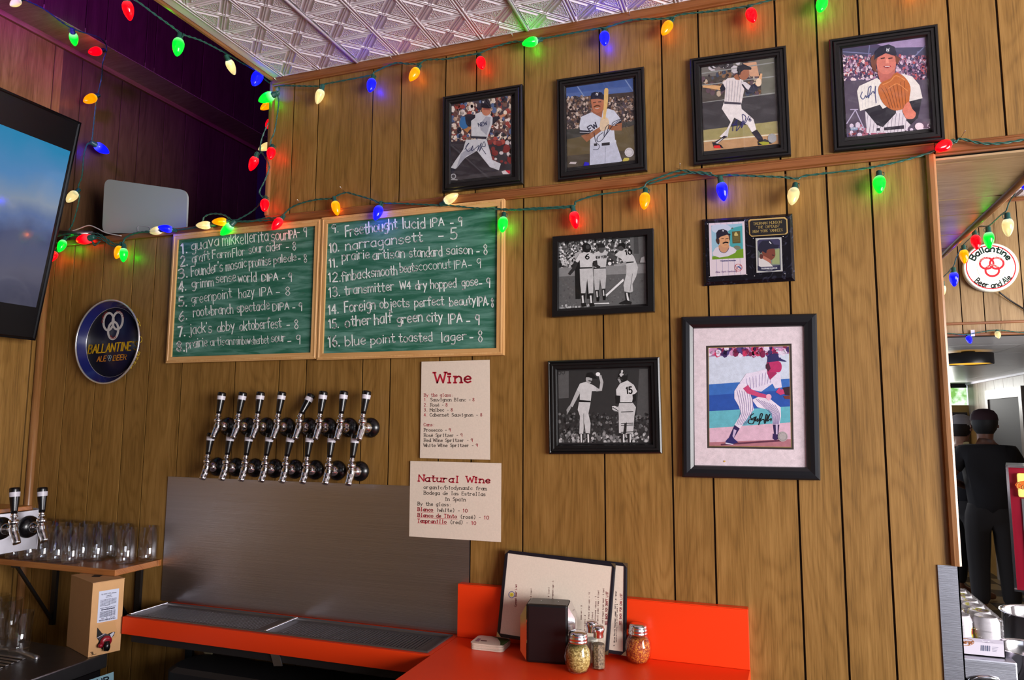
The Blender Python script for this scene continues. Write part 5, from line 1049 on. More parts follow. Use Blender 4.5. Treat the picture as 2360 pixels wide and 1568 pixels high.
def pic_big(A):
    k = 3.47; W_ = (216,200,206)
    S(A, c4, [(1262,190),(2165,180),(2190,1310),(1270,1295)], W_); S(A, c4, [(1378,338),(2062,320),(2080,1168),(1388,1156)], (58,50,46)); S(A, c4, [(1394,352),(2046,336),(2062,1152),(1402,1142)], (150,122,70)); S(A, c4, [(1399,356),(2042,341),(2057,1147),(1406,1137)], (196,204,220))
    A.clip = [c4(1399,356), c4(2042,341), c4(2057,1147), c4(1406,1137)]
    S(A, c4, [(1390,350),(2050,335),(2050,400),(1390,425)], (150,110,150)); crowd(A, c4, 1400, 355, 2045, 405, 120, 22, [(220,206,226),(120,30,70),(80,60,120),(200,140,180),(60,40,90),(190,50,90)], k, 18)
    S(A, c4, [(1390,648),(2055,600),(2060,825),(1400,868)], (38,78,160)); S(A, c4, [(1390,648),(2055,600),(2055,690),(1390,735)], (54,104,180)); S(A, c4, [(1400,862),(2060,822),(2060,970),(1400,1000)], (96,172,186)); S(A, c4, [(1400,998),(2060,950),(2060,1160),(1400,1160)], (210,172,190)); S(A, c4, [(1400,1110),(2060,1085),(2060,1160),(1400,1160)], (170,110,120)); LN(A, c4, [(1500,1128),(1990,1095)], 14, (90,44,66), k, sm=False)
    PS = (222,210,226)
    # far leg, near leg, torso
    S(A, c4, [(1745,770),(1830,730),(1900,770),(1975,830),(1978,900),(1965,968),(1912,968),(1905,880),(1880,850),(1790,830)], PS); S(A, c4, [(1912,968),(1965,968),(1955,1060),(1925,1068)], (40,28,70)); S(A, c4, [(1935,968),(1952,968),(1950,1060),(1938,1060)], (190,170,200)); S(A, c4, [(1912,1040),(1955,1048),(1958,1085),(1930,1094),(1910,1080)], (50,30,80))
    S(A, c4, [(1605,700),(1640,645),(1700,630),(1745,760),(1760,850),(1700,930),(1650,1000),(1606,970),(1660,880),(1640,820),(1605,760)], PS); S(A, c4, [(1606,972),(1648,1000),(1600,1080),(1555,1085)], (44,30,80)); S(A, c4, [(1600,1005),(1622,1015),(1600,1078),(1590,1060)], (190,170,200)); S(A, c4, [(1535,1100),(1555,1078),(1590,1070),(1636,1110),(1600,1122),(1535,1118)], (40,36,96)); S(A, c4, [(1534,1112),(1600,1124),(1590,1130),(1534,1122)], (205,200,220))
    S(A, c4, [(1645,640),(1700,560),(1780,545),(1865,520),(1905,560),(1970,555),(1985,670),(1930,680),(1910,640),(1820,705),(1745,690),(1700,640)], (216,206,224))
    for i in range(9): LN(A, c4, [(1700+i*26,600-i*8),(1715+i*22,690-i*7)], 3.2, (110,90,150), k, 0 if i else 1)
    for i in range(7): LN(A, c4, [(1625+i*20,690+i*4),(1655+i*16,850),(1625+i*12,970)], 3, (110,90,150), k, 0 if i else 1)
    for i in range(8): LN(A, c4, [(1775+i*22,760+i*7),(1895+i*10,880),(1918+i*6,965)], 3, (120,100,160), k, 0 if i else 1)
    limb(A, c4, [(1695,665),(1720,700),(1800,730),(1880,748)], [50,44,34,26], (190,66,110)); B(A, c4, [(1862,730),(1890,726),(1902,750),(1880,776),(1860,755)], (230,170,190)); limb(A, c4, [(1950,690),(1975,710),(2020,700)], [46,44,36], (190,60,110)); S(A, c4, [(1990,672),(2048,664),(2052,735),(2010,730)], (50,30,40)); S(A, c4, [(1995,740),(2050,735),(2050,765),(2010,762)], (110,50,40))
    S(A, c4, [(1865,480),(1930,530),(1945,560),(1890,610),(1868,560)], (160,40,90)); B(A, c4, [(1865,480),(1880,465),(1960,460),(1984,500),(1972,545),(1930,548),(1880,540)], (176,44,96)); S(A, c4, [(1858,490),(1880,470),(1895,520),(1875,545),(1858,515)], (70,30,50)); S(A, c4, [(1868,472),(1872,425),(1905,400),(1955,398),(1978,440),(2026,462),(2010,466),(1965,458)], (44,40,90)); S(A, c4, [(1956,408),(1968,408),(1975,430),(1962,432)], (210,200,225))
    LN(A, c4, [(1760,880),(1735,900),(1745,925),(1770,910),(1755,960),(1720,955),(1725,930),(1760,930),(1780,905),(1775,940),(1795,920),(1790,945),(1815,920),(1800,970),(1830,890),(1815,885),(1808,940),(1840,925),(1850,960),(1870,900),(1860,890),(1855,940),(1890,885),(1870,940),(1900,920),(1898,940)], 6.5, (20,16,22), k)
    E_(A, c4, 1992, 1064, 40, 41, (168,160,160), k); A.ring(*c4(1992,1064), 9, 9, .9, (120,112,112)); A.clip = None
    E_(A, c4, 1526, 1262, 8, 7, (196,160,70), k)
framed('framed photo of a pitcher throwing before a blurred crowd, above the right chalkboard', [c1(64,740), c1(674,640), c1(680,1408), c1(58,1478)], [c1(133,800), c1(592,730), c1(592,1340), c1(130,1392)], PF, pic_pitcher, group='black framed colour photos above the rail')
framed('framed photo of a man holding a bat upright under blue sky', [c1(938,605), c1(1612,505), c1(1636,1308), c1(948,1388)], [c1(1018,668), c1(1530,598), c1(1544,1232), c1(1026,1290)], PF, pic_bat, group='black framed colour photos above the rail')
framed('framed photo of a batter in full swing with a pen signature', [c2(86,394), c2(742,302), c2(778,1052), c2(112,1120)], [c2(166,452), c2(662,392), c2(692,978), c2(184,1030)], PF, pic_swing, group='black framed colour photos above the rail')
framed('framed photo of a catcher with a large brown mitt looking up', [c2(1034,262), c2(1776,155), c2(1828,950), c2(1070,1026)], [c2(1124,326), c2(1688,252), c2(1722,874), c2(1156,934)], PF, pic_mitt, group='black framed colour photos above the rail')
framed('flat black framed black and white photo of players meeting, number 6 in front', [c3(150,262), c3(956,194), c3(964,862), c3(146,906)], [c3(203,312), c3(892,260), c3(900,800), c3(196,840)], PFLAT, pic_bw1, group='black and white photos')
framed('black and white photo of a pitcher and a catcher numbered 15', [c4(108,458), c4(1002,426), c4(1024,1200), c4(118,1206)], [c4(193,540), c4(912,522), c4(924,1110), c4(202,1112)], [(0,0),(0,.012),(.004,.015),(.007,.012),(.009,.016),(.014,.016),(.016,.0125),(.023,.0125),(.0265,.007),(.027,.004)], pic_bw2, group='black and white photos')
framed('largest black frame, its colour photo of a crouching fielder set in a pale mat', [c4(1180,106), c4(2264,78), c4(2294,1416), c4(1188,1390)], [c4(1270,190), c4(2165,180), c4(2188,1310), c4(1276,1300)], PBIG, pic_big, mat_board=[c4(1270,190), c4(2165,180), c4(2188,1310), c4(1276,1300)], fm=mat('satin_black_wide_frame', L(22, 22, 26), .3))
# plaque
c5 = lambda x, y: (1600+x/8.252, 480+y/8.252)
PQ = [c5(142,200), c5(1868,84), c5(1922,1370), c5(175,1468)]
P_ = [onY(*c, -.014) for c in PQ]; t = thing('wall_plaque', 'black marbled plaque with two player cards and an engraved name plate', 'plaque', V(sum(P_, Vector())/4))
m = MB(); m.sweep_rect([(p.x, -.001, p.z) for p in P_], [(0, 0), (0, .003), (.008, .0125)], (0, -1, 0)); q = [Vector((p.x, -.0135, p.z)) for p in P_]; c_ = sum(q, Vector())/4
m.prism([V(c_+Vector(((p.x-c_.x)*.935, 0, (p.z-c_.z)*.91))) for p in q], (0, .011, 0))
mm, N, K, P = newmat('black_marbled_laminate'); g_ = N.new('ShaderNodeNewGeometry'); n_ = N.new('ShaderNodeTexNoise'); n_.inputs['Scale'].default_value = 40; n_.inputs['Detail'].default_value = 8; n_.inputs['Distortion'].default_value = 2
r_ = N.new('ShaderNodeValToRGB'); r_.color_ramp.elements[0].color = L(16, 14, 22); r_.color_ramp.elements[1].color = L(70, 70, 92); r_.color_ramp.elements[0].position = .55; r_.color_ramp.elements[1].position = .85
K.new(g_.outputs['Position'], n_.inputs['Vector']); K.new(n_.outputs['Fac'], r_.inputs[0]); K.new(r_.outputs[0], P.inputs['Base Color']); P.inputs['Roughness'].default_value = .25
m.build('board', mm, t)
def plate(cs, col, name, y=-.0137, th=.0012): 
    m = MB(); m.prism([V(onY(*c5(*c), y)) for c in cs], (0, -th, 0)); return m.build(name, col, t)
plate([(275,290),(955,252),(988,1262),(302,1302)], M['white'], 'player_card'); plate([(1163,578),(1658,555),(1682,1202),(1182,1230)], M['white'], 'player_card')
M['gold'] = mat('engraved_gold_edge', L(200, 165, 100), .4, .3)
plate([(1030,240),(1060,215),(1720,170),(1770,210),(1782,470),(1745,500),(1090,545),(1045,500)], M['gold'], 'name_plate')
k = 8.252; A = Art(wallmap(-.01495))
S(A, c5, [(275,290),(955,252),(988,1262),(302,1302)], (222,206,214))
for i in range(5):
    x = 395+i*112; LN(A, c5, [(x,285-i*6),(x+38,1290-i*6)], 6, (150,140,180), k, 0 if i else 1, sm=False)
S(A, c5, [(322,332),(910,290),(938,945),(342,978)], (150,190,210)); S(A, c5, [(640,400),(915,330),(925,800),(700,820)], (70,160,165)); B(A, c5, [(350,330),(600,310),(700,400),(500,480),(350,440)], (196,206,224)); S(A, c5, [(342,918),(700,880),(800,800),(932,770),(938,945),(342,978)], (110,150,30)); B(A, c5, [(745,740),(800,712),(870,730),(882,775),(820,790),(760,780)], (120,120,100)); S(A, c5, [(695,385),(735,365),(740,395)], (110,80,50))
S(A, c5, [(718,445),(872,433),(880,662),(728,672)], (92,80,40)); B(A, c5, [(770,470),(800,455),(818,480),(835,520),(765,525)], (200,180,110))
for i in range(6): LN(A, c5, [(745,550+i*18),(860,543+i*18)], 4, (140,124,70), k, 0 if i else 1, sm=False)
S(A, c5, [(345,850),(400,760),(475,720),(650,710),(750,750),(805,800),(780,850),(640,915),(480,940),(360,900)], (214,206,216)); B(A, c5, [(470,700),(650,690),(655,790),(572,855),(490,810)], (200,146,110)); LN(A, c5, [(470,770),(500,825),(572,852),(630,815),(652,760)], 10, (60,80,120), k)
B(A, c5, [(470,580),(500,520),(590,490),(660,540),(672,620),(650,700),(600,745),(540,738),(490,680)], (212,156,112)); B(A, c5, [(412,600),(440,570),(480,600),(470,690),(430,660)], (64,40,34)); S(A, c5, [(650,500),(680,530),(680,620),(665,600)], (64,40,34))
S(A, c5, [(425,580),(420,470),(460,415),(550,395),(625,430),(650,480),(690,490),(685,520),(620,505),(500,545),(440,600)], (30,26,44)); ny(A, c5(550,428), 3.2); LN(A, c5, [(548,668),(595,650),(642,655)], 26, (44,26,24), k); 
for x in (540, 625): LN(A, c5, [(x-22,580),(x+22,578)], 10, (60,36,30), k)
LN(A, c5, [(590,580),(600,630)], 7, (180,120,84), k); LN(A, c5, [(575,700),(625,696)], 8, (170,90,80), k)
A.text('THURMAN MUNSON', c5(498,1016), c5(790,1006), 20/k, 5/k, (70,76,140)); A.text('New York Yankees', c5(412,1232), c5(800,1212), 34/k, 4/k, (130,90,150), slant=.3)
A.ring(*c5(842,1130), 8.4, 8.2, .9, (196,60,60)); LN(A, c5, [(800,1170),(850,1110),(900,1080)], 7, (196,60,60), k); LN(A, c5, [(780,1075),(810,1140),(850,1170),(900,1165)], 5, (196,60,60), k); LN(A, c5, [(830,1115),(860,1120),(890,1150)], 16, (60,110,180), k); LN(A, c5, [(820,1190),(805,1220)], 7, (196,60,60), k)
S(A, c5, [(1168,583),(1652,560),(1676,1196),(1187,1224)], (190,190,184)); S(A, c5, [(1200,625),(1235,600),(1600,582),(1632,610),(1645,1165),(1640,1180),(1210,1190)], (58,54,86)); S(A, c5, [(1215,800),(1620,760),(1628,1080),(1225,1110)], (120,130,120)); S(A, c5, [(1500,800),(1622,770),(1625,1060),(1480,1060)], (150,160,110)); S(A, c5, [(1222,940),(1290,960),(1400,1010),(1500,1110),(1225,1120)], (212,206,204))
B(A, c5, [(1290,820),(1380,790),(1520,770),(1540,850),(1535,920),(1480,980),(1400,980),(1310,900)], (120,62,48)); S(A, c5, [(1310,900),(1450,980),(1470,1060),(1300,960)], (180,110,90)); S(A, c5, [(1210,790),(1230,690),(1300,620),(1450,612),(1520,690),(1620,700),(1590,760),(1440,770),(1380,800),(1370,860),(1300,820),(1260,860)], (30,28,50)); B(A, c5, [(1245,900),(1270,870),(1310,900),(1295,960),(1255,960)], (90,44,40)); LN(A, c5, [(1430,640),(1460,675)], 18, (220,220,225), k); LN(A, c5, [(1480,890),(1520,900)], 14, (50,30,30), k)
S(A, c5, [(1205,1095),(1300,1130),(1420,1145),(1560,1125),(1640,1080),(1645,1170),(1430,1205),(1208,1190)], (36,36,62)); A.text('THURMAN MUNSON', c5(1275,1165), c5(1575,1150), 26/k, 6/k, (226,226,230)); A.text('CATCHER', c5(1365,1190), c5(1490,1183), 15/k, 3/k, (190,190,196))
S(A, c5, [(1062,265),(1090,235),(1705,195),(1750,225),(1758,455),(1725,485),(1105,522),(1070,490)], (24,20,22))
gd_ = (176,150,84)
A.text('THURMAN MUNSON', c5(1125,322), c5(1668,285), 48/k, 5/k, gd_, mono=6.9, serif=True); A.text('"THE CAPTAIN"', c5(1175,390), c5(1640,360), 46/k, 5/k, gd_, mono=6.9, serif=True); A.text('NEW YORK YANKEES', c5(1120,468), c5(1690,435), 46/k, 5/k, gd_, mono=6.6, serif=True)
A.build('card_print', M['print'], t)
for cs in ([(222,265),(980,200),(1028,1298),(262,1345)], [(1098,548),(1708,512),(1745,1275),(1125,1318)]):
    m = MB(); m.prism([V(onY(*c5(*c), -.0165)) for c in cs], (0, -.002, 0)); m.build('acrylic_cover', M['pane'], t)
    for c in cs:
        p = onY(*c5(*c), -.0188); cc_ = sum((onY(*c5(*z), -.0188) for z in cs), Vector())/4; p = p+(cc_-p)*.07
        m = MB(); m.lathe([(.0013, 0), (.0009, .0008)], 8, o=p, axis=(0, -1, 0)); m.build('screw', M['nail'], t)
# ---------------------------------------------------------------- round beer tray on the wall
c6 = lambda x, y: (170+x/7.13, 680+y/7.13)
YT = -.030; cpt = onY(*c6(552, 770), YT); RT = .165
tl_, tr_ = onY(*c6(42, 850), YT), onY(*c6(1062, 700), YT); tt, tb = onY(*c6(640, 85), YT), onY(*c6(500, 1455), YT)
RT = (tt.z-tb.z)/2; cpt = Vector(((tl_.x+tr_.x)/2, YT, (tt.z+tb.z)/2))
t = thing('beer_tray', 'round navy beer tray with yellow lettering and a silver rim, on the left wall section', 'tray', (cpt.x, 0, cpt.z))
M['navy'] = mat('navy_enamel_tray', L(26, 30, 88), .25, coat=.3); M['silver'] = mat('silver_rim', (.8, .8, .82, 1), .3, .8); M['navy2'] = mat('dark_navy_enamel_base', L(22, 22, 48), .3)
m = MB(); m.lathe([(RT*.84, .0055), (RT*.86, .010), (RT*.975, .029)], 64, o=(cpt.x, 0, cpt.z), axis=(0, -1, 0), caps=False); m.lathe([(RT*.975, .029), (RT*.87, .008), (RT*.85, .0015)], 64, o=(cpt.x, 0, cpt.z), axis=(0, -1, 0), caps=False); m.build('tray_wall', M['navy'], t)
m = MB(); m.lathe([(0, .002), (RT*.845, .002), (RT*.85, .0055), (0, .0056)], 64, o=(cpt.x, 0, cpt.z), axis=(0, -1, 0), caps=False); m.build('tray_base', M['navy2'], t)
m = MB(); m.tube([(cpt.x+RT*math.cos(a), -.030, cpt.z+RT*math.sin(a)) for a in (2*math.pi*i/64 for i in range(64))], .0032, 10, closed=True); m.build('rim', M['silver'], t)
A = Art(wallmap(-.0058)); YL, CR_ = (206,160,24), (196,190,186)
cbase = onY(0, 0, -.006)
m = MB(); m.tube([(cpt.x+RT*.845*math.cos(a), -.006, cpt.z+RT*.845*math.sin(a)) for a in (2*math.pi*i/64 for i in range(64))], .0010, 6, closed=True); m.build('inner_line', M['silver'], t)
for cx_, cy_ in ((572,440),(722,425),(648,585)):
    rx, ry = 82/7.13, 142/7.13; A.ring(*c6(cx_, cy_), rx, ry, 5.0, CR_, rot=.12)
A.arctext('PURITY', *c6(572,440), 11.6, 20, -95, -12, 4.2, .8, (150,40,40)); A.arctext('BODY', *c6(722,425), 11.6, 20, -8, 72, 4.2, .8, (150,40,40)); A.arctext('FLAVOR', *c6(648,585), 11.6, 20, 222, 138, 4.2, .8, (150,40,40), inward=True)
A.text("BALLANTINE'S", c6(232,965), c6(1040,900), 138/7.13, 19/7.13, YL, slant=.22, up=(0,-1)); A.text('ALE', c6(380,1098), c6(525,1085), 84/7.13, 12/7.13, (214,130,40), slant=.2, up=(0,-1)); A.text('BEER', c6(642,1080), c6(858,1062), 84/7.13, 12/7.13, (214,140,40), slant=.2, up=(0,-1))
for dx, dy in ((575,1020),(602,1018),(588,1060)): A.ring(*c6(dx, dy), 2.3, 3.6, .9, (150,180,196), n=16)
A.build('lettering', M['print'], t)
A = Art(lambda px, py, z: onP(px, py, (cpt.x+RT*.93, -.017, 0), Vector((.995, -.1, 0))))
t2_ = A
m = MB()
sst = layout('ALE & BEER')[0]; A2 = Art(lambda u, v, z: Vector((cpt.x+RT*(.945+v*.0)*math.cos(u), -.0185+v, cpt.z+RT*.945*math.sin(u))))
for txt, a0, a1 in (('ALE', .62, .38), ('O', .10, -.04), ('BEER', -.28, -.78), ('BALLANTINE', 1.9, .9)):
    st, tw = layout(txt)
    for q in st:
        A2.z = 0
        for (xa, ya), (xb, yb) in zip(q, q[1:]):
            f = lambda x, y: Vector((cpt.x+RT*(.945+.004)*math.cos(a0+(a1-a0)*x/tw), -.0095-y*.0012, cpt.z+RT*(.945+.004)*math.sin(a0+(a1-a0)*x/tw)))
            pa, pb = f(xa, ya), f(xb, yb)
            if (pb-pa).length > 1e-5: m.tube([pa, pb], .0008, 4)
m.build('side_lettering', mat('yellow_lettering', L(214, 180, 30), .5), t)
# ---------------------------------------------------------------- strings of coloured bulbs
BC = {'R': ((1.0, .0, .008), 2.0, 'red', .34), 'G': ((.0, 1.0, .05), 1.25, 'green', .42), 'B': ((.004, .006, 1.0), 3.2, 'blue', 1.0), 'Y': ((1.0, .40, .0), 1.25, 'amber', .24), 'W': ((1.0, .86, .46), .80, 'warm white', .07)}
def bulbmat(k):
    c, s_, n_, _ = BC[k]; m, N, K, P = newmat(n_.replace(' ', '_')+'_bulb_glass')
    P.inputs['Base Color'].default_value = tuple(x*.35 for x in c)+(1,); P.inputs['Roughness'].default_value = .1; P.inputs['Coat Weight'].default_value = .15; P.inputs['Specular IOR Level'].default_value = .4
    # coloured glass: lit from the lamp near the socket, partly see-through so the lamp's light gets out
    at = N.new('ShaderNodeAttribute'); at.attribute_name = 'ink'; r = N.new('ShaderNodeMapRange'); r.inputs['To Min'].default_value = s_*.62; r.inputs['To Max'].default_value = s_*1.5
    K.new(at.outputs['Fac'], r.inputs[0]); K.new(r.outputs[0], P.inputs['Emission Strength'])
    mx = N.new('ShaderNodeMix'); mx.data_type = 'RGBA'; mx.inputs[6].default_value = c+(1,); mx.inputs[7].default_value = tuple(min(1, x*.6+.4) if k in 'GW' else min(1, x+.03) for x in c)+(1,)
    K.new(at.outputs['Fac'], mx.inputs[0]); K.new(mx.outputs[2], P.inputs['Emission Color'])
    t = N.new('ShaderNodeBsdfTransparent'); t.inputs[0].default_value = tuple(.03+.97*x for x in c)+(1,); ms = N.new('ShaderNodeMixShader'); ms.inputs[0].default_value = .82
    K.new(t.outputs[0], ms.inputs[1]); K.new(P.outputs[0], ms.inputs[2]); K.new(ms.outputs[0], N['Material Output'].inputs[0]); return m
M['bulb'] = {k: bulbmat(k) for k in BC}
LAMP = {}
for k_c, (c_c, _, n_c, e_c) in BC.items():
    l_ = bpy.data.lights.new(n_c.replace(' ', '_')+'_lamp', 'POINT'); l_.color = tuple(max(x, .0) for x in c_c); l_.energy = e_c; l_.shadow_soft_size = .004; LAMP[k_c] = l_
def bulb_meshes():
    out = {}
    pr = [(.0085, 0), (.0125, .004), (.0152, .010), (.0162, .017), (.0158, .025), (.0140, .034), (.0108, .043), (.0070, .050), (.0032, .0545), (0, .0555)]
    for k in BC:
        m = MB(); m.lathe(pr, 16, caps=False); me = bpy.data.meshes.new('bulb'); me.from_pydata(m.v, [], m.f); me.polygons.foreach_set('use_smooth', [True]*len(m.f)); me.materials.append(M['bulb'][k])
        at = me.color_attributes.new('ink', 'FLOAT_COLOR', 'POINT'); fl = []
        for v in m.v: t = max(0, 1-v[2]/.016); fl += [t, t, t, 1]
        at.data.foreach_set('color', fl); me.update(); out[k] = me
    return out
BM = bulb_meshes()
m_ = MB(); m_.lathe([(.0060, -.020), (.0078, -.018), (.0080, -.004), (.0098, -.003), (.0100, .0035), (.0082, .004)], 14); m_.tube([(.0085, .0, -.016), (.0125, 0, -.014), (.0125, 0, -.004), (.009, 0, -.003)], .0011, 5)
sock_me = m_.build('socket', M['greenwire']).data; bpy.data.objects.remove(bpy.data.objects[-1] if False else [o for o in bpy.data.objects if o.name == 'socket'][0])
nbulb = 0
def string(label, bulbs, wires, mapper, group=None, scale=1.0, lights=True, wr=.0021, cat='string lights'):
    t = thing('light_string', label, cat, V(mapper(*bulbs[0][1]))); inv = wm(t).inverted()
    if group: t['group'] = group
    for w in wires:
        P_ = smoothpath([Vector(mapper(*p)) for p in w], 7); n = len(P_)
        L0 = [0]
        for a, b in zip(P_, P_[1:]): L0.append(L0[-1]+(b-a).length)
        m = MB()
        for ph in (0, math.pi):
            q = []
            for i, p in enumerate(P_):
                a = L0[i]*2*math.pi/.045+ph; q.append(p+Vector((math.sin(a)*.0008, math.cos(a)*.0019, math.sin(a)*.0019)))
            m.tube(q, wr*.82, 6)
        m.build('cord', M['greenwire'], t)
    for c, p0, p1 in bulbs:
        a, b = Vector(mapper(*p0)), Vector(mapper(*p1)); d = b-a; Ls = .054*scale
        if d.length < Ls*.93:                       # foreshortened: the bulb leans towards or away from the room
            lean = math.sqrt(max(0, Ls*Ls-d.length_squared)); d = d+Vector((0, -lean*.8, 0)) if abs(d.y) < .02 else d
        z = d.normalized(); o = link('bulb', BM[c], t); q = z.to_track_quat('Z', 'Y')
        mw = Matrix.Translation(a) @ q.to_matrix().to_4x4() @ Matrix.Scale(scale*max(.8, min(1.25, d.length/.0555/scale)), 4)
        o.matrix_parent_inverse = inv.copy(); o.matrix_basis = mw; o['label'] = BC[c][2]+' bulb'
        s_ = link('socket', sock_me, o); s_.matrix_parent_inverse = Matrix()
        lo = bpy.data.objects.new('bulb_lamp', LAMP[c]); COL.objects.link(lo); lo.parent = o; lo.location = (0, 0, .024)
    return t
def pl_y(y): return lambda px, py: onY(px, py, y)
def pl_x(x): return lambda px, py: onX(px, py, x)
string('cord of coloured bulbs hung along the ceiling trim above the framed photos',
 [('W',(741,207),(730,240)),('B',(858.5,184),(857.5,217)),('Y',(962,159),(950,192)),('R',(1106.4,135),(1117,165)),('G',(1238,93),(1209,111)),('B',(1392.7,76.4),(1397,111.5)),('Y',(1544,52.5),(1529,88.4)),('R',(1727.8,23.7),(1738,59.3)),('G',(1897,-2),(1888,37)),('Y',(2112,-48),(2104,-12))],
 [[(645.5,197),(690,198),(731,198.6),(747,194),(800,184),(855,173),(865,165),(909,146),(940,147),(966.5,147),(982,138),(1028,136),(1060,130),(1102,123),(1129,112),(1160,102),(1186,96),(1210,96.5),(1246,90),(1320,76),(1381,65),(1393,64.5),(1454,46.5),(1518.6,43.5),(1547,40.5),(1570,33),(1640,26),(1700,18),(1727,13),(1777,0),(1865,-20),(1898,-26),(2000,-60),(2120,-70),(2400,-110)]], pl_y(-.024))
string('cord of coloured bulbs draped along the picture rail over the chalkboards',
 [('R',(647.7,505),(637.5,534)),('Y',(771.6,465),(778,497)),('B',(875.6,476.5),(870,511)),('W',(1025,466),(1056,447)),('G',(1160.5,502.5),(1162,539)),('R',(1322,489),(1328,527.6)),('Y',(1487,447),(1486.5,486.5)),('B',(1661.7,422),(1669,463.7)),('W',(1831,435.6),(1823.7,477)),('G',(2026,408.5),(2025,451)),('R',(2187,330.5),(2151.5,354))],
 [[(540,510),(575,511),(611,503),(649,502),(655,493),(672,478),(693.5,468.6),(719,462),(740.5,459),(763,458),(768.5,455),(795,444),(814,447.6),(860,461),(875.6,467),(940,470),(1009,473),(1030,473),(1100,480),(1159,482.4),(1190,483.4),(1230,480),(1319,474.3),(1327,465),(1375,450),(1474,435),(1492,420),(1530,405),(1569.5,393),(1600,398),(1630,402),(1656.5,406),(1675,403.4),(1740,406),(1804,408.5),(1838,412),(1858,405),(1960,393),(2024,383),(2090,368),(2150,349),(2190,328),(2204,327),(2214,320),(2262,330.5),(2310,330),(2360,322),(2420,315)],
  [(1159,484),(1235,483),(1319,478)],[(1492,425),(1560,405),(1606,397),(1640,400)]], pl_y(-.026))
string('cord of coloured bulbs hanging down the brown corner post of the upper wall',
 [('G',(629.7,219),(596,233.6)),('R',(626.5,343),(631,372)),('R',(590,362),(576,394)),('R',(611,462),(617,491))],
 [[(642,200),(644,206.6),(641,221),(642,241.5),(633,302),(625,321),(623,337)],[(640,222),(632,221)],[(618.5,283),(604,318),(599.5,346),(604,352),(617,372),(620.5,385),(617,400),(608.5,420),(598,443.6),(608.5,457)],[(603,350),(596,357)]], pl_y(-.030))
string('short run of bulbs tucked behind the brown corner post, half hidden by it',
 [('Y',(625,237),(610.6,259)),('R',(627,277),(624.5,302)),('W',(623,334),(607,352))], [[(628,232),(627,260),(622,285),(618,310),(624,330)]], pl_y(.118))
string('cord of coloured bulbs along the edge of the tin ceiling over the dark shaft',
 [('R',(292,3),(300,48)),('G',(413,90),(407,129.5)),('W',(526,138),(541,173)),('B',(598,169),(583,197))],
 [[(240,-40),(288,-10),(312,0),(357,33),(399,63),(420,78.5),(462,93),(504,114),(521.6,123),(560,146),(594,165),(615,186),(636,200)]], pl_x(-1.640))
string('cord of coloured bulbs hanging on the dark left wall beside the screen',
 [('W',(45,1),(43.5,24)),('G',(168,76),(173,106)),('R',(231,117),(204,121)),('Y',(219,223),(193,235)),('B',(220,334),(251,353)),('W',(175,444),(154,466))],
 [[(20,-25),(45,-6),(100,20),(163,64),(228,87),(246,111),(237,144),(234,180),(222,234),(216,285),(211,327),(201,333),(193,360),(189,405),(180,432),(183,450),(182,464),(169,512),(159,531)]], lambda px, py: onX(px, py, -2.470 if py < 95 else (-2.50 if py < 150 else -2.60)))
def yl(y): return pl_y(y)
string('tangle of coloured bulbs and cords on the left end of the half wall ledge',
 [('R',(207.4,549),(174,556)),('G',(147.7,555),(145,583.6)),('R',(128.6,582),(125,608)),('Y',(277,569),(276,599)),('G',(285,573),(284,604.6))],
 [[(130,545),(165,538),(208,543.6),(227,545),(246,551),(265,562.6),(282,561),(290.7,547),(316,536),(341.5,534.7),(372,530)],[(208,548),(235,552),(258,566),(280,566),(287,550),(312,538),(343,533)],[(200,540),(222,538),(240,546),(252,558)],[(150,553),(160,545),(190,543),(212,556),(218,566),(230,556)]], pl_y(-.032))
string('coloured bulbs lying on the half wall ledge over the left chalkboard',
 [('W',(371,530),(345,535.5)),('B',(397,530),(381,529)),('Y',(523,511),(500.6,516)),('G',(534,518),(508.6,542)),('W',(486,519),(463,524))],
 [[(341,534),(400,531),(450,524),(465.6,511.6),(472,499),(491,492.5),(516.6,495.7),(539,508),(567.6,495.7),(590,480),(602.7,463.8)],[(465,512),(480,518),(520,513),(542,510),(600,509),(638,507)]], pl_y(-.024))
string('cord of coloured bulbs strung along the boarded underside over the opening',
 [('B',(2361,419),(2361,446)),('W',(2322,505),(2324,546)),('G',(2278,536),(2280.6,573)),('R',(2247,544),(2252.7,575)),('Y',(2221,576.5),(2223.6,608)),('B',(2198,628),(2199.5,661)),('W',(2172,658),(2171,685))],
 [[(2380,380),(2362,400),(2355,417),(2340,444),(2326,466),(2318.5,486),(2306,496),(2286,515),(2275,522),(2261.6,522),(2250,526),(2240,545),(2219,566),(2203.6,595),(2196,615.6),(2171,641),(2150,655)]], pl_x(.712))
string('small far string of bulbs along the lower edge of the bright header wall',
 [('B',(2231,776),(2234,793)),('W',(2298,766),(2298,781.5))], [[(2150,765),(2176.5,767.7),(2226,771.5),(2253,767),(2299,761),(2360,767),(2420,766)]], pl_y(2.37))
# nails that hold the cords
nl = [((645.5,193),-.03),((909,143),-.026),((1186,93),-.026),((1454,43),-.026),((697,470),-.028),((795,441),-.028),((1569,390),-.026),((2216,318),-.03)]
for (p, y), w_ in zip(nl, ('at the ceiling corner', 'above the amber bulb of the ceiling string', 'right of the first red bulb of the ceiling string', 'left of the second amber bulb of the ceiling string', 'left of the amber bulb over the chalkboards', 'right of the amber bulb over the chalkboards', 'at the peak of the rail string', 'right of the red bulb by the opening')):
    a = onY(*p, 0.0); m = MB(); m.tube([V(a+Vector((-.002, -.0015, .0))), V(a+Vector((.001, y-.004, .006)))], .0009, 6); o = m.build('nail', M['nail']); tag(o, 'thin bright nail holding the cord '+w_, 'nail', 'nails holding the light cords')
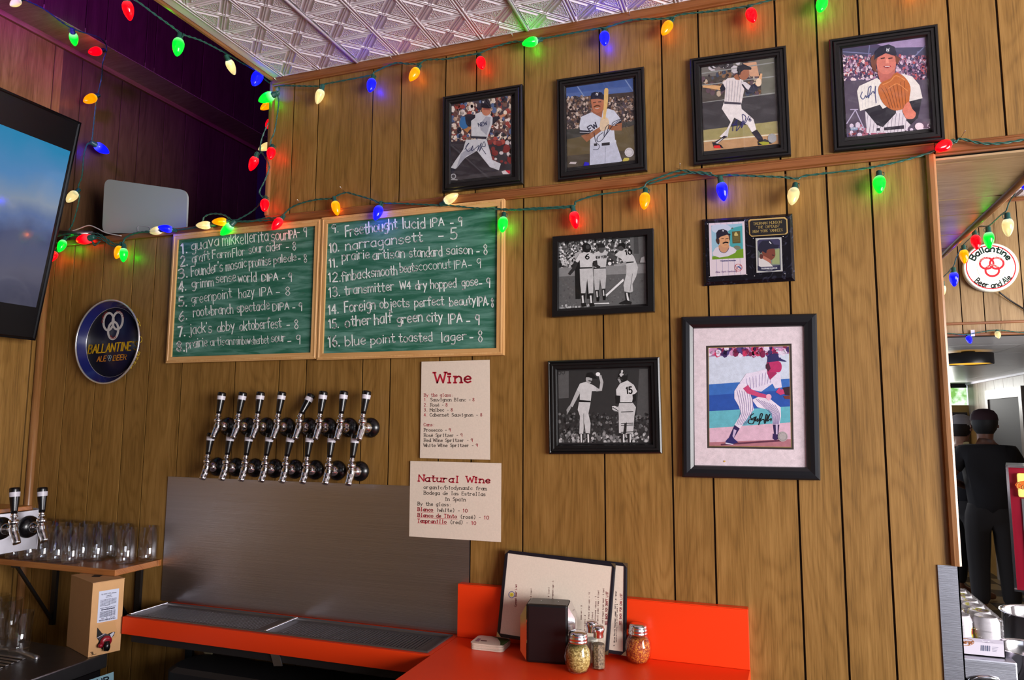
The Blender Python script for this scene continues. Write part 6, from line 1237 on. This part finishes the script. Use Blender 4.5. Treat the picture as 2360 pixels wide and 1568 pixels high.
# ---------------------------------------------------------------- flat white panel on the half wall, screen, arm and cables
t = thing('white_panel', 'flat white rounded panel leaning in the dark recess on the half wall ledge', 'panel', (-2.31, .07, 2.32))
pc = [onY(*c, .075) for c in ((238,411),(432,440),(428,545),(234,532))]
def rounded(P_, r, k=5):
    out = []
    for i in range(4):
        p = P_[i]; a = (P_[i-1]-p).normalized()*r; b = (P_[(i+1) % 4]-p).normalized()*r
        for j in range(k+1):
            s_ = j/k; out.append(p+a*(1-s_)**2+b*s_**2)
    return out
pc = [onY(*c, .075) for c in ((241,412),(432,439),(428,548),(235,537))]; pc[2].z = max(pc[2].z, 2.349); pc[3].z = max(pc[3].z, 2.349)
m = MB(); m.prism([V(p) for p in rounded(pc, .035)], (0, .008, 0)); m.build('panel_body', mat('bluish_white_plastic', L(170, 178, 178), .45), t)
m = MB(); m.tube([V(onY(*c, .0735)) for c in ((318,535),(317,524),(321,521),(343,523),(347,527),(346,535))], .0011, 6); m.build('stand_ring', M['white'], t)
# screen, tilted down, close to the left wall
n_tv = None
TVp = {}
sT, sB = onX(186, 283, -2.40), onX(80, 785, -2.58)
up = (sT-sB); yd = Vector((0, 1, 0)); up = up-yd*up.dot(yd)*0
right_top, right_bot = sT, sB
un = up.normalized(); nn = un.cross(yd).normalized()
if nn.x < 0: nn = -nn
t = thing('television', 'wall-hung television tilted down at the left edge, showing a cloudy sky', 'television', V(sB))
Wd = 1.15; back = -nn*.045
def q4(a, b, c, d, m_, name, par=t):
    mb_ = MB(); mb_.prism([V(a), V(b), V(c), V(d)], back if name == 'casing' else -nn*.004); return mb_.build(name, m_, par)
q4(sB, sT, sT-yd*Wd, sB-yd*Wd, M['black'], 'casing')
f = nn*.0035
m = MB(); m.sweep_rect([V(sB+f*.2), V(sT+f*.2), V(sT-yd*Wd+f*.2), V(sB-yd*Wd+f*.2)], [(0, 0), (.0, .004), (.006, .004), (.010, .0005)], nn); m.build('bezel', M['blackgloss'], t)
def onTV(px, py, off=0.0): return onP(px, py, sT+nn*off, nn)
H0 = (sT-sB).length
stR, sbR = onTV(162, 349, .001), onTV(83, 709, .001)
M['screen'] = None
mS, N, K, P = newmat('lit_screen_with_cloudy_sky'); 
g_ = N.new('ShaderNodeNewGeometry'); sp_ = N.new('ShaderNodeSeparateXYZ'); K.new(g_.outputs['Position'], sp_.inputs[0]); no = N.new('ShaderNodeTexNoise'); no.inputs['Scale'].default_value = 5.5; no.inputs['Detail'].default_value = 4; K.new(g_.outputs['Position'], no.inputs['Vector'])
mr = N.new('ShaderNodeMapRange'); mr.inputs['From Min'].default_value = sbR.z; mr.inputs['From Max'].default_value = stR.z; K.new(sp_.outputs[2], mr.inputs[0])
ad = N.new('ShaderNodeMath'); ad.operation = 'MULTIPLY_ADD'; ad.inputs[1].default_value = .28; K.new(no.outputs['Fac'], ad.inputs[0]); ad2 = N.new('ShaderNodeMath'); ad2.operation = 'SUBTRACT'; ad2.inputs[1].default_value = .14
K.new(mr.outputs[0], ad.inputs[2]); K.new(ad.outputs[0], ad2.inputs[0]); rp = N.new('ShaderNodeValToRGB'); rp.color_ramp.elements[0].color = L(66, 66, 84); rp.color_ramp.elements[1].color = L(40, 132, 178)
for p_, c_ in ((.22, (84, 84, 104)), (.40, (70, 78, 112)), (.50, (92, 112, 156)), (.62, (132, 146, 166)), (.80, (84, 134, 184))): e = rp.color_ramp.elements.new(p_); e.color = L(*c_)
K.new(ad2.outputs[0], rp.inputs[0]); K.new(rp.outputs[0], P.inputs['Emission Color']); P.inputs['Emission Strength'].default_value = .9; P.inputs['Base Color'].default_value = (.01, .01, .012, 1); P.inputs['Roughness'].default_value = .12
q4(sbR, stR, stR-yd*(Wd-.05), sbR-yd*(Wd-.05), mS, 'screen')
arm = thing('mount_arm', 'grey steel mounting arm behind the screen at the half wall ledge', 'bracket', V(onY(170, 540, -.05)))
m = MB(); m.tube([V(onX(120, 536, -2.60)), V(onX(212, 540, -2.45))], .012, 12); m.build('arm_tube', M['steel2'], arm)
m = MB(); m.box((XL+.001, -.10, 2.30), (XL+.012, -.03, 2.42)); m.build('wall_plate', M['black'], arm)
c_ = MB()
for w in ([(160,535),(180,528),(205,520),(225,527),(245,537),(280,544)], ):
    c_.tube(smoothpath([V(onY(*p, -.02)) for p in w], 5), .0022, 6)
o = c_.build('cable', M['whitewire']); tag(o, 'thin white cable arching up from the mounting arm to the ledge', 'cable')
c_ = MB()
for w in ([(146,556),(135,566),(126,575),(120,570)], [(148,562),(136,570),(124,573)], [(143,578),(126,574),(115,573)], [(150,548),(142,560),(130,560),(118,566)]):
    c_.tube(smoothpath([V(onY(*p, -.022)) for p in w], 5), .0016, 6)
o = c_.build('cable', M['whitewire']); tag(o, 'bundle of pale cables beside the green bulb next to the screen', 'cable')
# ---------------------------------------------------------------- round lit beer sign on the header wall
c7 = lambda x, y: (2150+x/4.481, 350+y/4.481)
YG = 2.355; sc_ = onY(*c7(600, 1192), YG); rx_ = (onY(*c7(888, 1180), YG).x-onY(*c7(303, 1200), YG).x)/2; rz_ = (onY(*c7(590, 940), YG).z-onY(*c7(600, 1448), YG).z)/2
t = thing('beer_sign', 'round white lit beer sign with red rings and red border on the bright header wall', 'sign', V(sc_))
def ov(k, y, n=48): return [(sc_.x+rx_*k*math.cos(2*math.pi*i/n), y, sc_.z+rz_*k*math.sin(2*math.pi*i/n)) for i in range(n)]
mW = emit('backlit_white_acrylic', (1.0, .97, .88, 1), .45, base=(.8, .8, .76, 1)); mE = mat('sign_white_rim', L(225, 225, 205), .3)
m = MB(); r_ = [ov(.97, YS-.004), ov(1.0, YG+.012), ov(.985, YG+.003), ov(.955, YG)]; vs = [v for q in r_ for v in q]; m.add(vs, [(j*48+i, j*48+(i+1) % 48, (j+1)*48+(i+1) % 48, (j+1)*48+i) for j in range(3) for i in range(48)]+[tuple(range(48))]); m.build('sign_case', mE, t)
m = MB(); m.add(ov(.956, YG-.0005), [tuple(range(48))]); m.build('lit_face', mW, t)
A = Art(wallmap(YG-.001), step=1e-4); cp = c7(600, 1192)
A.ring(*cp, 254/4.481, 222/4.481, 2.6, (210,30,40), rot=.07, n=40); A.ring(*cp, 144/4.481, 142/4.481, .7, (200,196,150), n=30)
A.arctext('Ballantine', *cp, 186/4.481, 160/4.481, -66, 62, 66/4.481, 15/4.481, (24,60,50), rot=.02); A.arctext('Beer and Ale', *cp, 246/4.481, 214/4.481, 222, 118, 60/4.481, 10/4.481, (24,60,50), inward=True, rot=.04)
for cx_, cy_ in ((556,1152),(660,1152),(614,1228)): A.ring(*c7(cx_, cy_), 70/4.481, 57/4.481, 4.6, (205,30,44), n=24)
A.arctext('PURITY', *c7(556,1152), 14.6, 11.6, -80, 20, 3.0, .6, (240,236,220)); A.arctext('BODY', *c7(660,1152), 14.6, 11.6, -20, 60, 3.0, .6, (240,236,220)); A.arctext('FLAVOR', *c7(614,1228), 14.6, 11.6, -50, 50, 3.0, .6, (240,236,220))
for sx_ in (400, 815):
    for j in range(4): A.line([c7(sx_, 1180+j*16), c7(sx_+26, 1170+j*16)], .5, (200,190,140))
A.build('lettering', M['print'], t)
c_ = MB(); c_.tube(smoothpath([V(onY(2303,674,2.37)), V(onY(2330,694,2.385)), V(onY(2362,714,2.385)), V(onY(2400,740,2.385))], 5), .004, 6); o = c_.build('cable', M['black']); tag(o, 'black cable slanting down right from the round lit sign', 'cable')
m = MB(); a = onY(2242, 766, 2.385); m.box((a.x-.010, 2.382, a.z-.022), (a.x+.008, 2.387, a.z+.012)); o = m.build('tape_scrap', M['white']); tag(o, 'scrap of white tape holding the far string on the header', 'tape')
# drum lamp under the far ceiling
YD = 3.55; a, b = onY(2178, 815, YD), onY(2290, 815, YD); rd = (b.x-a.x)/2*1.02; zc_ = onY(2234, 808, YD).z; zb_ = onY(2234, 838, YD).z
zc_, zb_ = Z2-.015, Z2-.085
cD = onZ(2233, 840, zb_); 
t = thing('drum_lamp', 'black drum ceiling lamp with a glowing amber underside in the far room', 'ceiling lamp', (cD.x, cD.y, zc_))
rd = abs(onY(2290, 830, cD.y).x-cD.x)
m = MB(); m.lathe([(rd, zb_), (rd, zc_), (rd-.01, zc_), (rd-.01, zb_)], 40, o=(cD.x, cD.y, 0), caps=False); m.build('lamp_shade', M['black'], t)
m = MB(); m.lathe([(0, zb_+.006), (rd-.012, zb_+.006)], 40, o=(cD.x, cD.y, 0), caps=False); m.build('diffuser', emit('amber_lamp_glow', (1.0, .50, .04, 1), 1.1), t)
m = MB(); m.lathe([(.04, zc_), (.04, Z2-.0)], 16, o=(cD.x, cD.y, 0)); m.build('ceiling_stem', M['black'], t)
# ---------------------------------------------------------------- cans, bench and pots inside the opening
c8 = lambda x, y: (2150+x/5.638, 1290+y/5.638)
YC = .34; fr_ = onY(*c8(945, 1285), YC); zb = fr_.z; tz = onY(*c8(945, 790), YC).z; ty = onY(*c8(925, 1060), YC).z; xr = fr_.x; bkp = onZ(*c8(860, 610), tz); D_ = max(.25, bkp.y-YC); 
cr_ = .0325; nx_, ny_ = 4, 6; Wc = nx_*2*cr_; Dc = ny_*2*cr_; x0 = xr-Wc
t = thing('can_case', 'shrink-wrapped case of white beer cans in a white card tray, inside the opening', 'case', (xr-Wc/2, YC+Dc/2, zb+.001))
m = MB()
for a_, b_ in (((x0, YC, zb), (xr, YC+.002, ty)), ((x0, YC+Dc-.002, zb), (xr, YC+Dc, ty)), ((x0, YC, zb), (x0+.002, YC+Dc, ty)), ((xr-.002, YC, zb), (xr, YC+Dc, ty)), ((x0, YC, zb), (xr, YC+Dc, zb+.002))): m.box(a_, b_)
m.build('card_tray', mat('white_card_tray', L(216, 208, 222), .6), t)
canH = tz-zb-.004
cm = MB(); cm.lathe([(.022, 0), (.0315, .006), (.0322, .012), (.0322, canH-.014), (.027, canH-.003), (.0275, canH), (.025, canH), (.024, canH-.004), (0, canH-.004)], 18); 
M['can'] = None
mc, N, K, P = newmat('white_can_with_printed_bands'); g_ = N.new('ShaderNodeNewGeometry'); n_ = N.new('ShaderNodeTexNoise'); n_.inputs['Scale'].default_value = 26; K.new(g_.outputs['Position'], n_.inputs['Vector']); r_ = N.new('ShaderNodeValToRGB'); r_.color_ramp.interpolation = 'CONSTANT'
r_.color_ramp.elements[0].color = L(222, 218, 220); r_.color_ramp.elements[1].color = L(196, 190, 60); r_.color_ramp.elements[1].position = .60; e = r_.color_ramp.elements.new(.66); e.color = L(170, 30, 60); e = r_.color_ramp.elements.new(.69); e.color = L(225, 222, 222)
K.new(n_.outputs['Fac'], r_.inputs[0]); K.new(r_.outputs[0], P.inputs['Base Color']); P.inputs['Roughness'].default_value = .3
can0 = None
for i in range(nx_):
    for j in range(ny_):
        if can0 is None: can0 = cm.build('can', mc, t, loc=(0, 0, 0)); o = can0
        else: o = can0.copy(); COL.objects.link(o)
        o.matrix_parent_inverse = Matrix(); o.location = (x0+cr_*(2*i+1)-t.location.x, YC+cr_*(2*j+1)-t.location.y, .003)
m = MB(); m.box((x0-.001, YC-.0015, ty-.01), (xr+.001, YC+Dc+.001, tz+.001), bev=.004); 
wm_, N, K, P = newmat('crinkled_shrink_wrap'); 
M['wrap'] = glassmat('crinkled_shrink_wrap', (.93, .92, .94, 1), .12)
nt = M['wrap'].node_tree; bn_ = nt.nodes.new('ShaderNodeBump'); no_ = nt.nodes.new('ShaderNodeTexNoise'); ge_ = nt.nodes.new('ShaderNodeNewGeometry'); mp2 = nt.nodes.new('ShaderNodeMapping'); mp2.inputs['Scale'].default_value = (12, 60, 60); nt.links.new(ge_.outputs['Position'], mp2.inputs[0]); nt.links.new(mp2.outputs[0], no_.inputs['Vector']); no_.inputs['Scale'].default_value = 1.5; bn_.inputs['Distance'].default_value = .02; nt.links.new(no_.outputs['Fac'], bn_.inputs['Height'])
for nd in nt.nodes:
    if nd.type in ('BSDF_GLOSSY', 'FRESNEL'): nt.links.new(bn_.outputs[0], nd.inputs['Normal'])
m.build('shrink_wrap', M['wrap'], t)
A = Art(wallmap(YC-.0006), step=5e-5)
A.ring(*c8(420, 1076), 115/5.638, 46/5.638, 1.3, (190,130,80)); A.text('leberger', c8(345, 1095), c8(525, 1098), 52/5.638, 9/5.638, (200,120,60), slant=.1)
for i in range(9): A.line([c8(630+i*14, 1118+i), c8(628+i*14, 1185+i)], [1.2, .6, 1.8, .5][i % 4], (90,100,130))
for i in range(4): A.line([c8(780, 1140+i*18), c8(850-i*8, 1147+i*18)], .8, (130,130,150))
A.build('tray_print', M['print'], t)
# bench: steel drawer box, dark front and handle
t = thing('steel_bench', 'low steel bench under the case of cans, with a dark front and steel handle', 'bench', (.5, .5, 0))
xb = onY(*c8(1078, 1300), YC-.02).x
m = MB(); m.box((XR+.01, YC-.03, zb-.055), (xb, YC+.62, zb-.001), bev=.004); m.build('steel_slab', M['steel'], t)
m = MB(); m.box((XR+.012, YC-.015, .02), (xb+.25, YC+.60, zb-.057)); m.build('dark_cabinet', M['black'], t)
m = MB(); a = onY(*c8(500, 1545), YC-.03); b = onY(*c8(835, 1555), YC-.03); m.tube(smoothpath([V(a+Vector((0, .02, -.03))), V(a), V(b), V(b+Vector((0, .02, -.04)))], 3), .006, 8); m.build('handle', M['chrome'], t)
m = MB(); m.box((xb+.001, YC-.02, zb-.085), (xb+.36, YC+.60, zb-.058)); m.build('side_top', M['steel2'], t)
def pot(label, px, py, r, h, zz):
    p = onZ(px, py, zz); t = thing('steel_pan', label, 'pan', (p.x, p.y, zz), group='steel pans beside the cans')
    m = MB(); m.lathe([(0, 0), (r*.92, 0), (r*.97, .006), (r*.98, h-.004), (r*1.05, h), (r*1.05, h+.002), (r*.97, h+.001), (r*.95, h-.004), (r*.93, .006), (0, .004)], 32); m.build('pan_body', M['chrome'], t, loc=(0, 0, 0))
    m = MB(); m.tube([(-r*1.03, -.02, h*.7), (-r*1.22, -.015, h*.72), (-r*1.22, .015, h*.72), (-r*1.03, .02, h*.7)], .003, 6); m.build('handle', M['chrome'], t, loc=(0, 0, 0))
    return t
zz = zb-.057
pot('nearest steel pan at the right edge of the frame, below the cans', 2378, 1556, .085, .07, zz)
pot('taller steel pan behind the nearest one, beside the case of cans', 2395, 1490, .095, .10, zz)
# red vending machine with a lit yellow badge
YV = 3.30; a = onY(2315, 1073, YV); b = onY(2340, 1357, YV); xl = (a.x+b.x)/2; Wv = .52; Dv = .4
t = thing('vending_machine', 'red and chrome vending machine with a lit yellow badge, at the right edge', 'machine', (xl, YV, 0))
z0_, z1_ = b.z, a.z; M['machine_red'] = mat('dark_red_enamel', L(150, 14, 42), .3)
m = MB(); m.box((xl+.01, YV+.012, z0_), (xl+Wv-.01, YV+Dv, z1_-.01)); m.build('machine_case', M['machine_red'], t)
m = MB(); m.box((xl, YV-.004, z0_), (xl+.014, YV+.02, z1_)); m.box((xl+Wv-.014, YV-.004, z0_), (xl+Wv, YV+.02, z1_)); m.box((xl, YV-.004, z1_-.012), (xl+Wv, YV+Dv, z1_)); m.box((xl, YV-.03, z0_-.012), (xl+Wv, YV+.04, z0_)); m.build('edge_trim', M['chrome'], t)
m = MB(); m.box((xl+.07, YV+.000, z0_+.02), (xl+Wv-.07, YV+.0115, z1_-.20)); m.box((xl+.09, YV-.02, z1_-.42), (xl+.20, YV-.0, z1_-.30), bev=.004); m.box((xl+.10, YV-.012, z1_-.62), (xl+.125, YV, z1_-.46)); m.build('coin_panel', M['steel2'], t)
m = MB(); m.box((xl+.055, YV-.035, z1_-.19), (xl+Wv-.055, YV+.010, z1_-.045), bev=.012); m.build('lit_badge', emit('lit_yellow_badge', L(222, 206, 96), .85, base=(.6, .55, .2, 1)), t)
A = Art(wallmap(YV-.0365), step=2e-4); A.ell(2375, 1118, 32, 11, (236,120,40)); A.text('Caf\u00e9', (2346,1126), (2384,1128), 13, 3.0, (210,40,20)); A.text('Caf\u00e9', (2347,1126), (2385,1128), 13, 1.2, (250,220,120)); A.build('badge_lettering', M['print'], t)
m = MB(); m.box((xl+.05, YV+.05, .03), (xl+Wv-.05, YV+Dv-.03, z0_-.013)); m.build('pedestal', M['machine_red'], t)
m = MB(); m.box((xl+.065, YV+.044, .3), (xl+.085, YV+.05, z0_-.03)); m.build('pedestal_strip', M['chrome'], t)
m = MB(); m.box((xl+.04, YV+.04, 0), (xl+Wv-.04, YV+Dv-.02, .03)); m.build('foot_plate', M['black'], t)
t.rotation_euler = (0, 0, -.27)
# menu board on the far wall
m = MB(); a = onY(2186, 950, 7.5); b = onY(2252, 1010, 7.5)
t = thing('notice_board', 'dim white board with papers hanging on the yellowish far wall', 'board', V(a))
m.box((a.x, 7.86, b.z-.35), (b.x, 7.895, a.z)); m.build('board_face', mat('dim_white_board', L(170, 160, 120), .6), t)
m = MB(); m.box((a.x, 7.85, a.z-.06), (b.x, 7.859, a.z)); m.box((a.x+.25, 7.85, a.z-.22), (b.x-.03, 7.859, a.z-.1)); m.build('dark_header', M['dark'], t)
# ---------------------------------------------------------------- two people standing in the far room, seen from behind
def skin(name, verts, edges, m, parent, root=0, sub=1):
    me = bpy.data.meshes.new(name); me.from_pydata([v[:3] for v in verts], edges, []); me.materials.append(m)
    o = link(name, me, parent, (0, 0, 0)); md = o.modifiers.new('skin', 'SKIN')
    sv = me.skin_vertices[0].data if me.skin_vertices else None
    if sv is None:
        bm = bmesh.new(); bm.from_mesh(me); bm.verts.layers.skin.verify(); bm.to_mesh(me); bm.free(); sv = me.skin_vertices[0].data
    for i, v in enumerate(verts):
        r = v[3]; sv[i].radius = (r if not isinstance(r, tuple) else r[0], r if not isinstance(r, tuple) else r[1]); sv[i].use_root = (i == root)
    md.use_smooth_shade = True; s_ = o.modifiers.new('subdivision', 'SUBSURF'); s_.levels = sub; s_.render_levels = sub; return o
def person(label, loc, rz, H, arm_l, arm_r, top, legs, skinm, hairm, cap, capm):
    k = H/1.75; t = thing('person', label, 'person', loc, rz)
    Vv = [(0,0,.95,.115),(0,0,1.12,.115),(0,0,1.32,.145),(0,0,1.45,.075),(0,.01,1.52,.055),(0,.02,1.59,.078),(0,.025,1.66,.092),(0,.02,1.725,.062)]
    Ed = [(i, i+1) for i in range(7)]
    def chain(start, pts):
        p = start
        for q in pts: Vv.append(q); Ed.append((p, len(Vv)-1)); p = len(Vv)-1
        return p
    hands = []
    for sx, arm in ((-1, arm_l), (1, arm_r)):
        e = chain(2, [(sx*.17, 0, 1.40, .062)]+[arm[0]+(.042,), arm[1]+(.028,)]); w = Vector(arm[1]); f = (w-Vector(arm[0])).normalized()
        pal = w+f*.07; pe = chain(e, [tuple(pal)+(.030,)]); side = f.cross(Vector((0, 0, 1))).normalized() if abs(f.z) < .9 else Vector((0, 1, 0))
        for j, (off, ln) in enumerate(((-.028, .070), (-.010, .080), (.008, .076), (.026, .060))):
            a = pal+side*off+f*.02; b = a+f*ln*.55; c = b+f*ln*.40+Vector((0, 0, -.012)); chain(pe, [tuple(a)+(.010,), tuple(b)+(.009,), tuple(c)+(.007,)])
        th = w+f*.02+side*-.035; chain(e, [tuple(th)+(.012,), tuple(th+f*.045+side*-.012)+(.009,)])
    for sx in (-1, 1): chain(0, [(sx*.09,0,.88,.095),(sx*.105,.015,.49,.062),(sx*.11,-.01,.10,.042),(sx*.115,.10,.045,.038),(sx*.118,.17,.035,.030)])
    S_ = lambda L_: [tuple(c*k for c in v[:3])+(v[3]*k,) for v in L_]
    skin('body', S_(Vv), Ed, skinm, t)
    sh = [(0,0,.84,.180),(0,0,1.06,.182),(0,0,1.30,.195),(0,0,1.45,.105)]; se = [(0,1),(1,2),(2,3)]
    for sx, arm in ((-1, arm_l), (1, arm_r)):
        m_ = Vector((sx*.17, 0, 1.40)).lerp(Vector(arm[0]), .72); sh += [(sx*.185, 0, 1.39, .092), tuple(m_)+(.066,)]; n = len(sh); se += [(2, n-2), (n-2, n-1)]
    skin('t_shirt', S_(sh), se, top, t)
    tr = [(0,0,.93,.168),(0,0,1.06,.15)]; te = [(0,1)]
    for sx in (-1, 1): n = len(tr); tr += [(sx*.095,0,.84,.125),(sx*.108,.015,.49,.090),(sx*.112,-.008,.11,.072)]; te += [(0, n), (n, n+1), (n+1, n+2)]
    skin('trousers', S_(tr), te, legs, t)
    for sx in (-1, 1):
        m = MB(); m.lathe([(0, 0), (.012, .002), (.016, .010), (.010, .016), (0, .017)], 10, o=(sx*.090*k, .025*k, 1.63*k), axis=(sx, 0, 0)); m.build('ear', skinm, t, loc=(0, 0, 0))
    m = MB(); m.lathe([(0, 0), (.012, .004), (.010, .030), (.004, .038)], 8, o=(0, .11*k, 1.62*k), axis=(0, .5, -.8)); m.build('nose', skinm, t, loc=(0, 0, 0))
    for sx in (-1, 1): m = MB(); m.lathe([(0, 0), (.010, .001), (.006, .004), (0, .005)], 8, o=(sx*.032*k, .108*k, 1.655*k), axis=(0, 1, 0)); m.build('eye', M['white'], t, loc=(0, 0, 0))
    m = MB(); m.tube([(-.022*k, .112*k, 1.585*k), (0, .118*k, 1.583*k), (.022*k, .112*k, 1.585*k)], .004, 6); m.build('mouth', M['darkred'], t, loc=(0, 0, 0))
    m = MB(); m.lathe([(.062*k, -.09*k), (.088*k, -.05*k), (.100*k, 0), (.101*k, .03*k)], 20, o=(0, .005*k, 1.655*k), caps=False); m.build('hair', hairm, t, loc=(0, 0, 0))
    m = MB(); m.lathe([(.104*k, 0), (.106*k, .012*k), (.100*k, .055*k), (.075*k, .090*k), (.035*k, .106*k), (0, .108*k)], 24, o=(0, .018*k, 1.675*k), caps=False)
    P_ = [(.085*math.sin(a)*k, (.055+.135*max(.0, math.cos(a)))*k+.03*k, 1.68*k-.012*max(0, math.cos(a))) for a in [(-90+i*15)*math.pi/180 for i in range(13)]]
    m.prism(P_, (0, 0, .006)); m.build('cap', capm, t, loc=(0, 0, 0)); return t
M['skin1'] = mat('brown_skin', L(120, 76, 56), .5); M['skin2'] = mat('tan_skin', L(150, 104, 78), .5)
M['tee'] = mat('black_cotton', L(20, 18, 22), .85); M['jeans'] = mat('dark_trousers', L(34, 30, 30), .85); M['apron'] = mat('charcoal_cotton', L(28, 28, 34), .85)
a = onY(2270, 990, 5.2)
person('man seen from behind in black t-shirt and dark cap, elbow bent, in the far room', (a.x, 5.2, 0), -.12, 1.74, ((-.30, -.06, 1.17), (-.16, .17, 1.10)), ((.29, .02, 1.13), (.27, .16, .92)), M['tee'], M['jeans'], M['skin1'], mat('black_hair', L(14, 12, 12), .6), True, mat('dark_maroon_cap', L(46, 18, 26), .8))
b = onY(2213, 1005, 6.0)
person('person in a grey and white cap facing right, behind the man in black', (b.x, 6.0, 0), -.9, 1.70, ((-.27, .0, 1.13), (-.24, .17, .98)), ((.27, .02, 1.13), (.22, .2, 1.02)), M['apron'], M['jeans'], M['skin2'], mat('dark_brown_hair', L(30, 20, 16), .6), True, mat('grey_and_white_cap', L(170, 165, 165), .8))
